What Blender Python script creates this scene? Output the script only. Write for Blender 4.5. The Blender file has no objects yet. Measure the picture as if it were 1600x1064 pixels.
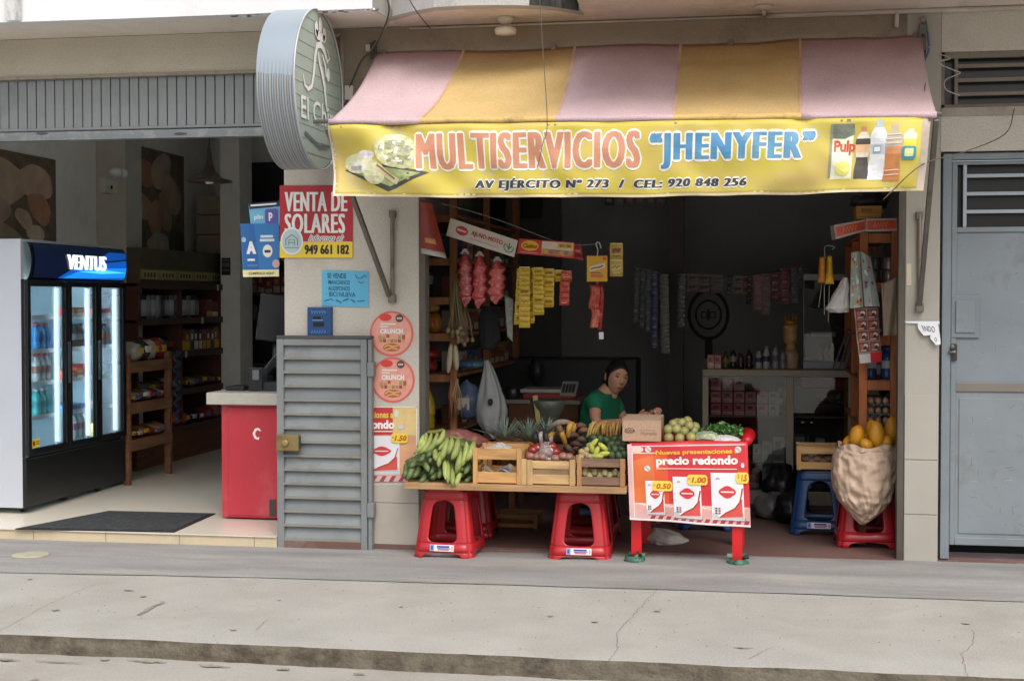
import bpy, bmesh, math, random
from mathutils import Vector, Matrix, noise as mnoise
random.seed(11)
SC = bpy.context.scene
COL = SC.collection
R = math.radians
PI = math.pi
# ------------------------------------------------------------------ camera
FPX, EYE, CY = 2263.0, 1.55, -8.73
cd = bpy.data.cameras.new('camera'); cam = bpy.data.objects.new('camera', cd); COL.objects.link(cam)
cd.sensor_width = 36.0; cd.lens = 36.0 * FPX / 1600.0; cd.clip_end = 500
cam.location = (0, CY, EYE); cam.rotation_euler = (R(90 - 1.57), 0, R(10.15))
SC.camera = cam
# ------------------------------------------------------------------ light
SUN_EL, SUN_AZ = 54, 150      # degrees
w = bpy.data.worlds.new('World'); SC.world = w; w.use_nodes = True
wn = w.node_tree.nodes; wl = w.node_tree.links; wn.clear()
sky = wn.new('ShaderNodeTexSky'); sky.sky_type = 'NISHITA'; sky.sun_disc = False
sky.sun_elevation = R(SUN_EL); sky.sun_rotation = R(SUN_AZ); sky.air_density = 1.0; sky.dust_density = 6.0; sky.ozone_density = 0.6
hs = wn.new('ShaderNodeHueSaturation'); hs.inputs['Saturation'].default_value = 0.42
bg = wn.new('ShaderNodeBackground'); bg.inputs['Strength'].default_value = 0.15
wo = wn.new('ShaderNodeOutputWorld')
wl.new(sky.outputs[0], hs.inputs['Color']); wl.new(hs.outputs[0], bg.inputs['Color']); wl.new(bg.outputs[0], wo.inputs[0])
sl = bpy.data.lights.new('sun', 'SUN'); sl.energy = 0.6; sl.angle = R(45); sl.color = (1, .98, .95)
sun = bpy.data.objects.new('sun', sl); COL.objects.link(sun)
sd = Vector((math.sin(R(SUN_AZ)) * math.cos(R(SUN_EL)), math.cos(R(SUN_AZ)) * math.cos(R(SUN_EL)), math.sin(R(SUN_EL))))
sun.rotation_euler = sd.to_track_quat('Z', 'Y').to_euler(); sun.location = sd * 20
SC.view_settings.view_transform = 'Standard'; SC.view_settings.look = 'None'; SC.view_settings.gamma = 1
SC.view_settings.exposure = 0.47
try:
    SC.cycles.use_denoising = True; SC.cycles.max_bounces = 8; SC.cycles.diffuse_bounces = 6
    SC.cycles.transparent_max_bounces = 12; SC.cycles.sample_clamp_indirect = 6
    SC.cycles.caustics_reflective = False; SC.cycles.caustics_refractive = False
except Exception: pass
# ------------------------------------------------------------------ photo point -> world point
CAMM = Matrix.Translation(cam.location) @ cam.rotation_euler.to_matrix().to_4x4()
CO = Vector(cam.location)
def ray(px, py): return (CAMM.to_3x3() @ Vector(((px - 800) / FPX, -(py - 532) / FPX, -1)))
def P(px, py, Y):
    d = ray(px, py); return CO + d * ((Y - CO.y) / d.y)
def PZ(px, py, Z):
    d = ray(px, py); return CO + d * ((Z - CO.z) / d.z)
def PX(px, py, X):
    d = ray(px, py); return CO + d * ((X - CO.x) / d.x)
def XA(px, Y): return P(px, 470, Y).x
def ZA(px, py, Y): return P(px, py, Y).z
# ------------------------------------------------------------------ materials
def lin(c): return c / 12.92 if c <= .04045 else ((c + .055) / 1.055) ** 2.4
def C(h):
    h = h.lstrip('#'); return tuple(lin(int(h[i:i + 2], 16) / 255) for i in (0, 2, 4))
MC = {}
def M(h, rough=.6, var=.08, scale=6, bump=0, bscale=40, metal=0, dirt=0, dcol='3a322a', dscale=2, stretch=(1, 1, 1), rand=0, emit=0, spec=.5, coat=0, sub=0, trans=0, alpha=1, dlo=.5, dhi=.68):
    key = (h, rough, var, scale, bump, bscale, metal, dirt, dcol, dscale, stretch, rand, emit, spec, coat, sub, trans, alpha, dlo, dhi)
    if key in MC: return MC[key]
    m = bpy.data.materials.new('m_' + h); m.use_nodes = True; n = m.node_tree.nodes; l = m.node_tree.links
    b = n['Principled BSDF']; col = C(h)
    b.inputs['Roughness'].default_value = rough; b.inputs['Metallic'].default_value = metal
    b.inputs['Specular IOR Level'].default_value = spec; b.inputs['Coat Weight'].default_value = coat
    if sub: b.inputs['Subsurface Weight'].default_value = sub; b.inputs['Subsurface Radius'].default_value = (.01, .006, .004); b.inputs['Subsurface Scale'].default_value = 1
    if trans: b.inputs['Transmission Weight'].default_value = trans
    if alpha < 1: b.inputs['Alpha'].default_value = alpha
    tc = n.new('ShaderNodeTexCoord'); mp = n.new('ShaderNodeMapping'); mp.inputs['Scale'].default_value = stretch
    l.new(tc.outputs['Object'], mp.inputs[0])
    no = n.new('ShaderNodeTexNoise'); no.inputs['Scale'].default_value = scale; no.inputs['Detail'].default_value = 5
    l.new(mp.outputs[0], no.inputs['Vector'])
    mx = n.new('ShaderNodeMix'); mx.data_type = 'RGBA'
    mx.inputs[6].default_value = (*[max(0, c * (1 - var * 2.2)) for c in col], 1)
    mx.inputs[7].default_value = (*[min(1, c * (1 + var * 2.2)) for c in col], 1)
    l.new(no.outputs['Fac'], mx.inputs[0]); out = mx.outputs[2]
    if dirt:
        n2 = n.new('ShaderNodeTexNoise'); n2.inputs['Scale'].default_value = dscale; n2.inputs['Detail'].default_value = 9; n2.inputs['Roughness'].default_value = .68
        l.new(mp.outputs[0], n2.inputs['Vector'])
        mr = n.new('ShaderNodeMapRange'); mr.inputs[1].default_value = dlo; mr.inputs[2].default_value = dhi; mr.inputs[4].default_value = dirt
        l.new(n2.outputs['Fac'], mr.inputs[0])
        m2 = n.new('ShaderNodeMix'); m2.data_type = 'RGBA'; m2.inputs[7].default_value = (*C(dcol), 1)
        l.new(mr.outputs[0], m2.inputs[0]); l.new(out, m2.inputs[6]); out = m2.outputs[2]
    if rough >= .84 and dirt:      # fine grit
        n4 = n.new('ShaderNodeTexNoise'); n4.inputs['Scale'].default_value = 95; n4.inputs['Detail'].default_value = 4; l.new(tc.outputs['Object'], n4.inputs['Vector'])
        r4 = n.new('ShaderNodeMapRange'); r4.inputs[1].default_value = .3; r4.inputs[2].default_value = .7; r4.inputs[3].default_value = .88; r4.inputs[4].default_value = 1.1; l.new(n4.outputs['Fac'], r4.inputs[0])
        h4 = n.new('ShaderNodeHueSaturation'); l.new(r4.outputs[0], h4.inputs['Value']); l.new(out, h4.inputs['Color']); out = h4.outputs[0]
    if rand:
        oi = n.new('ShaderNodeObjectInfo'); r2 = n.new('ShaderNodeMapRange'); r2.inputs[3].default_value = 1 - rand; r2.inputs[4].default_value = 1 + rand
        hv = n.new('ShaderNodeHueSaturation'); l.new(oi.outputs['Random'], r2.inputs[0]); l.new(r2.outputs[0], hv.inputs['Value']); l.new(out, hv.inputs['Color']); out = hv.outputs[0]
    l.new(out, b.inputs['Base Color'])
    if emit: l.new(out, b.inputs['Emission Color']); b.inputs['Emission Strength'].default_value = emit
    if bump:
        n3 = n.new('ShaderNodeTexNoise'); n3.inputs['Scale'].default_value = bscale; n3.inputs['Detail'].default_value = 6
        l.new(mp.outputs[0], n3.inputs['Vector']); bp = n.new('ShaderNodeBump'); bp.inputs['Strength'].default_value = bump; bp.inputs['Distance'].default_value = .01
        l.new(n3.outputs['Fac'], bp.inputs['Height']); l.new(bp.outputs[0], b.inputs['Normal'])
    MC[key] = m; return m
def clear_mat(name, tint=(1, 1, 1), gloss=.06, rough=.02, grime=0, body=0):
    if name in MC: return MC[name]
    m = bpy.data.materials.new(name); m.use_nodes = True; n = m.node_tree.nodes; l = m.node_tree.links; n.clear()
    t = n.new('ShaderNodeBsdfTransparent'); t.inputs[0].default_value = (*tint, 1)
    g = n.new('ShaderNodeBsdfGlossy'); g.inputs['Roughness'].default_value = rough
    f = n.new('ShaderNodeLayerWeight'); f.inputs[0].default_value = .35
    mr = n.new('ShaderNodeMapRange'); mr.inputs[3].default_value = gloss; mr.inputs[4].default_value = .7
    l.new(f.outputs['Fresnel'], mr.inputs[0])
    mx = n.new('ShaderNodeMixShader'); l.new(mr.outputs[0], mx.inputs[0]); l.new(t.outputs[0], mx.inputs[1]); l.new(g.outputs[0], mx.inputs[2])
    last = mx.outputs[0]
    if body:
        d = n.new('ShaderNodeBsdfDiffuse'); d.inputs[0].default_value = (.75, .76, .74, 1)
        m2 = n.new('ShaderNodeMixShader'); m2.inputs[0].default_value = body; l.new(last, m2.inputs[1]); l.new(d.outputs[0], m2.inputs[2]); last = m2.outputs[0]
    o = n.new('ShaderNodeOutputMaterial'); l.new(last, o.inputs[0]); MC[name] = m; return m
def wood(h, grain=(1, 1, 1), dirt=.5, dcol='4a3a2c', **k): return M(h, rough=.75, var=.28, scale=9, stretch=grain, bump=.25, bscale=30, dirt=dirt, dcol=dcol, dscale=3, **k)
# ------------------------------------------------------------------ mesh builder
def wm(o):
    m = o.matrix_basis.copy()
    while o.parent: o = o.parent; m = o.matrix_basis @ m
    return m
class MB:
    def __init__(s): s.v = []; s.f = []; s.m = []; s.sm = []; s.mats = []; s.X = Matrix.Identity(4)
    def mi(s, mat):
        if mat not in s.mats: s.mats.append(mat)
        return s.mats.index(mat)
    def add(s, vs, fs, mat, smooth=False):
        b = len(s.v); s.v += [s.X @ Vector(v) for v in vs]; k = s.mi(mat)
        for f in fs: s.f.append([b + i for i in f]); s.m.append(k); s.sm.append(smooth)
        return s
    def box(s, x0, x1, y0, y1, z0, z1, mat):
        v = [(x, y, z) for z in (z0, z1) for y in (y0, y1) for x in (x0, x1)]
        return s.add(v, [(0, 2, 3, 1), (4, 5, 7, 6), (0, 1, 5, 4), (2, 6, 7, 3), (0, 4, 6, 2), (1, 3, 7, 5)], mat)
    def rbox(s, c, size, rot, mat):
        old = s.X; s.X = old @ Matrix.Translation(c) @ rot.to_4x4(); a, b, d = [q / 2 for q in size]; s.box(-a, a, -b, b, -d, d, mat); s.X = old; return s
    def bar(s, p, q, wx, wz, mat, up=(0, 0, 1)):
        p = Vector(p); q = Vector(q); d = (q - p); L = d.length; d.normalize(); up = Vector(up)
        if abs(d.dot(up)) > .98: up = Vector((0, 1, 0))
        x = d.cross(up).normalized(); u = x.cross(d).normalized()
        m = Matrix((x, d, u)).transposed(); return s.rbox((p + q) / 2, (wx, L, wz), m, mat)
    def tube(s, pts, rad, mat, n=8, cap=True, smooth=True, flat=1):
        pts = [Vector(p) for p in pts]
        if not isinstance(rad, (list, tuple)): rad = [rad] * len(pts)
        vs = []; fs = []; prev = None
        for i, p in enumerate(pts):
            d = (pts[min(i + 1, len(pts) - 1)] - pts[max(i - 1, 0)])
            if d.length < 1e-9: d = Vector((0, 0, 1))
            d.normalize()
            if prev is None:
                a = Vector((0, 0, 1)) if abs(d.z) < .9 else Vector((0, 1, 0)); prev = d.cross(a).normalized()
            x = (prev - d * prev.dot(d)); x = x.normalized() if x.length > 1e-6 else d.orthogonal().normalized(); prev = x; y = d.cross(x)
            for k in range(n):
                a = 2 * PI * k / n; vs.append(p + x * math.cos(a) * rad[i] + y * math.sin(a) * rad[i] * flat)
        for i in range(len(pts) - 1):
            for k in range(n):
                k2 = (k + 1) % n; fs.append((i * n + k, i * n + k2, (i + 1) * n + k2, (i + 1) * n + k))
        if cap: fs.append(tuple(range(n))[::-1]); fs.append(tuple((len(pts) - 1) * n + k for k in range(n)))
        return s.add(vs, fs, mat, smooth)
    def lathe(s, prof, c, mat, n=16, smooth=True, sq=(1, 1)):
        vs = []; fs = []; c = Vector(c)
        for r, z in prof:
            for k in range(n):
                a = 2 * PI * k / n; vs.append(c + Vector((r * math.cos(a) * sq[0], r * math.sin(a) * sq[1], z)))
        for i in range(len(prof) - 1):
            for k in range(n):
                k2 = (k + 1) % n; fs.append((i * n + k, i * n + k2, (i + 1) * n + k2, (i + 1) * n + k))
        fs.append(tuple(range(n))[::-1]); fs.append(tuple((len(prof) - 1) * n + k for k in range(n)))
        return s.add(vs, fs, mat, smooth)
    def grid(s, fn, nu, nv, mat, smooth=True):
        vs = [fn(i / nu, j / nv) for j in range(nv + 1) for i in range(nu + 1)]
        fs = [(j * (nu + 1) + i, j * (nu + 1) + i + 1, (j + 1) * (nu + 1) + i + 1, (j + 1) * (nu + 1) + i) for j in range(nv) for i in range(nu)]
        return s.add(vs, fs, mat, smooth)
    def blob(s, c, r, mat, seg=14, rings=10, amp=.0, freq=3, fn=None, rot=None):
        vs = []; fs = []; c = Vector(c); r = Vector(r) if not isinstance(r, (int, float)) else Vector((r, r, r)); off = Vector((random.random() * 50, 3, 7))
        for j in range(rings + 1):
            th = PI * j / rings
            for i in range(seg):
                ph = 2 * PI * i / seg; d = Vector((math.sin(th) * math.cos(ph), math.sin(th) * math.sin(ph), math.cos(th)))
                k = 1 + (amp * mnoise.noise(d * freq + off) if amp else 0)
                q = Vector((d.x * r.x, d.y * r.y, d.z * r.z)) * k
                if fn: q = fn(d, q)
                if rot: q = rot @ q
                vs.append(c + q)
        for j in range(rings):
            for i in range(seg):
                i2 = (i + 1) % seg; fs.append((j * seg + i, (j + 1) * seg + i, (j + 1) * seg + i2, j * seg + i2))
        return s.add(vs, fs, mat, True)
    def prism(s, pts, d, mat):   # pts: world polygon, d: extrusion vector
        n = len(pts); pts = [Vector(p) for p in pts]; d = Vector(d); vs = pts + [p + d for p in pts]
        fs = [tuple(range(n))[::-1], tuple(range(n, 2 * n))] + [(i, (i + 1) % n, n + (i + 1) % n, n + i) for i in range(n)]
        return s.add(vs, fs, mat)
    def build(s, name, parent=None, bev=0, seg=2, origin=None, sub=0, solid=0, weld=False):
        if parent is not None: T = wm(parent).inverted(); loc = Vector((0, 0, 0))
        else:
            if origin is None:
                xs = [v.x for v in s.v]; ys = [v.y for v in s.v]; zs = [v.z for v in s.v]
                origin = Vector(((min(xs) + max(xs)) / 2, (min(ys) + max(ys)) / 2, min(zs)))
            loc = Vector(origin); T = Matrix.Translation(-loc)
        me = bpy.data.meshes.new(name); me.from_pydata([tuple(T @ v) for v in s.v], [], s.f)
        for m in s.mats: me.materials.append(m)
        me.polygons.foreach_set('material_index', s.m); me.polygons.foreach_set('use_smooth', s.sm)
        if weld or solid:
            b = bmesh.new(); b.from_mesh(me); bmesh.ops.remove_doubles(b, verts=b.verts, dist=1e-5); bmesh.ops.recalc_face_normals(b, faces=b.faces); b.to_mesh(me); b.free()
        me.update(); o = bpy.data.objects.new(name, me); COL.objects.link(o); o.location = loc
        if parent is not None: o.parent = parent
        if sub: q = o.modifiers.new('sub', 'SUBSURF'); q.levels = sub; q.render_levels = sub
        if solid: q = o.modifiers.new('solid', 'SOLIDIFY'); q.thickness = abs(solid); q.offset = -1 if solid > 0 else 1
        if bev: q = o.modifiers.new('bev', 'BEVEL'); q.width = bev; q.segments = seg; q.limit_method = 'ANGLE'; q.angle_limit = R(40)
        return o
def tag(o, label=None, cat=None, group=None, kind=None):
    if label: o['label'] = label
    if cat: o['category'] = cat
    if group: o['group'] = group
    if kind: o['kind'] = kind
    return o
def thing(name, label, cat, loc, rz=0, group=None):
    o = bpy.data.objects.new(name, None); COL.objects.link(o); o.location = loc; o.rotation_euler = (0, 0, rz); o.empty_display_size = .1
    return tag(o, label, cat, group)
def struct(mb, name, **k): return tag(mb.build(name, **k), kind='structure')
def dup(root, loc=None, rz=None, label=None, group=None, scale=None):
    r = root.copy(); COL.objects.link(r)
    if loc is not None: r.location = loc
    if rz is not None: r.rotation_euler = (0, 0, rz) if not isinstance(rz, tuple) else rz
    if scale is not None: r.scale = (scale,) * 3 if isinstance(scale, (int, float)) else scale
    if label: r['label'] = label
    if group: r['group'] = group
    for ch in list(root.children):
        c = ch.copy(); COL.objects.link(c); c.parent = r
        for g in ch.children: d = g.copy(); COL.objects.link(d); d.parent = c
    return r
ORD = 'first second third fourth fifth sixth seventh eighth ninth tenth eleventh twelfth thirteenth fourteenth fifteenth sixteenth seventeenth eighteenth nineteenth twentieth'.split()
def lr(i, n): return 'leftmost' if i == 0 else ('rightmost' if i == n - 1 else ORD[i] + ' from the left')
# ------------------------------------------------------------------ flat printed things (signs, sachets, posters), laid out in u,v
TXT = {}
def txt(s, bold=0.0, space=1.0, shear=0):
    k = (s, bold, space, shear)
    if k in TXT: return TXT[k]
    c = bpy.data.curves.new('t', 'FONT'); c.body = s; c.size = 1; c.offset = bold; c.resolution_u = 3; c.space_character = space; c.shear = shear
    o = bpy.data.objects.new('t', c); COL.objects.link(o); dg = bpy.context.evaluated_depsgraph_get(); dg.update()
    me = bpy.data.meshes.new_from_object(o.evaluated_get(dg)); V = [v.co.copy() for v in me.vertices]; F = [tuple(p.vertices) for p in me.polygons]
    bpy.data.objects.remove(o); bpy.data.curves.remove(c); bpy.data.meshes.remove(me)
    x0 = min(v.x for v in V); x1 = max(v.x for v in V); y0 = min(v.y for v in V); y1 = max(v.y for v in V)
    TXT[k] = ([((v.x - x0) / (x1 - x0), 1 - (v.y - y0) / (y1 - y0)) for v in V], F, (x1 - x0) / (y1 - y0)); return TXT[k]
class Sheet:
    """quad = [top left, top right, bottom right, bottom left]; the front faces the viewer side given by its winding"""
    def __init__(s, quad, base=None, th=.002, nu=1, nv=1, fn=None, step=.0012, back=None, nodo=False):
        s.q = [Vector(p) for p in quad]; s.N = (s.q[3] - s.q[0]).cross(s.q[1] - s.q[0]).normalized()
        if s.N.y > .2: s.N = -s.N
        s.bm = bmesh.new(); s.mats = []; s.nu = nu; s.nv = nv; s.fn = fn; s.step = step
        if base is not None:
            k = s.mi(base); k2 = s.mi(back) if back else k; w = -th / step
            v = [s.bm.verts.new((a, b, c)) for c in (w, 0) for (a, b) in ((0, 0), (1, 0), (1, 1), (0, 1))]
            for idx, kk in (((4, 5, 6, 7), k), ((3, 2, 1, 0), k2), ((0, 1, 5, 4), k), ((1, 2, 6, 5), k), ((2, 3, 7, 6), k), ((3, 0, 4, 7), k)):
                s.bm.faces.new([v[i] for i in idx]).material_index = kk
    def mi(s, m):
        if m not in s.mats: s.mats.append(m)
        return s.mats.index(m)
    def poly(s, pts, mat, L=1):
        v = [s.bm.verts.new((a, b, L)) for a, b in pts]; f = s.bm.faces.new(v); f.material_index = s.mi(mat); return s
    def rect(s, u0, v0, u1, v1, mat, L=1): return s.poly([(u0, v0), (u1, v0), (u1, v1), (u0, v1)], mat, L)
    def ell(s, cu, cv, ru, rv, mat, L=1, n=24, a0=0, a1=2 * PI): return s.poly([(cu + ru * math.cos(a0 + (a1 - a0) * i / n), cv + rv * math.sin(a0 + (a1 - a0) * i / n)) for i in range(n if a1 - a0 > 6.2 else n + 1)], mat, L)
    def rrect(s, u0, v0, u1, v1, ru, rv, mat, L=1):
        p = []
        for cu, cv, a in ((u1 - ru, v1 - rv, 0), (u0 + ru, v1 - rv, 90), (u0 + ru, v0 + rv, 180), (u1 - ru, v0 + rv, 270)):
            for i in range(5): t = R(a + i * 22.5); p.append((cu + ru * math.cos(t), cv + rv * math.sin(t)))
        return s.poly(p, mat, L)
    def line(s, pts, wd, mat, L=2, asp=1.0):   # asp = sheet width / height
        if not isinstance(wd, (list, tuple)): wd = [wd] * len(pts)
        l = []; r = []
        for i, p in enumerate(pts):
            a = pts[max(i - 1, 0)]; b = pts[min(i + 1, len(pts) - 1)]; dx = (b[0] - a[0]) * asp; dy = b[1] - a[1]; q = math.hypot(dx, dy) or 1
            nx, ny = -dy / q / asp, dx / q; h = wd[i] / 2; l.append((p[0] + nx * h, p[1] + ny * h)); r.append((p[0] - nx * h, p[1] - ny * h))
        for i in range(len(pts) - 1): s.poly([l[i], l[i + 1], r[i + 1], r[i]], mat, L)
        return s
    def text(s, t, u0, v0, u1, v1, mat, bold=0, L=2, space=1, tilt=0, shear=0, grow=0, fat=None):
        if fat:
            fu, fv = fat; offs = [(0, 0), (-fu, 0), (fu, 0), (-fu * .5, 0), (fu * .5, 0)] + ([(fu * math.cos(a), fv * math.sin(a)) for a in [k * PI / 6 for k in range(1, 12) if k != 6]] if fv else [])
            for i, (a, b) in enumerate(offs): s.text(t, u0 + a, v0 + b, u1 + a, v1 + b, mat, bold, L + .07 * i, space, tilt, shear, grow)
            return s
        V, F, _ = txt(t, bold, space, shear); k = s.mi(mat)
        u0 -= grow; u1 += grow; v0 -= grow; v1 += grow
        vs = [s.bm.verts.new((u0 + a * (u1 - u0), v0 + b * (v1 - v0) + tilt * (a - .5), L)) for a, b in V]
        for f in F:
            try: s.bm.faces.new([vs[i] for i in f]).material_index = k
            except ValueError: pass
        return s
    def build(s, name, parent=None, smooth=False):
        bm = s.bm
        for n, ax in ((s.nu, 0), (s.nv, 1)):
            for i in range(1, n):
                co = [0, 0, 0]; no = [0, 0, 0]; co[ax] = i / n; no[ax] = 1
                bmesh.ops.bisect_plane(bm, geom=bm.verts[:] + bm.edges[:] + bm.faces[:], plane_co=co, plane_no=no, dist=1e-6)
        q = s.q; mb = MB()
        for v in bm.verts:
            a, b, c = v.co; p = (q[0] * (1 - a) + q[1] * a) * (1 - b) + (q[3] * (1 - a) + q[2] * a) * b
            d = s.fn(a, b) if s.fn else 0
            if isinstance(d, Vector): p = p + d + s.N * (c * s.step)
            else: p = p + s.N * (c * s.step + d)
            mb.v.append(p)
        bm.verts.index_update()
        mb.mats = s.mats; mb.f = [[v.index for v in f.verts] for f in bm.faces]; mb.m = [f.material_index for f in bm.faces]; mb.sm = [smooth] * len(mb.f)
        bm.free(); return mb.build(name, parent)
def pq(x0, y0, x1, y1, Y, dy=0, Y2=None):   # quad from photo rectangle on plane Y (dy: right side lower by dy)
    Y2 = Y if Y2 is None else Y2
    return [P(x0, y0, Y), P(x1, y0 + dy, Y2), P(x1, y1 + dy, Y2), P(x0, y1, Y)]
# ================================================================== SETTING
def conc(h, **k): return M(h, rough=.9, spec=.2, **k)
m_walk = conc('a09e98', var=.1, scale=2.2, dirt=.45, dcol='8f8a80', dscale=1.3, bump=.35, bscale=45)
m_band = conc('8c8b89', var=.22, scale=2.6, dirt=.75, dcol='a5a39c', dscale=2.0, bump=.3, bscale=40, stretch=(.35, 1.8, 1))
m_kerb = conc('696256', var=.3, scale=9, dirt=.7, dcol='38332b', dscale=7, bump=.9, bscale=40)
m_road = conc('9e9b94', var=.08, scale=1.2, dirt=.5, dcol='8b8378', dscale=1.4, bump=.5, bscale=35)
m_crack = conc('55504a', var=.2)
KY = -2.52
def nz(x, y, f=1.0, s=0.0): return mnoise.noise(Vector((x * f, y * f, s)))
def lift(x, y):   # the pavement rises a little towards the doorways on one side
    return .026 * max(0, min(1, (x + 2.1) / 1.6)) * max(0, min(1, (y + 1.1) / .9))
mb = MB()
def fw(u, v):
    x = -9 + 18 * u; y = KY + (0.35 - KY) * v
    if v == 0: y += .018 * nz(x, 0, 3) + .007 * nz(x, 0, 14)
    return (x, y, lift(x, y) + (.0015 * nz(x, y, 2) if 0 < v < .85 else 0) - (.007 if v == 0 else 0))
mb.grid(fw, 300, 40, m_walk)
def fk(u, v):
    x = -9 + 18 * u; t = fw(u, 0)
    return (x, t[1] - .012 * v + .012 * nz(x, v, 9) * (0 if v == 0 else 1), t[2] - .1 * v)
mb.grid(fk, 300, 6, m_kerb)
def crack(mb, pts, z, wd=.006, mat=None):
    W = [PZ(a, b, 0) for a, b in pts]; out = []
    for a, b in zip(W, W[1:]):
        n = max(2, int((b - a).length / .04))
        for i in range(n): t = i / n; p = a.lerp(b, t); out.append(p + Vector((nz(p.x, p.y, 17) * .016, nz(p.x, p.y, 17, 5) * .016, 0)))
    out.append(W[-1])
    for i in range(len(out) - 1):
        d = (out[i + 1] - out[i]).normalized(); n = Vector((-d.y, d.x, 0)) * wd * (.5 + .5 * abs(nz(i * .37, z, 3)))
        a, b = out[i], out[i + 1]; mb.add([(a.x - n.x, a.y - n.y, z), (b.x - n.x, b.y - n.y, z), (b.x + n.x, b.y + n.y, z), (a.x + n.x, a.y + n.y, z)], [(0, 1, 2, 3)], mat or m_crack)
for pts in ([(1030, 918), (965, 987), (965, 1012), (945, 1040)], [(1520, 985), (1522, 1005), (1502, 1022), (1512, 1058)], [(150, 912), (85, 940), (0, 985)], [(1210, 1010), (1170, 1030)], [(420, 968), (400, 985)]):
    crack(mb, pts, .0035, .0014)
crack(mb, [(257, 940), (235, 950), (217, 961)], .0036, .02, conc('8a837a', var=.3, scale=30))
struct(mb, 'sidewalk', origin=(0, -1.2, 0))
mb = MB()   # darker trowelled cement strip along the shop fronts
a = [PZ(-400, 886, 0), PZ(0, 895, 0), PZ(400, 903, 0), PZ(800, 915, 0), PZ(1200, 928, 0), PZ(1600, 942, 0), PZ(2100, 958, 0)]
def fb(u, v):
    x = -7.5 + 12 * u; k = 0
    for i in range(len(a) - 1):
        if a[i].x <= x: k = i
    t = (x - a[k].x) / (a[k + 1].x - a[k].x); y0 = a[k].y + t * (a[k + 1].y - a[k].y) + .012 * nz(x, 0, 2.5)
    y = y0 + (0.34 - y0) * v; return (x, y, lift(x, y) + .0045)
mb.grid(fb, 200, 24, m_band); struct(mb, 'path', origin=(0, -.5, 0))
mb = MB()
def fr(u, v):
    x = -30 + 60 * u; y = -60 + (KY + .02 + 60) * (1 - (1 - v) ** 3); return (x, y, -.09 + .004 * nz(x, y, 1.3))
mb.grid(fr, 120, 90, m_road)
for pts in ([(310, 1035), (290, 1045), (255, 1064)], [(60, 1030), (10, 1045)]):
    crack(mb, [(x, y) for x, y in pts], -.082, .02, conc('837a70', var=.2))
struct(mb, 'road', origin=(0, -20, -.09))
m_tile = M('dcd5c6', rough=.28, var=.05, scale=3, dirt=.15, dcol='8d8270', dscale=3, spec=.5)
m_ltile = M('c9b99c', rough=.45, var=.08, scale=4, dirt=.3, dcol='8a7c66', dscale=4)
mb = MB(); mb.box(-7.5, -3.05, -.075, 0, 0.004, .066, m_ltile); mb.box(-7.5, -2.96, 0, 6.3, -.02, .066, m_ltile)
mb.box(-7.5, -3.05, -.085, 6.3, .066, .072, m_tile)
for i in range(0, 9): mb.box(-7.2 + .5 * i, -7.196 + .5 * i, -.0762, -.07, .005, .066, conc('7d7058'))
struct(mb, 'shop_floor')
m_red = M('70544e', rough=.7, var=.2, scale=2, dirt=.7, dcol='6b655e', dscale=2.2, bump=.2)
mb = MB(); mb.box(-2.62, .76, -.02, 4.2, -.03, .034, m_red); struct(mb, 'store_floor')
# ------------------------------------------------------------------ colours of the fronts
m_plas = M('c9c3b8', rough=.85, var=.05, scale=2.5, dirt=.22, dcol='7d7264', dscale=2.2, bump=.12, bscale=30)
m_beam = M('cbc3b3', rough=.85, var=.05, scale=2, dirt=.25, dcol='6e6555', dscale=1.5, bump=.1)
m_white = M('e4e4e6', rough=.8, var=.03, scale=2, dirt=.3, dcol='8e8e8a', dscale=1.3, bump=.15, dlo=.58, dhi=.75)
m_soff = M('ece5dc', rough=.9, var=.04, scale=1.5, dirt=.2, dcol='8a7c6a', dscale=1.6)
m_soff2 = M('e2d8cf', rough=.9, var=.08, scale=1.5, dirt=.6, dcol='94807a', dscale=1.2)
m_fasc = M('b5b4b2', rough=.85, var=.08, scale=3, dirt=.8, dcol='33322e', dscale=1.6, dlo=.5, dhi=.72, stretch=(1, 1, .4))
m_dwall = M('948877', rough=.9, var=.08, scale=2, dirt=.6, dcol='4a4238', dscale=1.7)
m_iw = M('f2f1ec', rough=.8, var=.04, dirt=.15); m_ceil = M('efeeea', rough=.9)
m_dark = M('989a9e', rough=.7, var=.08, scale=1.5, dirt=.3, dcol='66686c', dscale=1.2)
SOF = 3.24
# ---------------- grocery on the left
gb = thing('grocery_building', 'pale building with white parapet and open grey shutter over the grocery entrance', 'building', (-5, 0, 0))
mb = MB(); zb = ZA(200, 118, 0)
mb.box(-7.5, -3.0, 0, .2, zb, SOF, m_beam); mb.box(-7.5, -7.0, .0, .2, 0, zb, m_plas); mb.build('facade_beam', gb)
mb = MB(); pts = [PZ(-400, 50, SOF), PZ(0, 36, SOF), PZ(200, 29.5, SOF), PZ(400, 22, SOF), PZ(500, 17, SOF), PZ(582, 14, SOF), PZ(603, 27, SOF)]
yw = .2
mb.prism([(p.x, p.y, SOF + .003) for p in pts] + [(pts[-1].x, yw, SOF + .003), (pts[0].x, yw, SOF + .003)], (0, 0, .2), m_soff); mb.build('balcony_slab', gb)
mb = MB()
for i in range(len(pts) - 2):
    p, q = pts[i], pts[i + 1]; mb.prism([(p.x, p.y - .004, SOF + .0), (q.x, q.y - .004, SOF + .0), (q.x, q.y + .12, SOF), (p.x, p.y + .12, SOF)], (0, 0, 1.1), m_white)
p, q = pts[-2], pts[-1]; mb.prism([(p.x, p.y - .004, SOF), (q.x, q.y - .004, SOF), (q.x, q.y + .12, SOF), (p.x, p.y + .12, SOF)], (0, 0, 1.1), M('a5a49f', dirt=.5, dcol='555550'))
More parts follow.
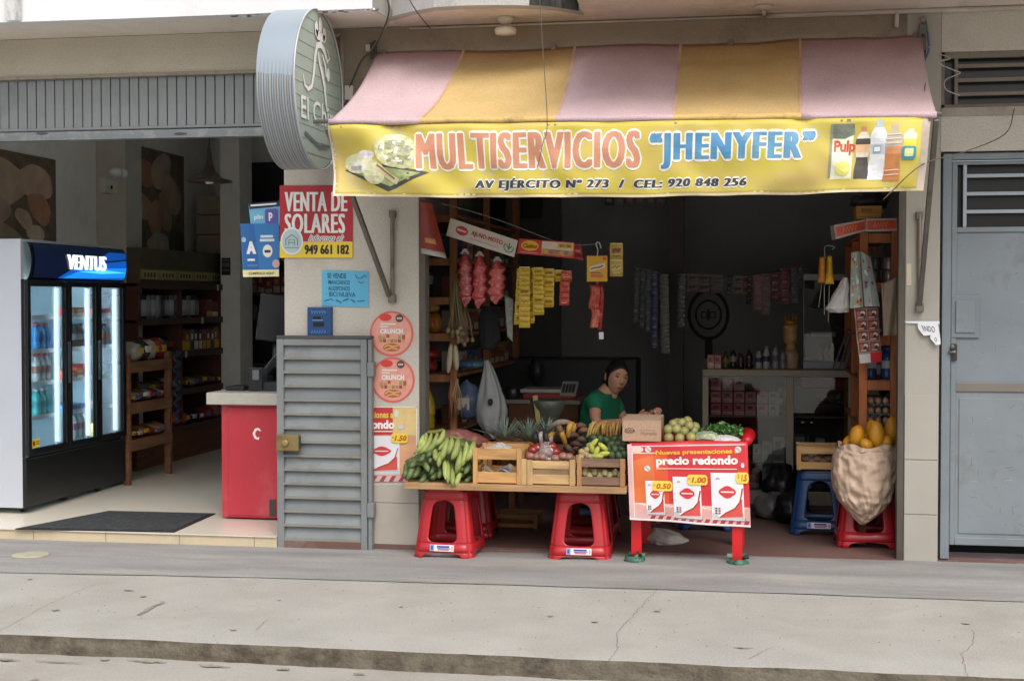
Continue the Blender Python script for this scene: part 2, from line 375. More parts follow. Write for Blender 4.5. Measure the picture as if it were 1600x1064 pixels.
# ragged chipped lower edge of the render
for i in range(46):
    u = random.random() ** .6; px = 330 + 255 * u; z = SOF; p = PZ(px, 27 - 12 * u, SOF)
    mb.blob((p.x, p.y - .004, SOF - .002), (.01 + .02 * random.random(), .008, .005 + .007 * random.random()), m_white if i % 3 else conc('77736c'), 6, 4, .5)
mb.build('parapet', gb)
mb = MB()
for x, w_, d in ((22, 24, .9), (132, 6, .4)):     # old drip stains keep their own shape
    p, q = PZ(x - w_ / 2, 34, SOF), PZ(x + w_ / 2, 34, SOF)
    mb.add([(p.x, p.y - .007, SOF + .005), (q.x, q.y - .007, SOF + .005), (q.x, q.y - .007, SOF + 1), (p.x, p.y - .007, SOF + 1)], [(0, 1, 2, 3)], M('9d9c99' if d < .5 else '7b7a78', var=.5, scale=40, dirt=.8, dcol='d8d8d8', dscale=14, stretch=(1, 1, .35), dlo=.4, dhi=.6))
mb.build('stain', gb)
# folded roller door
m_sh = M('989c9e', rough=.55, var=.06, scale=3, metal=.3, dirt=.25, dcol='4d4f50', dscale=3)
rs = MB(); z0 = ZA(200, 198, .03); x = -6.9; i = 0
while x < -3.02:
    rs.box(x, min(x + .058, -3.02), .03, .05, z0, zb - .012, m_sh); rs.box(x + .058, min(x + .0645, -3.02), .045, .05, z0, zb - .012, M('2c2e2f')); x += .0645
rs.box(-6.9, -3.02, .02, .05, z0 - .018, z0, m_sh)
ro = rs.build('roller_shutter', gb, bev=.002, seg=1)
mb = MB(); za, zc = ZA(200, 204, -.02), ZA(200, 217, -.02); m_rail = M('8d9294', rough=.4, metal=.5, var=.1, scale=6, dirt=.5, dcol='c9c9c6', dscale=9)
mb.box(-6.9, -3.02, -.02, .04, zc + .012, za, m_rail); mb.box(-6.9, -3.02, -.03, .05, zc, zc + .01, m_rail)
for px in (66, 282): p = P(px, 209, -.021); mb.blob(p, (.045, .006, .008), M('55595a'), 10, 6)
mb.build('bottom_rail', ro)
mb = MB()
for z in (zb - .002,): mb.box(-6.9, -3.02, -.012, .03, z - .008, z + .014, M('a39c8d', dirt=.5, dcol='5b5244', dscale=12))
mb.build('trim', gb)
mb = MB()       # rooms behind
mb.box(-5.98, -5.9, .2, 6.2, 0.0, 3.3, m_iw); mb.box(-5.98, -2.95, 6.1, 6.2, 0, 3.3, m_iw); mb.box(-3.0, -2.93, .16, 6.1, 0, 3.3, m_iw); mb.box(-7.5, -5.98, .3, .4, 0, 3.3, m_iw)
mb.build('interior_wall', gb)
mb = MB(); mb.box(-7.5, -2.93, .2, 6.2, 3.3, 3.36, m_ceil); mb.build('ceiling_panel', gb)
for (xa, xb_, Y, d) in ((345, 375, 5.0, .35),):
    mb = MB(); xx = XA(xa, Y); x2 = XA(xb_, Y); mb.box(xx, x2, Y, Y + d, .066, 3.3, m_iw); mb.build('column', gb)
mb = MB(); p0 = PX(140, 300, -5.9); mb.box(-5.9, -5.62, PX(150, 300, -5.9).y, PX(176, 300, -5.9).y, .066, 3.3, M('c0bcb3', dirt=.1)); mb.build('column', gb)
mb = MB(); q = pq(372, 255, 470, 600, 6.08); mb.box(q[0].x, -3.2, 6.05, 6.08, .066, q[0].z, M('1d1e20')); mb.box(q[0].x - .05, q[0].x, 6.02, 6.09, .066, q[0].z + .05, m_iw); mb.build('dark_doorway_panel', gb)  # near-black panel on the wall: the opening's darkness is painted as its colour
# ---------------- corner store building on the right
sb = thing('store_building', 'greige plastered building with two pillars around the dark open corner store', 'building', (0, 0, 0))
xa, xb_, xc, xd = -3.02, -2.147, .768, .963
zo = 2.62
mb = MB()
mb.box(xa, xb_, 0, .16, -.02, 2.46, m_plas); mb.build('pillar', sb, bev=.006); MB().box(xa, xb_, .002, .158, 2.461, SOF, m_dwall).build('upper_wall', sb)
mb = MB(); mb.box(xc, xd, 0, .16, -.02, SOF, M('aaa69c', rough=.7, var=.04, scale=2, dirt=.2, dcol='84796a', dscale=2, bump=.1)); mb.build('pillar', sb, bev=.006)
zt = ZA(620, 757, 0); m_pt = M('b5aea2', rough=.4, var=.04, dirt=.12, dcol='857c70')
for z0, z1 in ((.0, .29), (.294, zt)): MB().box(xa, xb_ - .004, -.008, 0, z0, z1, m_pt).build('wall_tile', sb, bev=.0015, seg=1)
for z0, z1 in ((.02, .3), (.304, .62), (.624, 1.0)): MB().box(xc + .003, xd - .003, -.008, 0, z0, z1, M('aaa69c', rough=.4, var=.04, dirt=.1, dcol='857c70')).build('wall_tile', sb, bev=.0015, seg=1)
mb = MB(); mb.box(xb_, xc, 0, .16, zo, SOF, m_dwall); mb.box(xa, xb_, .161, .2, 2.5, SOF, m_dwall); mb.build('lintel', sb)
zw0, zw1 = ZA(1530, 168, 0), ZA(1530, 80, 0); zd1 = ZA(1530, 236, 0)
mb = MB()
mb.box(xd, 3.0, 0, .16, zd1, zw0, m_plas); mb.box(xd, 3.0, 0, .16, zw1, SOF, m_plas); mb.box(1.95, 3.0, 0, .16, 0, zd1, m_plas); mb.box(1.9, 3.0, .0, .16, zw0, zw1, m_plas)
mb.box(xd, 3.0, -.006, 0, zw0 - .05, zw0 - .0, M('a59c8f', dirt=.5, dcol='6a6258', dscale=5)); mb.build('facade_wall', sb)
mb = MB(); mb.box(xd, 1.95, .0, .3, -.02, .035, M('6e4a42', dirt=.7, dcol='8d857a', dscale=4, bump=.5)); mb.box(-1.9, xc, -.05, -.02, .0, .03, M('6d5148', dirt=.7, dcol='8d8a84', dscale=4, bump=.5)); mb.build('threshold', sb)
# window with bars above the metal door
wf = MB(); m_br = M('82796c', rough=.6, var=.1, dirt=.5, dcol='574d42', dscale=6)
x0w = xd + .06
wf.box(xd, 1.9, .02, .06, zw1 - .035, zw1, m_br); wf.box(xd, 1.9, .02, .06, zw0, zw0 + .02, m_br); wf.box(xd, xd + .02, .02, .06, zw0, zw1, m_br)
wo_ = wf.build('window', sb)
mb = MB(); xv = XA(1488, .04); mb.box(xv, xv + .02, .025, .055, zw0 + .02, zw1 - .03, m_br)
for i in range(1, 4): z = zw0 + (zw1 - zw0) * i / 4.0 - .01; mb.box(xv + .02, 1.9, .03, .05, z, z + .022, m_br)
mb.build('grille', wo_, bev=.003)
mb = MB(); mb.box(xd, 1.9, .1, .11, zw0, zw1, M('2b2b2b', rough=.25)); mb.build('pane', wo_)
# metal door
dm = dict(rough=.5, var=.12, scale=3, metal=.1, dirt=.6, dcol='6b675e', dscale=6, bump=.15, bscale=20, dlo=.54, dhi=.72)
m_do = M('818a90', **dm); m_df = M('7d878e', **dm)
DY = .06
Z = lambda y: ZA(1530, y, DY)
fr_ = MB(); xf = XA(1471, DY)
fr_.box(xf, xf + .05, DY - .03, DY + .04, .04, Z(240), m_df); fr_.box(xf + .05, 1.95, DY - .03, DY + .04, Z(250), Z(240), m_df)
dd = fr_.build('metal_door', sb, bev=.003)
xl = xf + .055
lf = MB(); z_g0, z_g1 = Z(355), Z(252)
lf.box(xl, xl + .03, DY, DY + .03, Z(852), z_g1, m_do); lf.box(xl + .03, 1.9, DY, DY + .03, z_g0 - .03, z_g0, m_do); lf.box(xl + .03, 1.9, DY, DY + .03, z_g1 - .02, z_g1, m_do)
lf.box(xl + .03, 1.9, DY + .012, DY + .02, Z(600), z_g0 - .03, m_do); lf.box(xl + .03, 1.9, DY, DY + .03, Z(612), Z(598), M('7d766e', **dm)); lf.box(xl + .03, 1.9, DY + .01, DY + .02, Z(842), Z(612), M('838b90', **dm))
lf.box(xl + .03, 1.9, DY, DY + .03, Z(852), Z(840), m_do); lf.box(xl + .05, 1.88, DY + .004, DY + .01, Z(834), Z(622), M('838b90', **dm))
lf.build('panel', dd, bev=.003)
mb = MB(); xg = XA(1507, DY); mb.box(xg - .012, xg + .008, DY + .003, DY + .028, z_g0, z_g1 - .02, M('a8b2bc', **dm))
for y in (274, 302, 330): mb.box(xg + .008, 1.9, DY + .005, DY + .026, Z(y + 3.5), Z(y - 2), M('aab3bc', **dm))
mb.build('grille', dd, bev=.002)
mb = MB(); mb.box(xl + .03, 1.9, .13, .14, z_g0, z_g1, M('101113', rough=.3)); mb.build('pane', dd)
mb = MB(); q = pq(1486, 462, 1531, 528, DY - .0)
mb.box(q[0].x, q[1].x, DY - .005, DY + .012, q[2].z, q[0].z, m_df); q2 = pq(1493, 470, 1524, 520, DY); mb.box(q2[0].x, q2[1].x, DY - .014, DY - .005, q2[2].z, q2[0].z, m_do); mb.build('hatch', dd, bev=.004)
mb = MB(); p = P(1487, 550, DY - .01); mb.box(p.x - .03, p.x + .03, DY - .018, DY, p.z - .05, p.z + .05, M('4a4844', metal=.6, rough=.4)); mb.tube([p + Vector((-.02, -.03, -.0)), p + Vector((.02, -.035, 0))], .012, M('77746c', metal=.8, rough=.35)); mb.tube([p + Vector((0, -.02, .03)), p + Vector((0, -.035, .03))], .014, M('77746c', metal=.8, rough=.35)); mb.build('handle', dd, bev=.004)
sc_ = random.Random(7); mb = MB()
for i in range(90):
    low = sc_.random() < .65; x = sc_.uniform(xl + .07, 1.8); z = sc_.uniform(Z(830), Z(630)) if low else sc_.uniform(Z(590), z_g0 - .05); y = (DY + .0035) if low else (DY + .0115); L_ = sc_.uniform(.004, .05); a = sc_.choice([0, 0, 1.57, .5, -.4]) + sc_.uniform(-.2, .2); w_ = sc_.uniform(.0006, .0022); dx, dz = math.cos(a) * L_, math.sin(a) * L_; nx, nz_ = -math.sin(a) * w_, math.cos(a) * w_
    mb.add([(x, y, z), (x + dx, y, z + dz), (x + dx * .9 + nx, y, z + dz * .9 + nz_), (x + dx * .1 + nx, y, z + dz * .1 + nz_)], [(0, 1, 2, 3)], M(sc_.choice(['5a564e', '6a5a4c', 'a8aeb2', '4a4a48']), rough=.8))
mb.build('scratch', dd)
# dark metal door channels at the store opening
m_ch = M('5f5a52', rough=.5, metal=.5, var=.15, scale=6, dirt=.6, dcol='39342e', dscale=5, stretch=(1, 1, .3))
for a0, b0 in ((xb_, XA(666, .02)), (XA(1403, .02), xc)):
    mb = MB(); mb.box(a0, b0, .0, .012, .0, zo, m_ch); mb.box(a0, a0 + .012, .012, .1, .0, zo, m_ch); mb.box(b0 - .012, b0, .012, .1, .0, zo, M('8f8d88', metal=.4, rough=.4, dirt=.3)); mb.build('shutter_channel', sb, bev=.002, seg=1)
# slab with curved balcony edge
fp = [(603, 27), (617, 23), (645, 16), (678, 10), (718, 7.5), (760, 6.5), (800, 6.5), (839, 7.5), (865, 10), (890, 14), (908, 17)]
pp = [PZ(x, y, SOF) for x, y in fp]; xe = pp[-1]
poly = [(p.x, p.y, SOF) for p in pp] + [(xe.x + .05, xe.y - .9, SOF), (4, xe.y - .95, SOF), (4, .2, SOF), (pp[0].x, .2, SOF)]
mb = MB(); mb.prism(poly, (0, 0, .18), m_soff2); mb.build('balcony_slab', sb)
mb = MB()
for i in range(len(pp) - 1): p, q = pp[i], pp[i + 1]; mb.prism([(p.x, p.y - .003, SOF - .008), (q.x, q.y - .003, SOF - .008), (q.x, q.y + .1, SOF - .008), (p.x, p.y + .1, SOF - .008)], (0, 0, .9), m_fasc)
mb.build('balcony_fascia', sb)
mb = MB()
def fst(u, v):
    k = 6.7 + u * 3.1; i = int(min(k, 9)); t = k - i; p = pp[i].lerp(pp[i + 1], t); return (p.x, p.y - .006, SOF - .006 + v * (.07 + .13 * u + .05 * nz(u, 0, 9)))
mb.grid(fst, 24, 4, M('23241f', var=.4, scale=25, dirt=.4, dcol='77756e', dscale=9, stretch=(1, 1, .4))); mb.build('stain', sb)
mb = MB()      # rooms behind
IX0, IX1, IY = -2.55, .95, 4.1
mb.box(IX0 - .08, IX0, .17, IY, -.02, 3.1, M('b0aca4', rough=.8, dirt=.3)); mb.box(IX0 - .08, IX1 + .08, IY, IY + .08, -.02, 3.1, m_dark); mb.box(IX1, IX1 + .08, .17, IY, -.02, 3.1, m_dark)
mb.build('interior_wall', sb)
mb = MB(); mb.box(IX0 - .08, IX1 + .08, .17, IY + .08, 3.1, 3.16, m_ceil); mb.build('ceiling_panel', sb)
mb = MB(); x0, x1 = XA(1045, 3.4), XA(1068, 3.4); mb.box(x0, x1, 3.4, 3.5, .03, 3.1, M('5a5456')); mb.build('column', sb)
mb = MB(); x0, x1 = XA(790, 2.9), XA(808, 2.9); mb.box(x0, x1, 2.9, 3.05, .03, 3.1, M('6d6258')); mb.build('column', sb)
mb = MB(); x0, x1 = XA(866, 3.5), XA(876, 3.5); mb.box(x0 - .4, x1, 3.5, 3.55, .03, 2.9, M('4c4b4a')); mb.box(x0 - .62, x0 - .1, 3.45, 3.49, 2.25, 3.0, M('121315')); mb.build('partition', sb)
# painted emblem on the back wall (round head-like drawing)
s = Sheet(pq(1074, 450, 1140, 560, IY - .004), None); mk = M('17181b')
s.line([(.5 + .46 * math.cos(t * .3), .38 + .34 * math.sin(t * .3)) for t in range(22)], .05, mk, 1, .6); s.line([(.5 + .3 * math.cos(t * .33), .38 + .2 * math.sin(t * .33)) for t in range(20)], .03, mk, 1, .6)
s.line([(.5, .3), (.5, .46)], .03, mk, 1, .6); s.line([(.34, .34), (.46, .34), (.46, .42), (.34, .42), (.34, .34)], .02, mk, 1, .6); s.line([(.54, .34), (.66, .34), (.66, .42), (.54, .42), (.54, .34)], .02, mk, 1, .6); s.rect(.42, .7, .6, 1, mk)
s.build('wall_emblem', sb)
# ---------------- louvred leaf folded against the pillar
LY = -.075
Zl = lambda y: ZA(505, y, LY)
X0, X1 = XA(431.5, LY), XA(580, LY); lm = dict(rough=.5, var=.1, scale=4, metal=.15, dirt=.55, dcol='6f6a5e', dscale=5, bump=.2, bscale=25, dlo=.52, dhi=.7)
m_l = M('838789', **lm); m_l2 = M('8b8a82', **lm)
mb = MB(); zt_, zb_ = Zl(530), Zl(858)
mb.box(X0, X0 + .045, LY, LY + .05, zb_, zt_, m_l); mb.box(X1 - .07, X1 - .03, LY, LY + .05, zb_, zt_, m_l); mb.box(X1 - .025, X1, LY + .005, LY + .06, zb_, zt_, m_l)
mb.box(X0 + .045, X1 - .07, LY, LY + .05, zt_ - .04, zt_, m_l); mb.box(X0 + .045, X1 - .07, LY, LY + .05, zb_, zb_ + .05, M('6d5146', dirt=.6, dcol='84857f', dscale=6, rough=.8)); mb.box(X0 - .0, X1, LY - .0, LY + .06, zt_ + .002, zt_ + .022, M('4b4c4a'))
ld = mb.build('louvred_door', sb, bev=.003, seg=1)
mb = MB(); n = 14; za, zb2 = zb_ + .05, zt_ - .04; h = (zb2 - za) / n
for i in range(n):
    z = za + h * i
    mb.add([(X0 + .045, LY + .036, z + h), (X1 - .07, LY + .036, z + h), (X1 - .07, LY + .02, z + .014), (X0 + .045, LY + .02, z + .014)], [(0, 3, 2, 1)], M(['848a8c', '8b9092', '7c8284', '878c8c'][i % 4], **lm))
    mb.box(X0 + .045, X1 - .07, LY + .004, LY + .03, z, z + .014, m_l2)
mb.box(X0 + .03, X1 - .05, LY + .036, LY + .04, za, zb2, m_l)
mb.build('louvre_panel', ld)
mb = MB()
for y in (577, 797): p = P(577, y, LY); mb.box(p.x - .012, p.x + .03, LY - .01, LY + .05, p.z - .045, p.z + .045, m_l)
mb.build('hinge', ld, bev=.004)
mb = MB(); q = pq(431, 679, 466, 705, LY - .05); mb.box(q[0].x, q[1].x, LY - .05, LY, q[2].z, q[0].z, M('8c7a52', metal=.5, rough=.45, dirt=.5, dcol='4d4330', dscale=10)); p = (q[0] + q[2]) / 2; mb.tube([p + Vector((-.01, 0, 0)), p + Vector((-.01, -.018, 0))], .022, M('a08d60', metal=.6, rough=.4), 14); mb.box(p.x + .055, p.x + .075, LY - .04, LY, p.z - .04, p.z + .04, M('5c5341', metal=.5)); mb.build('lock', ld, bev=.005)
# ================================================================== AWNING AND BANNER
ZT = 3.085; aL, aR = P(515, 190, -1.0), P(1461, 179, -1.0)
aw = thing('awning', 'faded pink and yellow striped fabric awning on folding metal arms', 'awning', (-.8, -.5, 2.5))
fab = dict(rough=.85, var=.07, scale=5, bump=.25, bscale=120, dirt=.45, dscale=3.5, dlo=.5, dhi=.75, spec=.15)
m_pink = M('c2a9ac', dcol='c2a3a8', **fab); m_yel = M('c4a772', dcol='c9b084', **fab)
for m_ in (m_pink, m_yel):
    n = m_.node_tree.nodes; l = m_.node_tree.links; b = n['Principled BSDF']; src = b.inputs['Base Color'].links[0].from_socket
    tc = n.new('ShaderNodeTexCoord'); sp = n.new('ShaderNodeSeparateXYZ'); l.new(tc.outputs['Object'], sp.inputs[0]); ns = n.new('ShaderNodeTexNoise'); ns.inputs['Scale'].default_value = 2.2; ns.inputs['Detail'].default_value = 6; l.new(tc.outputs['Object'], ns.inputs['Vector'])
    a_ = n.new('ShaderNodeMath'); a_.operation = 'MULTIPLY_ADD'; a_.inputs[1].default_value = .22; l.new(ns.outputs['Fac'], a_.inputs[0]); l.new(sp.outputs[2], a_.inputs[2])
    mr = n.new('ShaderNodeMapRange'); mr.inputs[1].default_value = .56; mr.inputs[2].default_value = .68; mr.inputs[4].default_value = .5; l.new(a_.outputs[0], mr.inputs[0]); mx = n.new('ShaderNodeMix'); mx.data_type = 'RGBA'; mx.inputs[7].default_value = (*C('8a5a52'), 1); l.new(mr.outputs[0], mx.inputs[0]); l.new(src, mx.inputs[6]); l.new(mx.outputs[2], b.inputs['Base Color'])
edges = [(590, 515), (725, 656), (898, 868), (1062, 1051), (1248, 1250), (1437, 1461)]
tops = [XA(a, -.02) for a, b in edges]; bots = [XA(b, -1.0) for a, b in edges]
def awn(x0t, x1t, x0b, x1b):
    def f(u, v):
        x = (x0t + (x1t - x0t) * u) * (1 - v) + (x0b + (x1b - x0b) * u) * v; k = (x + 2.45) / 3.3
        zf = aL.z + (aR.z - aL.z) * k; y = -.02 - .98 * v; z = ZT + (zf - ZT) * v
        z += -.065 * math.sin(PI * v) * (1 - .25 * v) - .04 * math.exp(-((v - .11) / .11) ** 2) * (.5 + .5 * math.cos((x + .3) * 2 * PI / 1.25)) * min(1, k * 12, (1 - k) * 12)
        z += .006 * nz(x * 2, v * 1.5, 2.2) + .004 * math.sin(x * 9 + v * 5) * math.sin(PI * v)
        return (x, y, z)
    return f
mb = MB()
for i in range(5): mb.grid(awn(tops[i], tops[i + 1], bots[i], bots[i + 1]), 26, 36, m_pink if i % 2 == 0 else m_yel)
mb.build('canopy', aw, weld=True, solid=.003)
for i in range(1, 5):
    f = awn(tops[i] - .008, tops[i] + .008, bots[i] - .008, bots[i] + .008); MB().grid(lambda u, v: Vector(f(u, v)) + Vector((0, 0, .004 + .001 * math.sin(v * 160))), 2, 60, M('c2a08a', rough=.9, var=.2)).build('seam', aw)
mb = MB()
for i in range(5):     # sleeve sewn round the front bar, in the stripe colours
    p = [Vector((bots[i] + (bots[i + 1] - bots[i]) * t / 8, -1.0, 0)) for t in range(9)]
    for q in p: q.z = aL.z + (aR.z - aL.z) * (q.x + 2.45) / 3.3 - .004 + .003 * nz(q.x, 0, 5)
    mb.tube(p, .019, m_pink if i % 2 == 0 else M('cfae6c', dcol='6d6254', dirt=.8, dscale=9, rough=.9), 10, cap=i in (0, 4))
mb.build('hem', aw)
m_pipe = M('8d8a84', rough=.45, metal=.6, var=.1, dirt=.5, dcol='5a5147', dscale=9)
mb = MB(); mb.tube([P(490, 190.5, -1.0), P(1472, 178.5, -1.0)], .012, m_pipe, 10); mb.build('front_bar', aw)
m_arm = M('77736c', rough=.45, metal=.5, var=.1, dirt=.5, dcol='4b443c', dscale=8)
for (a, b, c, d) in (((511, 200), (608, 462), (613, 333), (613, 468)), ((1463, 186), (1437, 476), (1437, 335), (1437, 482))):
    A = P(*a, -1.0); B = P(b[0], b[1], -.035); mb = MB(); mb.bar(A, B, .028, .028, m_arm, up=(1, 0, 0)); mb.build('arm', aw, bev=.004)
    mb = MB(); c_, d_ = P(*c, -.02), P(*d, -.02); mb.tube([c_, d_], .013, M('8a8073', metal=.4, rough=.5, dirt=.6, dcol='5a4636', dscale=12), 10); mb.box(c_.x - .02, c_.x + .02, -.03, 0, c_.z - .03, c_.z + .015, m_arm); mb.box(d_.x - .022, d_.x + .022, -.045, 0, d_.z - .02, d_.z + .03, m_arm); mb.build('wall_bracket', aw, bev=.003)
for k in (0, 1, 2, 3): x = -2.38 + k * 1.06; MB().box(x, x + .03, -.03, 0, ZT - .05, ZT + .01, m_arm).build('wall_clip', aw)
def ban(u, v):
    d = .020 * math.sin((u * 34 - v * 4.2 + nz(u * 4, v * 2))) * math.exp(-u * 7) * (1 - .3 * v) * 1.3
    d += .011 * math.sin(((1 - u) * 30 + v * 3.0 - 1)) * math.exp(-(1 - u) * 9) * (1.1 - v)
    d += .006 * math.sin(u * 38 + v * 5 + 2 * nz(u * 3, v, 2)) * (.3 + .7 * v) + .012 * nz(u * 9 + v * 1.5, v * 1.2, 1.0, 3)
    d += .007 * nz(u * 22 - v * 2.4, v * 1.5, 1.0, 9)
    d *= 2.3
    return Vector((0, -(d + .01 * math.sin(PI * v)), .012 * math.sin(u * PI * 1.0) * (v - 1) * 0 - (.006 * nz(u * 12, 0, 1, 7) + .018 * math.sin(PI * u)) * v))
bn = thing('banner', 'long yellow vinyl shop banner with salmon and blue lettering hung under the awning', 'banner', (-.8, -1.02, 2.1))
m_by = M('c6b64c', rough=.45, var=.08, scale=2.2, dirt=.75, dcol='c9b074', dscale=1.7, dlo=.44, dhi=.66, spec=.35, stretch=(1, 1, 2.2))
bq = [P(512, 197, -1.022), P(1455, 183, -1.022), P(1443, 298, -1.022), P(522, 307, -1.022)]
s = Sheet(bq, m_by, th=.0012, nu=90, nv=14, fn=ban, step=.0012, back=M('b7ad8c')); s.rect(0, .965, 1, 1, M('cdbd98', dirt=.5, dcol='9c8a78', dscale=9)); s.rect(.988, 0, 1, .965, M('c9b9a9', dirt=.4)); s.rect(0, 0, .004, .965, M('c9b9a9'))
s.build('sheet', bn, smooth=True)
def prt(name, nu=90, nv=14): return Sheet(bq, None, nu=nu, nv=nv, fn=ban, step=.0012)
s = prt('l'); mo = dict(rough=.5, var=.12, scale=2.5)
m_hl = M('eadfcf', **mo)
wh = M('efe8dc', **mo)
s.text('MULTISERVICIOS', .156, .125, .534, .615, wh, .0, 1, 1.16, fat=(.0056, .034)); s.text('MULTISERVICIOS', .156, .125, .534, .615, M('c78a6c', dirt=.5, dcol='b98078', dscale=2, **mo), .0, 3, 1.16, fat=(.0031, 0))
s.text('\u201cJHENYFER\u201d', .556, .165, .818, .635, wh, .0, 1, 1.22, fat=(.006, .036)); s.text('\u201cJHENYFER\u201d', .556, .165, .818, .635, M('4a88b4', dirt=.6, dcol='7aa6b8', dscale=2.4, dlo=.48, dhi=.6, **mo), .0, 3, 1.22, fat=(.0034, 0))
s.text('AV EJ\u00c9RCITO N\u00ba 273  /  CEL: 920 848 256', .2545, .745, .7125, .91, wh, .0, 1, 1.16, shear=.12, fat=(.0026, .022)); s.text('AV EJ\u00c9RCITO N\u00ba 273  /  CEL: 920 848 256', .2545, .745, .7125, .91, M('3a3a40'), .0, 3, 1.16, shear=.12, fat=(.0016, 0))
s.build('lettering', bn)
s = prt('p')
s.poly([(.018, .62), (.10, .56), (.175, .66), (.11, .9), (.10, .93)], M('4a4a44', var=.2)); s.poly([(.03, .64), (.10, .6), (.16, .67), (.105, .86)], M('9ba873', var=.3, scale=20), 2)
for cx, cy, rx, ry, col in ((.05, .54, .03, .14, 'ddd9a4'), (.045, .58, .02, .08, 'eeeacb'), (.118, .36, .036, .24, 'c9c79c'), (.122, .34, .03, .19, 'dedcbc'), (.1, .3, .02, .12, 'b9bd8d'), (.078, .68, .02, .15, 'e6e2a9'), (.13, .5, .02, .12, 'b7b58a'), (.065, .42, .016, .07, 'e9e6cf')): s.ell(cx, cy, rx, ry, M(col, var=.3, scale=30), 3)
s.line([(.07, .5), (.09, .6), (.105, .72), (.12, .8)], .09, M('dcc9a0', var=.3, scale=40), 4, 8); s.line([(.085, .56), (.1, .66), (.115, .76)], .025, M('93633d', var=.3), 5, 8)
for i in range(26): a = random.random() * 6.28; r = random.random(); s.ell(.12 + .03 * r * math.cos(a), .35 + .19 * r * math.sin(a), .003, .02, M(random.choice(['a8ad7c', 'f0eedd', '8e9466'])), 4, 6)
s.build('bread_picture', bn); s = prt('p')
bx = .848
s.rect(bx, .08, bx + .034, .82, M('e8e6c8', var=.15, scale=14)); s.poly([(bx, .08), (bx + .034, .08), (bx + .036, .22), (bx + .02, .28), (bx, .27)], M('71786a', var=.2, scale=20), 2); s.rect(bx - .003, .08, bx + .001, .8, M('8b8f80'), 2)
s.text('Pulp', bx + .004, .3, bx + .038, .5, M('c8552f'), .03, 3, .95); s.ell(bx + .02, .68, .012, .1, M('e2dd7a'), 3)
def bot(cx, hw, top, bot_, neck, secs, L=2):
    # secs: (v0, v1, colour); shape: rounded bottle outline
    def half(v):
        t = (v - top) / (bot_ - top)
        if t < .1: return hw * .36
        if t < .3: return hw * (.36 + .64 * math.sin((t - .1) / .2 * PI / 2))
        return hw * (1 - neck * math.exp(-((t - .62) / .12) ** 2))
    for v0, v1, col in secs:
        pts = [(cx + half(v0 + (v1 - v0) * i / 8), v0 + (v1 - v0) * i / 8) for i in range(9)]; s.poly(pts + [(2 * cx - a, b) for a, b in pts[::-1]], M(col, var=.15, scale=20), L)
bot(.8975, .0115, .12, .82, .22, [(.12, .19, 'c78a62'), (.19, .28, 'e2dccb'), (.28, .36, '4b4640'), (.36, .47, 'e6b98f'), (.47, .53, 'dcd6c4'), (.53, .82, '4a4640')])
bot(.921, .013, .03, .84, .1, [(.03, .14, 'a9bcc9'), (.14, .36, 'dfe5ea'), (.36, .5, 'c3cdd6'), (.5, .84, 'e2e8ea')]); s.rect(.914, .38, .926, .48, M('9aa5af'), 4); s.rect(.9155, .4, .9245, .46, M('e8ecef'), 5)
bot(.9455, .0135, .1, .86, .2, [(.1, .18, 'b9a793'), (.18, .4, 'b5ad9e'), (.4, .5, 'cf8f66'), (.5, .86, 'c07f4c')])
for v in (.24, .3, .36, .72, .78): s.line([(.934, v), (.957, v - .01)], .012, M('e3cdb5'), 5)
bot(.97, .011, .16, .45, .1, [(.16, .3, 'd3d2c0'), (.3, .45, 'd8c944')]); s.rrect(.959, .4, .981, .58, .003, .03, M('3f8fa0'), 4); s.rrect(.963, .43, .977, .54, .002, .02, M('d8dfa0'), 5)
s.build('drinks_picture', bn)
mb = MB()
for u in (0.002, .998): p = bq[0].lerp(bq[1], u); mb.tube([p + Vector((0, .005, -.02)), p + Vector((0, .02, .03))], .004, M('7a6a5a'), 6)
mb.build('tie', bn)
# ================================================================== ROUND BLADE SIGN
rs_ = thing('round_sign', 'round double-sided blade sign with white rooster emblem and peeling corrugated rim', 'shop sign', (-2.73, -.53, 2.34))
FX, BX2, cyS, czS, rS = -2.615, -2.835, -.535, 2.785, .462
m_rim = M('9aa6b0', rough=.35, metal=.25, var=.05, scale=2, dirt=.2, dcol='9a9f9f')
nt = m_rim.node_tree; n_, l_ = nt.nodes, nt.links; bs = n_['Principled BSDF']; src = bs.inputs['Base Color'].links[0].from_socket
tc = n_.new('ShaderNodeTexCoord'); sp = n_.new('ShaderNodeSeparateXYZ'); l_.new(tc.outputs['Object'], sp.inputs[0])
def mth(op, a, b=None):
    q = n_.new('ShaderNodeMath'); q.operation = op
    for i, v in enumerate((a, b)):
        if v is None: continue
        if isinstance(v, (int, float)): q.inputs[i].default_value = v
        else: l_.new(v, q.inputs[i])
    return q.outputs[0]
nn = n_.new('ShaderNodeTexNoise'); nn.inputs['Scale'].default_value = 5; nn.inputs['Detail'].default_value = 6; l_.new(tc.outputs['Object'], nn.inputs['Vector'])
st = mth('SINE', mth('ADD', mth('MULTIPLY', sp.outputs[0], 420), mth('MULTIPLY', nn.outputs['Fac'], 5))); msk = mth('MULTIPLY', mth('LESS_THAN', mth('ADD', sp.outputs[2], mth('MULTIPLY', nn.outputs['Fac'], .12)), .52), mth('GREATER_THAN', st, .25))
mk2 = n_.new('ShaderNodeMix'); mk2.data_type = 'RGBA'; mk2.inputs[7].default_value = (*C('756b5c'), 1); l_.new(mth('MULTIPLY', msk, .8), mk2.inputs[0]); l_.new(src, mk2.inputs[6]); l_.new(mk2.outputs[2], bs.inputs['Base Color'])
mb = MB(); vs = []; N = 72; W = 40
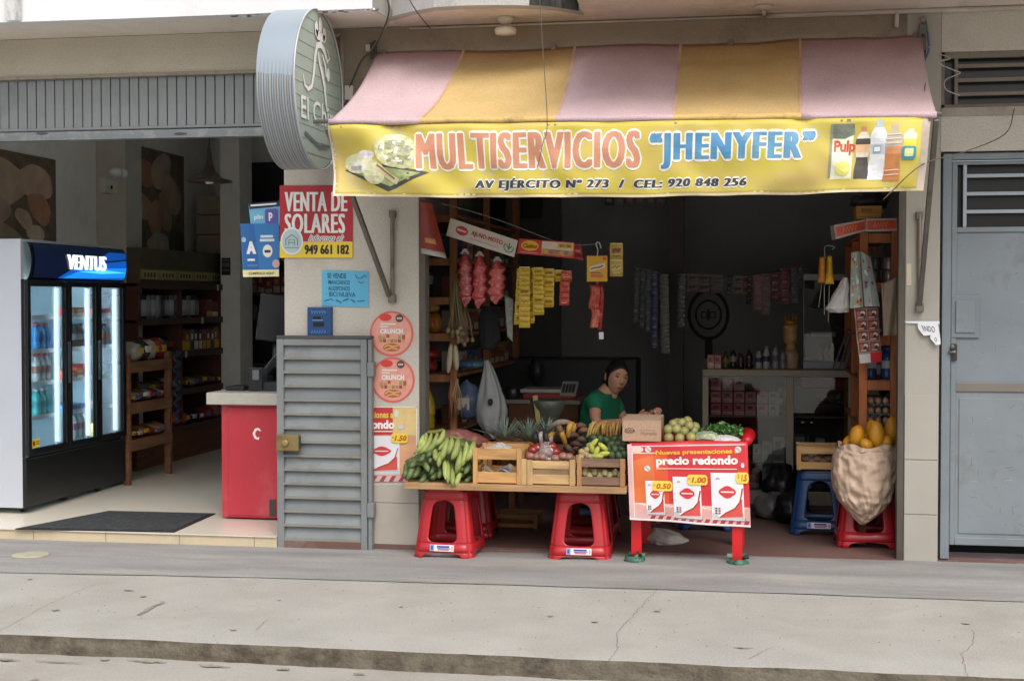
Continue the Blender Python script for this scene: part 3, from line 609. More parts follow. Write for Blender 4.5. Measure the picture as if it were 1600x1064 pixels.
def rim(u, v):
    a = 2 * PI * u; x = BX2 + (FX - BX2) * v; low = max(0, -math.sin(a) * .9 + .25); r = rS + .0022 * math.sin(v * 60) * min(1, low * 2) * (0 if v in (0, 1) else 1)
    return (x, cyS + r * math.cos(a), czS + r * math.sin(a))
mb.grid(rim, N, W, m_rim); mb.build('rim', rs_)
for X_, dx in ((FX, -1), (BX2, 1)):
    mb = MB(); m_face = M('a9b8ad', rough=.5, var=.06, scale=3, dirt=.3, dcol='6f7a70', dscale=3)
    mb.prism([(X_ - .004 * (1 if dx < 0 else -1), cyS + (rS - .006) * math.cos(2 * PI * i / 64), czS + (rS - .006) * math.sin(2 * PI * i / 64)) for i in range(64)], (.003 * dx, 0, 0), m_face)
    for k in range(1, 12):
        z = czS - rS + k * 2 * rS / 12 ; hw = math.sqrt(max(0, rS ** 2 - (z - czS) ** 2)) - .012
        mb.box(X_ - .0035 * (1 if dx < 0 else -1) - .0008, X_ - .0035 * (1 if dx < 0 else -1) + .0014, cyS - hw, cyS + hw, z - .0022, z + .0022, M('96a49a'))
    mb.build('face_panel', rs_)
mb = MB(); 
def ring(u, v): a = 2 * PI * u; b = 2 * PI * v; r = rS + .002 + .006 * math.cos(b); return (FX + .002 + .006 * math.sin(b), cyS + r * math.cos(a), czS + r * math.sin(a))
mb.grid(ring, 72, 6, M('c9cfd2', metal=.4, rough=.35)); mb.build('edge_ring', rs_)
s = Sheet([(FX + .0015, cyS - rS, czS + rS), (FX + .0015, cyS + rS, czS + rS), (FX + .0015, cyS + rS, czS - rS), (FX + .0015, cyS - rS, czS - rS)], None, step=.0015); mw = M('f4f7f5', rough=.5)
s.line([(.17, .45), (.2, .51), (.27, .53), (.34, .5), (.38, .42), (.41, .3), (.45, .23), (.53, .21), (.6, .24), (.66, .3), (.71, .27), (.66, .22)], [.01, .02, .025, .03, .035, .035, .04, .045, .04, .03, .02, .01], mw, 1)
s.line([(.47, .27), (.5, .33), (.56, .4), (.6, .46), (.63, .57), (.66, .62)], [.02, .03, .04, .04, .03, .02], mw, 1); s.line([(.56, .27), (.62, .33), (.64, .4)], [.02, .03, .02], mw, 1); s.ell(.68, .38, .03, .045, mw)
for a, b in ((.44, .13), (.52, .09), (.6, .14)): s.ell(a, b, .035, .05, mw)
s.poly([(.42, .13), (.62, .14), (.6, .19), (.45, .19)], mw)
s.text('El Chino', .13, .58, .95, .72, mw, .01, 1)
s.line([(.2, .8), (.5, .86), (.7, .84)], .02, M('6a7269'), 1); s.build('emblem', rs_)
mb = MB(); mb.bar((-2.73, -.09, 2.95), (-2.73, 0, 2.95), .04, .04, m_arm); mb.bar((-2.73, -.12, 2.6), (-2.73, 0, 2.6), .04, .04, m_arm); mb.build('wall_mount', rs_)
# ================================================================== PILLAR NOTICES
m_redp = M('b52a34', rough=.4, var=.05); m_yp = M('edd045', rough=.4); m_wp = M('efeeea', rough=.5)
vs_ = thing('land_sale_sign', 'red and yellow VENTA DE SOLARES placard high on the pillar', 'sign', P(494, 403, -.006))
s = Sheet(pq(437, 290, 551, 403, -.008), m_redp, th=.006); s.rect(0, .775, 1, 1, m_yp)
s.text('VENTA DE', .08, .09, .92, .36, m_wp, .0, 2, 1.12, fat=(.011, 0)); s.text('SOLARES', .08, .39, .89, .66, m_wp, .0, 2, 1.12, fat=(.011, 0))
s.text('Informes al:', .4, .685, .88, .76, m_wp, .0, 2, shear=.5, fat=(.008, .012)); s.text('Informes al:', .4, .685, .88, .76, M('26211d'), .0, 3, shear=.5); s.text('949 661 182', .35, .82, .95, .95, M('2b2326'), .01, 2, 1.06, fat=(.006, 0))
s.ell(.17, .77, .155, .19, M('eceff0'), 3); s.ell(.17, .77, .135, .165, M('bcd2d4'), 4); mk = M('4f7d84')
s.line([(.09, .83), (.09, .74), (.17, .68), (.25, .74), (.25, .83)], .012, mk, 5); s.line([(.13, .83), (.13, .75), (.21, .75), (.21, .83)], .01, mk, 5); s.line([(.13, .79), (.21, .79)], .01, mk, 5); s.line([(.07, .86), (.27, .86)], .008, mk, 5)
s.build('board', vs_)
tag(Sheet(pq(503, 422, 576, 478, -.006, dy=2), M('62b7dc', rough=.7, var=.03), th=.001)
    .text('SE VENDE', .12, .08, .52, .22, M('1f4a66'), .01).text('\u00b7 MANCIANOS', .1, .27, .6, .39, M('1f4a66'), .005).text('\u00b7 AUDIFONOS', .1, .44, .6, .56, M('1f4a66'), .005).text('\u00b7 BICI NUEVA', .1, .6, .72, .73, M('1f4a66'), .005)
    .line([(.05, .86), (.2, .8), (.25, .84)], .02, M('24506b'), 2, 1.3).line([(.3, .82), (.42, .9)], .03, M('24506b'), 2, 1.3).line([(.45, .85), (.58, .78)], .03, M('24506b'), 2, 1.3).line([(.62, .8), (.72, .87)], .03, M('24506b'), 2, 1.3).line([(.76, .85), (.92, .82)], .02, M('24506b'), 2, 1.3)
    .line([(.72, .1), (.75, .2), (.84, .2), (.93, .1), (.95, .18)], .02, M('24506b'), 2, 1.3).line([(.78, .28), (.84, .34), (.9, .3)], .02, M('24506b'), 2, 1.3)
    .build('paper_notice'), 'light blue handwritten paper note taped on the pillar', 'notice')
mt = thing('meter_box', 'small dark blue painted utility box with a slot above the louvred door', 'meter box', P(498, 526, -.04))
mb = MB(); q = pq(480, 480, 517, 527, -.045); mb.box(q[0].x, q[1].x, -.045, 0, q[2].z, q[0].z, M('1f4a80', rough=.5, var=.25, scale=14, dirt=.6, dcol='142a48', dscale=14)); mb.build('casing', mt, bev=.004)
s = Sheet(pq(483, 483, 514, 524, -.0475), None); mk = M('0d1218'); mc = M('6f9cc4')
s.rect(.2, .28, .6, .4, mk); s.rect(.2, .5, .75, .66, mk); s.rect(.18, .4, .7, .44, mc, 2)
for i in range(6): s.line([(.12 + .13 * i, .06), (.16 + .13 * i, .18), (.2 + .13 * i, .08)], .02, mc, 2, .75); s.line([(.12 + .13 * i, .92), (.16 + .13 * i, .8), (.2 + .13 * i, .9)], .02, mc, 2, .75)
s.build('front_plate', mt)
for i, (cx, cy) in enumerate(((612, 521), (614, 593))):
    s = Sheet(pq(cx - 34, cy - 35, cx + 34, cy + 36, -.003), None, step=.0008)
    s.ell(.5, .5, .5, .5, M('e26a60', rough=.4), 1, 40); s.ell(.5, .5, .455, .455, M('e8a394', rough=.4, var=.12, scale=20), 2, 36)
    s.ell(.36, .14, .14, .08, M('e0483c'), 3); s.ell(.68, .16, .09, .085, M('4a3a34'), 3); s.ell(.68, .16, .065, .06, M('6a5a50'), 4); s.rect(.62, .145, .74, .175, M('d9cfc8'), 5)
    s.rect(.25, .27, .6, .3, m_wp, 3); s.rect(.24, .33, .42, .355, m_wp, 3); s.text('CRUNCH', .24, .39, .76, .5, m_wp, .05, 4, 1.05)
    for k in range(7): s.rect(.2 + .09 * k, .54 + .03 * math.sin(k * 2), .27 + .09 * k, .6 + .03 * math.cos(k), M(['c98f4f', '8fa05a', 'b1533f', 'd8b26c'][k % 4]), 3); s.rect(.22 + .085 * k, .62, .29 + .085 * k, .69, M(['b98556', 'a3493a', 'd3a25c', '7f9350'][k % 4]), 3)
    s.ell(.5, .8, .2, .09, M('b8683a', var=.3, scale=50), 3); s.line([(.32, .8), (.42, .75), (.52, .78), (.66, .76)], .03, M('e2b178'), 4); s.line([(.36, .85), (.5, .81), (.64, .84)], .03, M('e2b178'), 4)
    tag(s.build('round_sticker'), ['upper round pink CRUNCH sticker on the pillar', 'lower round pink CRUNCH sticker, just above the price poster'][i], 'sticker', 'round stickers on the pillar')
def sachet_art(s, u0, v0, u1, v1, L=2, tagt=None):
    W = u1 - u0; H = v1 - v0; f = lambda a, b: (u0 + a * W, v0 + b * H)
    s.rect(*f(0, 0), *f(1, 1), M('e7e6ea', rough=.35), L); s.poly([f(.02, .98), f(.02, .86), f(.98, .86), f(.98, .98)], M('c9c6c8'), L + 1)
    P_ = [f(.28, .95), f(.42, .82), f(.7, .72), f(.85, .58), f(.95, .55), f(.95, .92), f(.3, .95)]
    s.poly(P_[:-1], M('d2564a'), L + 2); s.line([f(.2, .93), f(.4, .82), f(.68, .72), f(.84, .58), f(.93, .3)], .025 * H + .008, M('f0ece8'), L + 3); s.line([f(.24, .95), f(.42, .85), f(.72, .74), f(.88, .6), f(.97, .32)], .012, M('a8303a'), L + 4)
    s.ell((f(.5, 0))[0], f(0, .4)[1], .27 * W, .1 * H, M('d23a3e'), L + 2); s.ell((f(.5, 0))[0], f(0, .4)[1], .2 * W, .13 * H, M('d23a3e'), L + 3); s.rect(*f(.3, .385), *f(.7, .415), M('efd9d8'), L + 4)
    for k in range(3): s.rect(*f(.1, .74 + .05 * k), *f(.17, .77 + .05 * k), M('3d4a42'), L + 3); s.rect(*f(.2, .74 + .05 * k), *f(.27, .77 + .05 * k), M('a84a48'), L + 3)
    s.line([f(.16, .14), f(.2, .1), f(.27, .13)], .012, M('9aa3a9'), L + 3)
def price(s, t, cu, cv, ru, rv, L=6):
    s.rrect(cu - ru, cv - rv, cu + ru, cv + rv, ru * .3, rv * .5, M('f3d04a'), L); s.text('S/', cu - ru * .9, cv - rv * .35, cu - ru * .66, cv + rv * .05, M('a5532a'), .02, L + 1, shear=.2); s.text(t, cu - ru * .6, cv - rv * .55, cu + ru * .88, cv + rv * .6, M('bf5a26'), .05, L + 1, 1.05, shear=.2)
# poster on the pillar (its other half is under the folded door leaf)
s = Sheet(pq(560, 635, 652, 752, -.003), M('e8c888', rough=.4, var=.2, scale=6, dirt=.6, dcol='d98a5a', dscale=6), th=.001); u = lambda x: (x - 560) / 92; v = lambda y: (y - 635) / 117
s.rect(0, v(635), u(614), v(680), M('c9363c')); s.rect(0, v(680), u(652), v(752), M('dba47c', var=.2)); s.rect(u(650.5), 0, 1, 1, M('f0ead2'), 3); s.rect(0, 0, 1, v(636.5), M('f0ead2'), 3)
s.rect(0, v(680), u(625), v(741), M('d9d6d6'), 2); sachet_art(s, u(570), v(682), u(624), v(738), 3)
s.text('ciones a', u(581), v(643), u(615), v(653), M('f0cf5a'), .03, 4); s.text('ondo', u(581), v(656), u(617), v(670), m_wp, .05, 4); s.rect(u(575), v(673), u(614), v(674.5), m_wp, 4)
price(s, '1.50', u(625), v(684), .14, .065, 9); s.ell(u(620), v(646), .04, .05, M('dfd8d0'), 4); s.ell(u(627), v(667), .05, .03, M('c5cdd0'), 4)
s.rect(0, v(742), 1, v(752), M('dcb6b4'), 4)
for k in range(6): s.poly([(.04 + .16 * k, v(752)), (.1 + .16 * k, v(743)), (.17 + .16 * k, v(743)), (.11 + .16 * k, v(752))], M('a1484a'), 5)
tag(s.build('price_poster'), 'half covered red and cream seasoning price poster, S/1.50, low on the pillar', 'poster')
# blue cards hanging just inside the grocery opening
hc = thing('hanging_advert', 'blue cardboard snack adverts with white letter A hung beside the pillar edge', 'advert', P(405, 432, .19))
s = Sheet([P(388, 318, .19), P(440, 314, .19), P(440, 352, .19), P(392, 355, .19)], M('6fb4d8', rough=.4), th=.002); s.poly([(0, 0), (1, 0), (1, .22), (.02, .25)], M('1d2c4a')); s.rect(.06, .07, .85, .14, m_wp, 2); s.rrect(.48, .3, .9, .95, .08, .1, M('5d5aa8'), 2); s.text('p', .6, .45, .72, .8, m_wp, .04, 3); s.text('plin', .14, .5, .42, .75, M('d5ecf5'), .03, 3); s.build('top_card', hc)
s = Sheet([P(375, 350, .18), P(436, 349, .18), P(436, 432, .18), P(380, 433, .18)], M('3578b8', rough=.4, var=.06), th=.002); s.poly([(0, .02), (.36, 0), (.46, .86), (.05, .88)], M('2b66a8')); s.rect(0, .87, 1, 1, M('ebe2a8'), 2)
s.text('A', .13, .33, .4, .57, m_wp, .1, 3); s.rect(.15, .66, .35, .7, m_wp, 3); s.rect(.15, .78, .42, .79, M('8fb7dd'), 3); s.rect(.52, .22, .85, .27, M('cfe0ef'), 3); s.rect(.5, .29, .88, .34, M('cfe0ef'), 3); s.ell(.7, .52, .13, .12, M('e8e6d8'), 3); s.rect(.62, .5, .78, .55, M('343a44'), 4)
s.text('\u00b7 COMPRALO AQUI \u00b7', .12, .91, .9, .97, M('54503a'), .02, 4); s.ell(.92, .76, .1, .08, M('c9a9a4'), 3); s.ell(.08, .3, .06, .05, M('9fc0d8'), 3); s.build('main_card', hc)
# wires, conduit and fittings
m_wire = M('3a3836', rough=.6); m_pvc = M('c9c2b6', rough=.5, dirt=.3)
def cable(name, pts, r, mat, label, cat='cable'): return tag(MB().tube(pts, r, mat, 6).build(name), label, cat)
def spl(pts, n=6):
    out = []; p = [Vector(a) for a in pts]; p = [p[0] * 2 - p[1]] + p + [p[-1] * 2 - p[-2]]
    for i in range(1, len(p) - 2):
        for k in range(n):
            t = k / n; out.append(.5 * ((2 * p[i]) + (-p[i - 1] + p[i + 1]) * t + (2 * p[i - 1] - 5 * p[i] + 4 * p[i + 1] - p[i + 2]) * t * t + (-p[i - 1] + 3 * p[i] - 3 * p[i + 1] + p[i + 2]) * t ** 3))
    out.append(p[-2]); return out
cable('cable', spl([P(603, -10, -.72), P(607, 24, -.7), P(585, 75, -.15), P(565, 95, -.05), P(545, 140, -.03)]), .005, m_wire, 'dark double cable running down from the slab corner to the junction box')
cable('cable', spl([P(606, -10, -.73), P(611, 24, -.71), P(592, 60, -.25), P(576, 85, -.06)]), .006, M('8d867a'), 'thin grey cable beside the dark one at the slab corner')
cable('cable', spl([P(636, -6, -.75), P(652, 20, -.7), P(672, 45, -.02)]), .0035, m_wire, 'thin black wire slanting under the curved balcony edge')
cable('cable', spl([P(843, -5, -1.15), P(847, 60, -1.14), P(855, 190, -1.13), P(848, 225, -1.1), P(840, 262, -1.1)]), .0022, M('5c5650'), 'thin wire hanging in front of awning and banner')
cable('cable', spl([P(1585, 170, -.03), P(1570, 210, -.2), P(1500, 240, -.7), P(1440, 258, -1.06), P(1380, 312, -1.08)]), .003, M('5f5a48'), 'thin wire slanting across the banner corner with the bottles')
cable('cable', spl([P(1441, 35, -.02), P(1446, 75, -.03), P(1438, 120, -.35), P(1405, 150, -.6), P(1415, 170, -.75), P(1440, 158, -.72), P(1446, 130, -.5)]), .0035, M('4c4844'), 'loose looped black wire lying on the pink end of the awning')
cable('cable', spl([P(1446, 30, -.03), P(1452, 75, -.04), P(1443, 100, -.2), P(1436, 130, -.42)]), .006, M('5e7f98'), 'blue grey cable bundle at the upper awning corner')
cable('cable', spl([P(1468, 85, -.02), P(1485, 92, -.03), P(1465, 98, -.04), P(1490, 110, -.03), P(1500, 115, -.02), P(1478, 125, -.03), P(1478, 140, -.03), P(1500, 150, -.02)]), .0035, M('b4b2ac'), 'curly white wire in front of the barred window')
mb = MB(); mb.tube([P(533, 55, -.02), P(535, 110, -.02), P(537, 162, -.02)], .012, M('9d9384', dirt=.3), 10); mb.tube([P(515, 57, -.02), P(533, 55, -.02)], .012, M('9d9384'), 10); tag(mb.build('conduit_pipe'), 'grey vertical conduit pipe beside the round sign', 'pipe')
mb = MB(); q = pq(538, 134, 551, 156, -.035); mb.box(q[0].x, q[1].x, -.035, 0, q[2].z, q[0].z, m_pvc); tag(mb.build('junction_box', bev=.003), 'small white cable junction box beside the striped awning top', 'electrical box')
mb = MB(); p = P(580, 76, -.04); mb.box(p.x - .03, p.x + .01, -.06, 0, p.z - .02, p.z + .02, m_pvc); mb.tube([p + Vector((.015, -.03, -.07)), p + Vector((.015, -.03, .03))], .014, m_wire, 8); mb.tube([p + Vector((.035, -.03, -.04)), p + Vector((.035, -.03, .04))], .01, m_wire, 8); tag(mb.build('cable_clamp', bev=.002), 'white and black cable clamp under the slab corner', 'clamp')
mb = MB(); pts = [P(668, 50, -.015), P(850, 43, -.015), P(1190, 31, -.02)]; zc_ = SOF - .015
mb.tube([(P(1190, 30, -.02).x, -.016, zc_), (3.2, -.016, zc_)], .014, m_pvc, 10); mb.tube([(P(640, 50, 0).x, -.008, zc_), (P(1190, 30, -.02).x, -.012, zc_)], .006, m_pvc, 8); x = P(1194, 30, 0).x; mb.tube([(x, -.016, zc_), (x, -.2, SOF - .006)], .014, m_pvc, 10)
x = P(1401, 30, 0).x; mb.tube([(x, -.016, zc_), (x, -.016, zc_ - .09)], .014, m_pvc, 10)
tag(mb.build('conduit_pipe'), 'long white conduit along the soffit above the awning', 'pipe')
p = PZ(1193, 9, SOF); tag(MB().lathe([(.0, 0), (.05, 0), (.058, -.012), (.05, -.02), (.0, -.022)], (p.x, p.y, SOF - .001), m_pvc, 20).build('ceiling_rose'), 'round white outlet cover on the soffit, joined to the conduit', 'outlet cover')
p = PZ(790, 27, SOF); cl = thing('ceiling_lamp', 'round white unlit lamp hanging from the soffit above the awning', 'lamp', (p.x, p.y, SOF - .12))
MB().lathe([(.03, 0), (.052, 0), (.05, -.02), (.03, -.04), (.014, -.045)], (p.x, p.y, SOF), m_pvc, 20).build('holder', cl); MB().tube([(p.x, p.y, SOF - .03), (p.x, p.y, SOF - .085)], .012, m_pvc, 10).build('stem', cl); MB().lathe([(0, -.066), (.06, -.066), (.067, -.08), (.06, -.104), (0, -.108)], (p.x, p.y, SOF), M('dcd8cf', rough=.4), 24).build('diffuser', cl)
mb = MB(); p = P(1441, 45, -.02); mb.box(p.x - .02, p.x + .02, -.05, 0, p.z - .16, p.z + .02, M('6b6a66', metal=.4)); mb.tube([p + Vector((0, -.05, -.05)), p + Vector((0, -.12, -.07))], .01, m_wire, 8); mb.blob(p + Vector((0, -.02, .05)), .018, M('8c8378')); mb.tube([p + Vector((0, -.02, -.15)), p + Vector((.05, -.03, -.1))], .006, M('9d978c')); tag(mb.build('wire_bracket', bev=.003), 'rusty wire bracket with insulator at the upper awning corner', 'bracket')
s = Sheet([P(1413, 502, -.012), P(1468, 502, -.012), P(1466, 541, -.03), P(1440, 528, -.03)], None, nu=4, nv=4); mpp = M('dfe3e6', rough=.6)
s.poly([(0, 0), (1, 0), (1, .12), (0, .1)], mpp).poly([(.35, .1), (.95, .1), (.9, .55), (.3, .75), (.25, .4)], mpp).poly([(.7, .5), (.95, .12), (1.12, .9), (.85, 1), (.6, .8)], mpp).text('ENDO', .42, .22, .85, .48, M('4a5560'), .01).text('O', .8, .68, .92, .86, M('4a5560'), .01)
tag(s.build('torn_paper'), 'torn white paper remnant with letters END taped to the narrow pillar', 'paper')
mb = MB(); q = pq(1416.5, 412, 1424, 446, -.004); mb.box(q[0].x, q[1].x, -.004, 0, q[2].z, q[0].z, M('cfc4ae')); tag(mb.build('tape_strip'), 'short cream strip of tape on the narrow pillar', 'tape')
p = PZ(48, 868, 0); tag(MB().lathe([(0, .001), (.112, .001), (.115, .006), (.105, .009), (0, .009)], (p.x, p.y, .002), M('a9a68f', rough=.7, dirt=.6, dcol='6d6a58', dscale=12), 28).build('valve_cover'), 'round concrete valve cover set in the grey pavement strip', 'valve cover')
# ================================================================== GROCERY INTERIOR
def nz3(s): random.seed(s)
nz3(5)
def wallpic(name, x0, x1, ytop, ybot, art, label):
    a = PX(x0, ytop, -5.895); b = PX(x1, ytop, -5.895); zb_ = PX(x0, ybot, -5.895).z
    s = Sheet([Vector((-5.88, a.y, a.z)), Vector((-5.88, b.y, a.z)), Vector((-5.88, b.y, zb_)), Vector((-5.88, a.y, zb_))], M('6a5c50', rough=.4), th=.02)
    s.rect(.03, .015, .97, .985, M('6e6052', var=.4, scale=7)); 
    for cx, cy, rx, ry, rot, col in art:
        pts = []
        for i in range(22):
            t = 2 * PI * i / 22; x = rx * math.cos(t) * (1 + .12 * math.sin(3 * t + cx * 9)); y = ry * math.sin(t); pts.append((min(.97, max(.03, cx + x * math.cos(rot) - y * math.sin(rot))), min(.985, max(.015, cy + (x * math.sin(rot) + y * math.cos(rot)) * .8))))
        s.L = getattr(s, 'L', 1) + 1; s.poly(pts, M(col, var=.3, scale=4, rough=.5), s.L * .6)
    tag(s.build(name), label, 'wall picture', 'food pictures on the grocery wall')
A1 = [(.3, .3, .35, .3, .2, 'b9a58f'), (.75, .25, .22, .2, .5, 'c7ab93'), (.15, .55, .3, .25, 0, 'ac9a86'), (.8, .5, .2, .12, 1.2, 'b7856b'), (.62, .62, .08, .14, 2.6, 'c9b39c'), (.3, .8, .3, .18, .3, 'a5927c'), (.75, .75, .12, .1, 1, 'c7b6a2'), (.85, .9, .1, .1, 0, '8f6f5a'), (.55, .92, .15, .07, .4, '3c4a2c')]
A2 = [(.2, .15, .25, .1, 1, '8f4a38'), (.35, .22, .16, .14, .4, 'b07f6c'), (.6, .17, .14, .22, .5, 'b3a18d'), (.75, .35, .15, .25, -.5, 'a89883'), (.3, .5, .18, .12, .6, 'b9a08a'), (.5, .58, .12, .2, .1, 'b5957a'), (.65, .52, .1, .22, -.3, 'a08d77'), (.15, .75, .2, .2, 1, '4b5a3a'), (.55, .8, .18, .12, 0, 'c2b8aa'), (.45, .84, .05, .1, .1, 'd2c9bc'), (.6, .86, .05, .1, -.1, 'd2c9bc'), (.85, .8, .15, .2, 0, '44503a')]
wallpic('wall_picture', -60, 84, 222, 400, A1, 'large framed food picture directly above the drinks fridge')
wallpic('wall_picture', 190, 285, 222, 415, A2, 'large framed vegetable picture above the grocery shelves')
# drinks fridge
fg = thing('drinks_fridge', 'tall white and black three-door drinks fridge with lit blue VENTUS header', 'fridge', (-5.4, 1.3, .072))
FXX, FY0, FY1, FZ0, FZ1 = -5.07, .52, 2.06, .115, 1.957
py = lambda px: PX(px, 500, FXX).y
mwf = M('b4bac4', rough=.35, var=.02, dirt=.1, dcol='8d9299'); mbk = M('0e1014', rough=.25, var=.1, spec=.6)
m_lin = M('cfe6f0', rough=.4)
mb = MB(); mb.box(-5.82, FXX - .006, FY0 + .001, FY0 + .04, .464, 1.698, mwf); mb.box(-5.82, FXX - .031, FY0, FY0 + .001, FZ0, FZ1, mwf); mb.box(-5.82, FXX - .031, FY0 + .001, FY0 + .04, FZ0, .463, mwf); mb.box(-5.82, FXX - .031, FY0 + .001, FY0 + .04, 1.699, FZ1, mwf); mb.box(-5.82, FXX - .006, FY1 - .04, FY1, .464, 1.698, mwf); mb.box(-5.82, FXX - .031, FY1 - .04, FY1, 1.699, FZ1, mwf); mb.box(-5.82, FXX - .03, FY0, FY1, FZ1, FZ1 + .02, mwf)
mb.box(-5.82, -5.78, FY0 + .04, FY1 - .04, FZ0, FZ1, m_lin); mb.box(-5.78, FXX - .06, FY0 + .04, FY1 - .04, FZ0, .47, m_lin); mb.box(-5.78, FXX - .06, FY0 + .04, FY1 - .04, 1.7, FZ1, m_lin)
mb.build('body', fg, bev=.004)
mb = MB(); mb.box(FXX - .03, FXX, FY0, FY1 + .02, FZ0 + .005, .462, mbk); mb.box(FXX, FXX + .004, FY0 + .02, FY1, .448, .452, M('33373d')); mb.build('lower_panel', fg, bev=.004)
mb = MB()
dY = [(FY0, py(104)), (py(104) + .004, py(151)), (py(151) + .004, FY1)]
mb.box(FXX - .03, FXX - .0055, FY0 + .041, FY1 - .041, .464, .50, mbk); mb.box(FXX - .03, FXX - .0055, FY0 + .041, FY1 - .041, 1.67, 1.70, mbk); mb.box(FXX - .03, FXX - .005, FY0 - .001, FY0 + .0008, .464, 1.70, mbk); mb.build('front_frame', fg)
hd = MB()
def hdr(u, v): z = 1.70 + .257 * v; return (FXX + .035 * math.sin(PI * v) ** .6 - .002, FY0 + .03 + (FY1 - FY0 - .03) * u, z)
hd.grid(hdr, 8, 14, mbk); ho = hd.build('header', fg)
s = Sheet([Vector((FXX, FY0 + .07, 1.945)), Vector((FXX, FY1 - .01, 1.945)), Vector((FXX, FY1 - .01, 1.712)), Vector((FXX, FY0 + .07, 1.712))], None, nu=2, nv=14, fn=lambda a, b: .037 * math.sin(PI * (.06 + .88 * b)) ** .6)
me_ = lambda h, e: M(h, rough=.3, emit=e, var=.03)
s.rrect(0, 0, 1, 1, .03, .08, me_('07142e', .5)); s.poly([(.25, 1), (.42, .6), (.99, .35), (.99, 1)], me_('0b4d9c', 1), 2); s.poly([(.3, 1), (.5, .68), (.99, .6), (.99, .92)], me_('1573cf', 1.2), 3); s.poly([(.45, .78), (.75, .7), (.99, .76), (.7, .82)], me_('45a8ea', 1.5), 4); s.poly([(.55, .5), (.8, .1), (.99, .1), (.99, .3)], me_('0a3f86', 1), 3)
s.text('VENTUS', .33, .25, .74, .72, me_('e6eef5', 1), .0, 6, .98, shear=.1, fat=(.011, 0)); s.build('lit_sign', ho)
for i, (a, b) in enumerate(dY):
    d = MB(); fw_ = .045
    d.box(FXX - .004, FXX + .02, a, a + fw_, .475, 1.695, mbk); d.box(FXX - .004, FXX + .02, b - fw_, b, .475, 1.695, mbk); d.box(FXX - .004, FXX + .02, a + fw_, b - fw_, .475, .52, mbk); d.box(FXX - .004, FXX + .02, a + fw_, b - fw_, 1.65, 1.695, mbk)
    do = d.build('door', fg, bev=.003, seg=1)
    g = MB(); g.box(FXX + .004, FXX + .008, a + fw_, b - fw_, .52, 1.65, clear_mat('fridge_glass', (.93, .97, .98), .04)); g.box(FXX + .0, FXX + .003, a + fw_, a + fw_ + .012, .52, 1.65, M('9aa4ac', metal=.5)); g.box(FXX + .0, FXX + .003, b - fw_ - .03, b - fw_, .52, 1.65, M('8c979f', metal=.5)); g.build('pane', do)
    hx = b - .02 if i < 2 else None
    if hx: MB().box(FXX + .02, FXX + .05, hx - .015, hx + .01, .95, 1.25, mbk).build('handle', do, bev=.006)
    if i < 2: MB().box(-5.775, -5.16, b - .012, b + .012, .475, 1.695, m_lin).build('divider', fg)
    L_ = bpy.data.lights.new('fridge_lamp', 'AREA'); L_.shape = 'RECTANGLE'; L_.size = .05; L_.size_y = 1.1; L_.energy = 11; L_.color = (.78, .93, 1); lo = bpy.data.objects.new('fridge_lamp', L_); COL.objects.link(lo); lo.parent = fg; lo.matrix_basis = wm(fg).inverted() @ (Matrix.Translation((-5.11, a + .06, 1.09)) @ Vector((1, -.25, 0)).to_track_quat('Z', 'Y').to_matrix().to_4x4())
    mb = MB(); mb.box(-5.105, -5.075, b - fw_ - .075, b - fw_ - .05, .53, 1.64, M('e8f8ff', emit=1.6, var=0)); mb.build('light_strip', fg)
    mb = MB()
    for z in (.72, .96, 1.19, 1.43):
        mb.box(-5.76, -5.13, a + .03, b - .03, z - .004, z, M('b9c8d0', metal=.3, rough=.4)); mb.box(-5.13, -5.12, a + .03, b - .03, z - .012, z + .018, M('dfe9ee', rough=.3))
    mb.build('wire_shelf', fg)
s = Sheet([Vector((FXX + .0095, dY[0][0] + .05, .585)), Vector((FXX + .0095, dY[0][0] + .17, .585)), Vector((FXX + .0095, dY[0][0] + .17, .525)), Vector((FXX + .0095, dY[0][0] + .05, .525))], M('e0c22a'), th=.001); s.ell(.3, .5, .12, .3, M('2c2a20')); s.rect(.5, .3, .9, .4, M('2c2a20')); s.rect(.5, .55, .9, .65, M('2c2a20')); s.build('warning_sticker', fg)
for i, (x, y) in enumerate(((-5.15, .62), (-5.15, 1.2), (-5.15, 1.75), (-5.7, .62), (-5.7, 1.9))):
    mb = MB(); mb.tube([(x, y - .015, .1), (x, y + .015, .1)], .026, M('2a2a2a'), 14); mb.box(x - .02, x + .02, y - .02, y + .02, .105, .12, M('a9a9a5', metal=.6)); mb.build('caster', fg)
def bottle_mb(h=.23, r=.032, body='2a1a14', cap='c02a26', lab=None, clear=False, lab2=None):
    mb = MB(); mbod = M(body, rough=.12, var=.03, coat=.3) if not clear else M(body, rough=.1, var=.02)
    mb.lathe([(r * .9, 0), (r, h * .03), (r, h * .2), (r * .92, h * .32), (r, h * .45), (r, h * .62), (r * .8, h * .74), (r * .42, h * .86), (r * .38, h * .92)], (0, 0, 0), mbod, 14)
    if lab: mb.lathe([(r * 1.02, h * .34), (r * 1.03, h * .36), (r * 1.03, h * .56), (r * 1.02, h * .58)], (0, 0, 0), M(lab, rough=.4, var=.15, scale=40), 14)
    mb.lathe([(r * .46, h * .91), (r * .46, h * .985), (r * .4, h)], (0, 0, 0), M(cap, rough=.35), 12)
    return mb
BPROTO = {}
def bottle(loc, kind, label, group, rz=0):
    if kind not in BPROTO:
        BPROTO[kind] = bottle_mb(*kind).build('bottle', origin=(0, 0, 0)); o = BPROTO[kind]
    else: o = BPROTO[kind].copy(); COL.objects.link(o)
    o.location = loc; o.rotation_euler = (0, 0, rz); return tag(o, label, 'bottle', group)
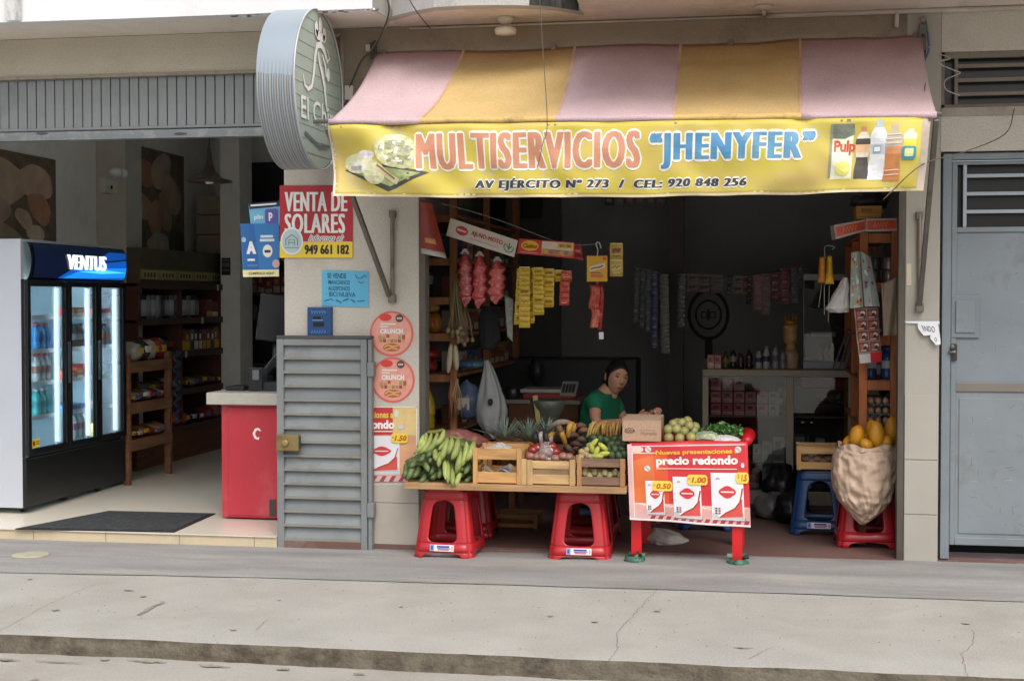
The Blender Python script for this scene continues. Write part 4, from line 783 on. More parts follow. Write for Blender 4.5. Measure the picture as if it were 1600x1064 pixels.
rows = [(0, 1.19, (.2, .034, '2f8fd0', 'c9473c', '1f6db5'), 'blue drink bottle, first fridge door'), (0, .96, (.21, .034, 'b7c3c8', 'c33a34', '8f6b60'), 'clear red-capped bottle, first fridge door'), (0, .72, (.2, .034, '49b6b8', 'd9dde0', '2e8f98'), 'turquoise drink bottle, first fridge door'),
        (1, 1.19, (.19, .036, '241c1c', '1c1c1e', '6b6f73'), 'dark cola bottle, middle fridge door'), (1, .51, (.2, .034, '9fb0b4', '2f58a8', '7a4a6a'), 'small lilac water bottle, middle fridge door'), (2, 1.19, (.18, .034, '55606a', '2a2a30', '9a4a3a'), 'small dark bottle, last fridge door')]
for d, z, kind, lab in rows:
    a, b = dY[d]; n = 3 if d == 0 else (3 if d == 1 else 2)
    for i in range(n):
        for j in range(2): bottle((-5.18 - .1 * j, PX([55, 112, 156][d], 500, -5.18 - .1 * j).y + i * .075, z + .001), kind, f'{lab}, {["front", "rear"][j]} row {lr(i, n)}', lab)
def pack(x0, x1, y0, y1, z0, z1, col, name, label, cat, group=None, art=None, face='y', bev=.004, rz=0, seed=None):
    """carton / packet with printed face"""
    t = Vector(((x0 + x1) / 2, (y0 + y1) / 2, z0)); mb = MB(); mb.X = Matrix.Translation(t) @ Matrix.Rotation(rz, 4, 'Z'); a, b, h = (x1 - x0) / 2, (y1 - y0) / 2, z1 - z0
    mb.box(-a, a, -b, b, 0, h, M(col, rough=.5, var=.06, dirt=.1))
    if art:
        rr = random.Random(seed if seed is not None else int(x0 * 977 + z0 * 331))
        if face == 'y':
            e = -b - .0012; mb.box(-a * .92, a * .92, e, -b, h * .08, h * (.3 + .2 * rr.random()), M(art[0], rough=.5)); mb.lathe([(0, 0), (min(a, h / 2) * .5, 0), (min(a, h / 2) * .5, .001), (0, .001)], (0, 0, 0), M(art[1]), 12) if False else mb.box(-a * .6, a * (.1 + .5 * rr.random()), e - .0008, -b, h * .55, h * .8, M(art[1], rough=.5))
            mb.box(-a * .8, a * .3, e - .001, e, h * .16, h * .2, M(art[1]))
        else:
            e = a + .0012; mb.box(a, e, -b * .92, b * .92, h * .08, h * (.3 + .2 * rr.random()), M(art[0], rough=.5)); mb.box(a, e + .0008, -b * .6, b * (.1 + .5 * rr.random()), h * .55, h * .8, M(art[1], rough=.5))
    return tag(mb.build(name, bev=bev, seg=1, origin=t), label, cat, group)
nz3(8)
for i in range(3): pack(-5.24, -5.12, PX(108, 500, -5.12).y + .12 * i, PX(108, 500, -5.12).y + .11 + .12 * i, 1.431, 1.5, 'b2242c', 'drink_carton', f'red drink carton, {lr(i, 3)} on the top shelf of the middle fridge door', 'carton', 'red cartons in the fridge', ('e6e2e0', 'f0d040'), 'x')
for i in range(3): pack(-5.24, -5.12, PX(108, 500, -5.12).y + .12 * i, PX(108, 500, -5.12).y + .1 + .12 * i, .961, 1.03 + .02 * i, 'b54434', 'drink_carton', f'orange red yogurt pack, {lr(i, 3)} on the middle shelf of the fridge', 'carton', 'yogurt packs in the fridge', ('e6e2e0', 'f0d040'), 'x')
for i in range(2): pack(-5.24, -5.12, PX(154, 500, -5.12).y + .12 * i, PX(154, 500, -5.12).y + .1 + .12 * i, 1.431, 1.49, 'b5585c', 'drink_carton', f'{["pink", "rosy"][i]} pack on the top shelf of the last fridge door', 'carton', None, ('e6e2e0', '903040'), 'x')
pack(-5.3, -5.12, dY[1][0] + .07, dY[1][0] + .4, .721, .775, '2e6aa6', 'drink_carton', 'flat blue tray of drinks in the middle fridge door', 'tray', None, ('cfe0ee', '1c3d70'), 'x')
pack(-5.28, -5.14, dY[2][0] + .08, dY[2][0] + .22, .721, .79, '6e5a4c', 'drink_carton', 'small brown tray in the last fridge door', 'tray', None, ('d8c8a8', '4a3028'), 'x'); pack(-5.26, -5.14, dY[2][0] + .08, dY[2][0] + .2, .505, .6, 'b9a468', 'drink_carton', 'tan carton at the bottom of the last fridge door', 'carton', None, ('e8dcc0', '7a5a30'), 'x')
# emergency light, pendant, notice
q = PX(178, 300, -5.62); el = thing('emergency_light', 'white twin-lamp emergency light unit on the grocery column', 'emergency light', (-5.6, q.y - .05, q.z))
mb = MB(); y_ = PX(166, 290, -5.6).y; z0, z1 = PX(166, 303, -5.6).z, PX(166, 280, -5.6).z; mb.box(-5.62, -5.56, y_ - .1, y_ + .14, z0, z1, M('c9c7c0', rough=.4)); mb.box(-5.56, -5.555, y_ + .0, y_ + .03, z0 + .04, z0 + .07, mbk); mb.build('case', el, bev=.006)
for k in (-.0, .12): c_ = Vector((-5.52, y_ + .02 + k, z1 + .055)); mb = MB(); mb.blob(c_, (.06, .06, .045), M('e6e6e2', rough=.2, metal=.3), 14, 8); mb.tube([c_, c_ + Vector((-.03, 0, -.06))], .015, M('c9c7c0')); mb.build('lamp_head', el)
pl = P(327, 250, 1.6); pn = thing('pendant_lamp', 'dark trumpet-shaped metal pendant lamp hanging in the grocery', 'lamp', pl)
zb2 = ZA(327, 285, 1.6); r_ = abs(XA(362, 1.6) - XA(295, 1.6)) / 2; mdk = M('4a3f38', metal=.5, rough=.45)
MB().lathe([(r_, zb2), (r_ * 1.0, zb2 + .01), (r_ * .6, zb2 + .03), (r_ * .3, zb2 + .07), (r_ * .16, zb2 + .13), (r_ * .08, zb2 + .24), (.01, zb2 + .26)], (pl.x, pl.y, 0), mdk, 28).build('shade', pn); MB().tube([(pl.x, pl.y, zb2 + .25), (pl.x, pl.y, 3.3)], .006, mdk, 6).build('cord', pn); MB().blob((pl.x, pl.y, zb2 + .01), (.04, .04, .025), M('d8c9a8'), 12, 8).build('bulb', pn)
s = Sheet(pq(346, 403, 360, 430, 4.99), M('1f2226'), th=.004); s.rect(.1, .12, .9, .16, M('8c9096')); s.rect(.1, .3, .9, .5, M('5a5f66')); s.rect(.1, .7, .9, .74, M('8c9096')); tag(s.build('price_notice'), 'small black notice fixed on the white column edge in the grocery', 'notice')
# door mat
q = [PZ(23, 826, .076), PZ(170, 798, .076), PZ(337, 802, .076), PZ(272, 831, .076)]
mt_ = thing('door_mat', 'dark grey ribbed door mat just inside the grocery entrance', 'mat', (q[0] + q[2]) / 2)
MB().prism([(p.x, p.y, .072) for p in q], (0, 0, .006), M('1d1f22', rough=.9)).build('edging', mt_); cc = (q[0] + q[1] + q[2] + q[3]) / 4
MB().prism([(cc.x + (p.x - cc.x) * .95, cc.y + (p.y - cc.y) * .92, .078) for p in q], (0, 0, .004), M('2f3235', rough=.95, var=.3, scale=60, bump=.8, bscale=150, dirt=.4, dcol='6b6a66', dscale=18)).build('carpet', mt_)
# counter
ct = thing('sales_counter', 'red painted counter with pale grey stone top beside the louvred door', 'counter', (-3.4, .85, .072))
x0 = XA(345, .56); mcr = M('b8323f', rough=.5, var=.08, scale=3, dirt=.55, dcol='c26a72', dscale=2.5)
mb = MB(); zc0, zc1 = ZA(380, 632, .56), ZA(380, 614, .5); mb.box(x0, -3.02, .56, 1.15, .085, zc0, mcr); mb.box(x0 + .05, -3.02, .552, .56, .1, zc0 - .02, mcr); mb.build('cabinet', ct, bev=.004)
mb = MB(); mb.box(XA(321, .5), -3.02, .5, 1.2, zc0 + .001, zc1, M('b7b4aa', rough=.35, var=.06, scale=30)); mb.build('worktop', ct, bev=.006)
mb = MB(); mb.box(x0 + .02, -3.02, .6, 1.12, .073, .085, M('3a1013')); mb.build('plinth', ct)
q = pq(421, 780, 431, 806, .548); mb = MB(); mb.box(q[0].x, q[1].x, .545, .552, q[2].z, q[0].z, M('4d4b48', metal=.4)); mb.build('vent_plate', ct)
s = Sheet(pq(395, 669, 409, 686, .5505), None); s.line([(.9, .25), (.6, .05), (.3, .15), (.12, .5), (.3, .85), (.62, .98), (.7, .8)], [.12, .22, .26, .28, .26, .2, .12], M('f0e9e6'), 1); s.build('sticker', ct)
mb = MB(); z_ = zc1 + .001; X_ = XA(402, .75); mb.rbox((X_, .75, z_ + .08), (.1, .1, .16), Matrix.Identity(3), M('232427', rough=.3)); mb.rbox((X_ + .01, .69, z_ + .11), (.05, .02, .07), Matrix.Identity(3), M('6b7076', rough=.3)); tag(mb.build('card_terminal', bev=.006), 'small black payment terminal standing on the counter', 'payment terminal')
mb = MB(); X_ = XA(375, .8); mb.box(X_ - .07, X_ + .06, .7, .9, z_, z_ + .03, M('1c1d20')); mb.box(X_ - .0, X_ + .28, .85, 1.0, z_ , z_ + .02, M('1c1d20')); tag(mb.build('keyboard', bev=.004), 'flat black device lying on the counter top', 'device')
sc = thing('weighing_hood', 'curved clear hood of a counter machine next to the pillar', 'machine', (-3.2, .8, z_)); mb = MB()
mb.grid(lambda u, v: (XA(405, .85) + .3 * u, .75 + .3 * v, z_ + .02 + .30 * math.sin(u * PI / 2) ** .8), 12, 2, M('6d7478', rough=.15, metal=.3)); mb.build('hood', sc, solid=.005); MB().box(XA(415, .8), -3.03, .72, 1.05, z_, z_ + .06, M('2c2f33')).build('machine_body', sc, bev=.004)
mn = thing('monitor', 'black tilted till monitor above the counter by the pillar', 'monitor', P(425, 540, 1.0)); mb = MB(); mb.rbox(P(428, 497, 1.0), (.22, .04, .33), Matrix.Rotation(R(8), 3, 'Y') @ Matrix.Rotation(R(20), 3, 'Z'), M('26292e', rough=.2)); mb.build('screen', mn, bev=.008); mb = MB(); p = P(430, 530, 1.02); mb.tube([p, (p.x, p.y, z_)], .018, mbk); mb.box(p.x - .08, p.x + .08, p.y - .08, p.y + .08, z_, z_ + .015, mbk); mb.build('stand', mn)
# shelving along the grocery side wall
wdk = wood('6b4028', (1, .3, 3)); wdd = M('4a3a30', rough=.7, var=.15)
ra = thing('shelf_rack', 'light wooden bread rack standing close behind the fridge', 'shelf', (-5.3, 2.5, .072))
Y0r, Y1r = 2.1, 2.95; wr = wood('7c5438', (1, .3, 3))
for i, (x, y) in enumerate(((-5.1, Y1r - .05), (-5.1, Y0r), (-5.75, Y1r - .05), (-5.75, Y0r))): mb = MB(); mb.box(x, x + .05, y, y + .05, .072, 1.12 , wr); mb.build('leg', ra, bev=.003)
for z in (.42, .72, 1.05):
    mb = MB(); mb.box(-5.75, -5.06, Y0r, Y1r, z - .02, z, wr); mb.box(-5.06, -5.045, Y0r, Y1r, z - .08, z + .01, wr); mb.build('shelf_board', ra, bev=.003)
go = thing('gondola_shelf', 'long brown grocery shelf unit along the side wall', 'shelf', (-5.6, 4.6, .072))
G0, G1 = 3.05, 6.0; gz = [.38, .72, 1.07, 1.38, 1.7]
mb = MB(); mb.box(-5.88, -5.86, G0, G1, .072, 1.78, M('5c5550')); mb.build('back_panel', go)
mb = MB(); mb.box(-5.86, -5.42, G0, G1, .072, .34, wdk); mb.build('plinth', go)
for z in gz: mb = MB(); mb.box(-5.86, -5.40, G0, G1, z - .025, z, wdk); mb.box(-5.40, -5.392, G0, G1, z - .045, z + .012, wdd); mb.build('shelf_board', go)
for y in (G0, 4.0, 5.0, G1 - .04): mb = MB(); mb.box(-5.86, -5.41, y, y + .03, .34, 1.7, M('5a3226', rough=.6)); mb.build('upright', go)
mb = MB(); 
for k in range(7): mb.box(-5.392, -5.389, G0 + .2 + k * .4, G0 + .24 + k * .4, gz[k % 5] - .05, gz[k % 5] + .01, M('c9c7be'))
mb.build('price_tag', go)
mb = MB(); mb.box(-5.86, -5.5, 3.3, 5.7, 1.701, 2.02, M('5b5540', rough=.8, dirt=.4)); tag(mb.build('display_board', bev=.004), 'long olive cardboard display lying on top of the grocery shelf', 'display')
s = Sheet([Vector((-5.49, 3.3, 1.83)), Vector((-5.49, 5.3, 1.83)), Vector((-5.49, 5.3, 1.74)), Vector((-5.49, 3.3, 1.74))], M('9a9254'), th=.004)
for k in range(5): s.rect(.02 + .2 * k, .1, .18 + .2 * k, .9, M('b5ac74')); [s.rect(.035 + .2 * k + .035 * j, .3, .055 + .2 * k + .035 * j, .75, M('4a4630'), 2) for j in range(4)]
tag(s.build('price_rail'), 'yellowish price strip along the top of the grocery shelf', 'price strip')
for i in range(6):
    y = 5.15 + .0 * i; k, j = i % 2, i // 2
    mb = MB(); mb.box(-5.8, -5.5, 5.32 + .32 * k, 5.6 + .32 * k, 2.03 + .2 * j, 2.22 + .2 * j, M('a89c90', rough=.4, bump=.3)); mb.box(-5.5, -5.496, 5.34 + .32 * k, 5.58 + .32 * k, 2.04 + .2 * j, 2.08 + .2 * j, M('9a4a38'))
    for q_ in range(2): mb.lathe([(.0, 0), (.04, 0), (.04, .004), (0, .004)], (0, 0, 0), M('7a5a4c'), 10) if 0 else mb.box(-5.5, -5.495, 5.37 + .11 * q_ + .32 * k, 5.44 + .11 * q_ + .32 * k, 2.11 + .2 * j, 2.19 + .2 * j, M('6f5448'))
    tag(mb.build('tissue_pack', bev=.01), f'wrapped tissue roll pack, {["lowest", "middle", "top"][j]} of the {["nearer", "farther"][k]} stack above the shelf', 'pack', 'tissue packs stacked on the grocery shelf')
nz3(21)
pal = ['7a2e22', 'a8622c', '6a7076', '3c4a5c', '8a8478', '2e2a2c', '94402c', '5a3a2a', 'b0aaa0', '3a4a30']
def rowgoods(z, y0, y1, n, h, kind, xf, d, nm, cat, where, cols, tilt=0):
    for i in range(n):
        w_ = (y1 - y0) / n; y = y0 + w_ * i + random.uniform(0, .012); hh = h * random.uniform(.8, 1.05); col = random.choice(cols)
        lab = f'{nm.replace("_", " ")} {where}, {ORD[min(i, 19)]} from the entrance'
        if kind == 'can':
            mb = MB(); mb.lathe([(w_ * .44, 0), (w_ * .46, .004), (w_ * .46, h - .004), (w_ * .42, h)], (xf - w_ / 2, y + w_ / 2, z + .001), M(col, rough=.25, metal=.6), 12); mb.lathe([(w_ * .47, h * .15), (w_ * .47, h * .8)], (xf - w_ / 2, y + w_ / 2, z + .001), M(random.choice(cols), rough=.4), 12); tag(mb.build(nm), lab, cat, where)
        elif kind == 'bag':
            mb = MB(); c_ = Vector((xf - d / 2, y + w_ / 2, z + hh / 2 + .002)); mb.blob(c_, (d / 2, w_ * .52, hh / 2), M(col, rough=.25, var=.35, scale=14, bump=.5, bscale=18), 12, 8, .25, 3, fn=lambda dd, q: Vector((q.x, q.y, max(q.z, -hh / 2)))); mb.box(c_.x + d * .3, c_.x + d * .5, c_.y - w_ * .25, c_.y + w_ * .2, c_.z - hh * .1, c_.z + hh * .2, M(random.choice(['d8d4cc', 'c9a030', 'a02a22', '3a5a8c']), rough=.3)); tag(mb.build(nm), lab, cat, where)
        else:
            o = pack(xf - d, xf, y, y + w_ * .93, z + .001, z + hh, col, nm, lab, cat, where, (random.choice(['d0ccc4', 'c9a030', '26324a']), random.choice(['e0dcd4', '7a1f1a', 'caa93a'])), 'x', rz=R(random.uniform(-4, 4)))
rowgoods(1.38, 3.15, 4.55, 14, .22, 'can', -5.44, .1, 'tin_can', 'can', 'on the upper grocery shelf', ['8f9499', 'a4a8ab', '6d7278', '4a4d52'])
rowgoods(1.38, 4.7, 5.9, 8, .2, 'box', -5.44, .15, 'tea_box', 'box', 'on the upper grocery shelf far end', ['2c2e30', '8a8c88', '3c4038', '6a3a34'])
rowgoods(1.07, 3.12, 3.9, 5, .17, 'bag', -5.42, .2, 'snack_bag', 'snack bag', 'on the second grocery shelf', pal)
rowgoods(1.07, 4.05, 5.9, 18, .24, 'box', -5.43, .12, 'magazine_pack', 'packet', 'standing upright on the second grocery shelf', ['5a5650', '3c3a44', '6a6258', '2c3038', '7a4a3a'])
rowgoods(.72, 3.1, 5.9, 14, .12, 'bag', -5.42, .22, 'noodle_bag', 'snack bag', 'on the third grocery shelf', ['7a6a56', '5c4a3a', '6a3a2a', '8a7c68', '4a4a44'])
rowgoods(.38, 3.9, 5.6, 10, .14, 'bag', -5.41, .2, 'chip_bag', 'snack bag', 'on the lowest grocery shelf', ['a8401f', 'b85a28', '2f5f9a', '3a2a5a', '9a3420'])
rowgoods(1.05, Y0r + .25, Y1r, 4, .19, 'bag', -5.08, .2, 'snack_bag', 'snack bag', 'on top of the bread rack', ['8f2a22', 'b06a2a', 'a9a498', '2c2a28'])
rowgoods(.72, Y0r + .1, Y1r, 6, .10, 'bag', -5.08, .25, 'bread_roll_bag', 'bread bag', 'on the middle board of the bread rack', ['6a4a32', '8a6a48', '4a3a30', '9a8a78'])
rowgoods(.42, Y0r + .1, Y1r, 6, .10, 'bag', -5.08, .25, 'bread_roll_bag', 'bread bag', 'on the low board of the bread rack', ['7a5030', '9a6a40', '6a3c28', 'a08a70'])
mb = MB(); mb.grid(lambda u, v: (-5.03 + .02 * math.sin(v * 40), 2.98 + .09 * u, .5 + .62 * v), 3, 30, M('33415a', rough=.3, var=.5, scale=20)); tag(mb.build('sachet_strip', solid=.004), 'long dark blue strip of sachets hanging at the bread rack end', 'sachet strip')
# far cupboard with jars seen past the column
fc = thing('back_shelf', 'dark back-room shelf with red goods beyond the grocery column', 'shelf', (-3.6, 5.8, .072))
for k, z in enumerate((.9, 1.35, 1.62, 1.95, 2.2)):
    mb = MB(); mb.box(XA(378, 5.7), -3.02, 5.6, 6.0, z - .02, z, wdd); mb.build('shelf_board', fc)
mb = MB(); mb.box(XA(376, 5.7), XA(378, 5.7), 5.6, 6.0, .072, 2.4, wdd); mb.build('upright', fc)
for z, n, cols, nm in ((1.35, 9, ['4a4d50', '6a6e70'], 'glass_jar'), (1.62, 8, ['6a201c', '7a2a22', '5a1a18'], 'red_carton'), (1.95, 7, ['5c1f1c', '3c3c40', '701f1a'], 'red_carton'), (2.2, 6, ['5a2a24', '4a4a4c'], 'red_carton')):
    for i in range(n):
        x = XA(380, 5.65) + i * .085; lab = f'{nm.replace("_", " ")}, {lr(i, n)} on the {ORD[[1.35, 1.62, 1.95, 2.2].index(z)]} row up of the back-room shelf'
        if nm == 'glass_jar': tag(MB().lathe([(.03, 0), (.034, .01), (.034, .12), (.025, .14), (.025, .16)], (x + .03, 5.68, z + .001), M(cols[i % 2], rough=.2), 10).build(nm), lab, 'jar', 'jars on the back-room shelf')
        else: pack(x, x + .075, 5.62, 5.75, z + .001, z + .16 + .03 * (i % 3), cols[i % len(cols)], nm, lab, 'carton', 'cartons on the back-room shelf', ('8a8480', 'a07040'))
# ================================================================== THE STALL
FL = .034
def sq(u, side, w, c=.13):
    k = abs(u) ** 7; x = w * u * (1 - c * k); y = -w * (1 - c * k); a = side * PI / 2
    return (x * math.cos(a) - y * math.sin(a), x * math.sin(a) + y * math.cos(a))
def stool(col, lab, loc, rz=0, group='plastic stools', sticker=True):
    t = thing('plastic_stool', lab, 'stool', loc, 0, group); H = .42; mt = M(col, rough=.35, var=.05, scale=4, coat=.15, dirt=.25, dcol='5a1a1c' if col[0] in 'bc' else '1a2438', dscale=5)
    W = lambda z: .188 - .052 * (z / .40) ** .9
    mb = MB(); mb.X = Matrix.Translation(loc) @ Matrix.Rotation(rz, 4, 'Z')
    def rows(side, zs, os_):
        if max(os_) > 0:
            for sg in (-1, 1):
                mb.grid(lambda a, b: (lambda i: (*sq(sg * (os_[i] + (1 - os_[i]) * a), side, W(zs[i])), zs[i]))(round(b * (len(zs) - 1))), 7, len(zs) - 1, mt)
        else: mb.grid(lambda a, b: (lambda i: (*sq(-1 + 2 * a, side, W(zs[i])), zs[i]))(round(b * (len(zs) - 1))), 18, len(zs) - 1, mt)
    for sd in range(4):
        rows(sd, [0, .02, .032, .038], [.66, .62, .5, .02]); rows(sd, [.038, .06, .095], [0, 0, 0])
        rows(sd, [.095, .1, .112, .13, .2, .28, .315, .335, .345, .35], [.05, .4, .5, .53, .51, .48, .44, .34, .2, .03]); rows(sd, [.35, .37, .39, .405], [0, 0, 0, 0])
    mb.build('leg_frame', t, weld=True, solid=-.007)
    mb = MB(); mb.X = Matrix.Translation(loc) @ Matrix.Rotation(rz, 4, 'Z'); prof = [(.136, .392), (.143, .396), (.145, .408), (.140, .418), (.125, .421), (.118, .416), (.04, .414), (.001, .414)]
    vs = []; fs = []; n = 40
    for w_, z in prof:
        for k in range(n): side = k // 10; u = -1 + 2 * (k % 10) / 10; vs.append((*sq(u, side, w_, .2), z))
    for i in range(len(prof) - 1):
        for k in range(n): k2 = (k + 1) % n; fs.append((i * n + k, i * n + k2, (i + 1) * n + k2, (i + 1) * n + k))
    mb.add(vs, fs, mt, True); mb.build('seat', t)
    if sticker:
        w_ = W(.066) + .0105; f = lambda a, b: Vector(loc) + Matrix.Rotation(rz, 3, 'Z') @ Vector((a, -w_ - (.066 - b) * .15, b))
        s = Sheet([f(-.075, .086), f(.075, .086), f(.075, .048), f(-.075, .048)], M('e6e4e8', rough=.3), th=.001); bl = M('3a4aa0')
        s.rect(.0, .0, .18, 1, M('8fa0d0')); s.rect(.05, .2, .13, .8, bl, 2); s.rect(.3, .15, .82, .42, bl, 2); s.rect(.3, .52, .86, .62, bl, 2); s.rect(.34, .7, .8, .82, M('c04a50'), 2); s.rect(.9, .2, .97, .8, M('d99aa0'), 2); s.build('sticker', t)
    return t
BT = .462   # top of the plank
stool('b3242c', 'front red plastic stool holding up the banana end of the plank', (XA(693, -.28) - .0, -.09, .0), R(-4))
stool('b3242c', 'front red plastic stool holding up the crate end of the plank', (XA(903, -.26), -.07, .0), R(2))
stool('a81f28', 'rear red plastic stool, half hidden behind the one under the bananas', (XA(722, .3), .46, FL), R(3), sticker=False)
stool('a81f28', 'rear red plastic stool, almost hidden behind the one under the crates', (XA(915, .3), .46, FL), R(-3), sticker=False)
b0, b1 = XA(631, -.33), XA(979, -.33); mb = MB(); m_pl = wood('b08a60', (.3, 3, 3)); mb.box(b0, b1, -.33, -.02, .424, BT, m_pl); mb.box(b0 + .01, b1 - .02, -.015, .3, .424, BT - .002, wood('9a7a58', (.3, 3, 3))); mb.box(b0 + .01, b1 - .04, .304, .62, .424 + .034, BT + .033, m_pl)
tag(mb.build('plank_table', bev=.003), 'long bare wooden plank laid on red stools as the fruit stall', 'plank')
def crate(lab, x0, x1, y0, y1, z0, z1, h, style=0, group='wooden fruit crates', cols=None):
    t = thing('wooden_crate', lab, 'crate', ((x0 + x1) / 2, (y0 + y1) / 2, z0), 0, group); w1 = wood(h, (.4, 3, 3)); w2 = wood(cols or h, (3, 3, .4)); H = z1 - z0; th = .009
    def pan(y, nm):
        mb = MB(); sg = -1 if nm == 'front_panel' else 1; yo = y
        pw = .028 if style != 1 else .032
        if style == 1:
            for xx in (x0, x1 - pw - .004): mb.box(xx, xx + pw, yo - .012, yo, z0, z1 + .002, w2)
            for xx in (x0 + pw + .003, ): mb.box(xx, xx + pw, yo - .010, yo + .001, z0, z1 - .003, w2)
            mb.box(x0 + .01, x1 - .01, yo, yo + th, z1 - .055, z1 - .008, w1); mb.box(x0 + .01, x1 - .01, yo + .004, yo + th, z0 + .06, z1 - .06, wood('8a7150', (.4, 3, 3))); mb.box(x0 + .01, x1 - .01, yo, yo + th, z0 + .006, z0 + .062, w1)
        else:
            for xx in (x0, x1 - pw): mb.box(xx, xx + pw, yo - .008, yo, z0, z1, w2)
            mb.box(x0 + .002, x1 - .002, yo, yo + th, z1 - H * .32, z1 - .002, w1); mb.box(x0 + .002, x1 - .002, yo, yo + th, z0 + .006, z0 + H * .33, w1)
        mb.build(nm, t, bev=.0015, seg=1)
    pan(y0, 'front_panel'); pan(y1 - th, 'back_panel')
    for x in (x0 + .001, x1 - th - .001):
        mb = MB()
        for k in range(2): mb.box(x, x + th, y0 + th + .001, y1 - th - .001, z0 + .008 + k * H * .5, z0 + H * (.42 + .5 * k), w1)
        mb.build('side_panel', t, bev=.0015, seg=1)
    mb = MB(); mb.box(x0 + .011, x1 - .011, y0 + .011, y1 - .011, z0 + .003, z0 + .01, w1); mb.build('bottom_panel', t); return t
YC = -.3
def cr(px0, px1, ptop, lab, h, style=0, Y=YC, d=.3, z0=BT + .001, cols=None): return crate(lab, XA(px0, Y), XA(px1, Y), Y, Y + d, z0, ZA((px0 + px1) / 2, ptop, Y), h, style, cols=cols)
cr(739, 815, 700, 'light wooden crate with cloth showing through, beside the green bananas', 'c99a62')
cr(815, 900, 718, 'pale closed-front wooden crate in the middle of the plank, under the tomatoes', 'c4a272', 1)
cr(902, 977, 716, 'dark-slatted wooden crate at the plank end, under the avocados', '7e6350', 0, cols='b07f54')
cr(762, 826, 690, 'small wooden crate behind the cloth crate, holding the pineapples', 'a4744c', 0, .02, .28); cr(832, 898, 700, 'rear wooden crate carrying the purple corn behind the tomatoes', 'a07a50', 0, .04, .26); cr(912, 978, 700, 'rear wooden crate under the yellow roots', '9a744c', 0, .03, .26)
crate('low wooden crate on the floor under the plank', XA(770, .75), XA(840, .75), .75, 1.0, FL, ZA(805, 803, .75), 'a9784a', 0)
# bananas
nz3(3)
m_ban = M('98a45c', rough=.5, var=.2, scale=22, rand=.2, dirt=.6, dcol='5a5f2e', dscale=14, spec=.4, stretch=(1, 1, .5)); m_bang = M('5f7042', rough=.45, var=.18, scale=18, rand=.2, dirt=.5, dcol='2e3a1c', dscale=12)
def finger(p, q, Y0, Y1, bulge, r, mat, parent, tip='3c3a1c'):
    A = P(p[0], p[1], Y0); B = P(q[0], q[1], Y1); d = B - A; side = Vector((-d.z, 0, d.x)).normalized(); out = Vector((0, -1, 0)); L = d.length; pts = []; rad = []
    for i in range(11):
        t = i / 10; b = math.sin(PI * t) * L; pts.append(A + d * t + side * bulge * b + out * .16 * b)
        rad.append(r * (.30 + .70 * min(1, t / .25)) * (1 if t < .68 else max(.12, 1 - ((t - .68) / .32) ** 1.7 * .9)))
    mb = MB(); mb.tube(pts, rad, mat, 6); mb.tube([pts[-1] - (pts[-1] - pts[-2]) * .1, pts[-1] + (pts[-1] - pts[-2]) * .35], [r * .3, r * .2], M(tip, rough=.8), 6); return mb.build('banana', parent, sub=1)
Zb = lambda x, y: (625 + x / 8, 660 + y / 8)
hands = [
 ('large pale green plantain hand arching on the left top of the pile', [((330, 120), (178, 385), .0), ((395, 125), (232, 392), .0), ((470, 118), (300, 385), .0), ((555, 85), (418, 290), .0), ((575, 185), (470, 345), .0), ((300, 150), (210, 300), 0)], m_ban, .021, -.20, -.26, .16),
 ('big pale green plantain hand hanging in the middle of the pile', [((600, 190), (470, 500), .0), ((650, 190), (595, 400), 0), ((730, 190), (640, 470), 0), ((745, 290), (692, 650), 0), ((830, 235), (765, 555), 0), ((925, 235), (815, 485), 0)], m_ban, .023, -.24, -.30, .10),
 ('long plantain hand hanging lowest over the plank edge', [((560, 440), (570, 720), 0), ((500, 360), (482, 560), 0), ((600, 460), (600, 770), 0), ((655, 560), (660, 800), 0), ((760, 600), (690, 800), 0), ((440, 330), (450, 480), 0)], m_ban, .019, -.25, -.34, .03),
 ('dark green plantain hand at the left foot of the pile', [((150, 480), (85, 715), 0), ((240, 540), (150, 690), 0), ((290, 500), (355, 620), 0), ((330, 610), (235, 750), 0), ((360, 690), (285, 755), 0), ((60, 520), (50, 690), 0), ((200, 450), (110, 560), 0)], m_bang, .021, -.22, -.30, .12),
 ('dark green plantain hand tucked under the middle of the pile', [((430, 530), (370, 650), 0), ((470, 600), (380, 705), 0), ((500, 540), (480, 700), 0), ((400, 320), (335, 430), 0), ((310, 390), (245, 480), 0), ((400, 400), (360, 500), 0)], m_bang, .020, -.22, -.29, .1),
 ('dark green plantain hand beside the cloth crate', [((880, 470), (800, 645), 0), ((850, 600), (720, 660), 0), ((900, 660), (800, 740), 0), ((640, 480), (640, 640), 0), ((820, 520), (740, 600), 0), ((700, 640), (630, 700), 0)], m_bang, .019, -.21, -.28, .08)]
for lab, fs_, mat, r, Y0, Y1, bl in hands:
    c_ = sum((P(*Zb(*f[0]), Y0 + .03) for f in fs_), Vector()) / len(fs_); t = thing('banana_bunch', lab, 'banana bunch', c_, 0, 'green plantains piled on the plank')
    for i, f in enumerate(fs_): finger(Zb(*f[0]), Zb(*f[1]), Y0 + random.uniform(-.01, .02), Y1 + random.uniform(-.02, .01), bl, r * random.uniform(.9, 1.1), mat, t)
    mb = MB(); a_ = [P(*Zb(*f[0]), Y0 + .01) for f in fs_[:4]]; mb.tube(sorted(a_, key=lambda v: v.x), .014, M('6d7434', rough=.7), 7); mb.build('stalk', t, sub=1)
mb = MB()
for i in range(9): mb.blob(P(640 + i * 12, 742 + random.uniform(-3, 3), -.12), (.05, .06, .035), m_bang, 8, 6, .3)
for i in range(9): mb.blob(P(645 + i * 11, 722 + random.uniform(-6, 6), -.08), (.05, .06, .05), m_bang, 8, 6, .3)
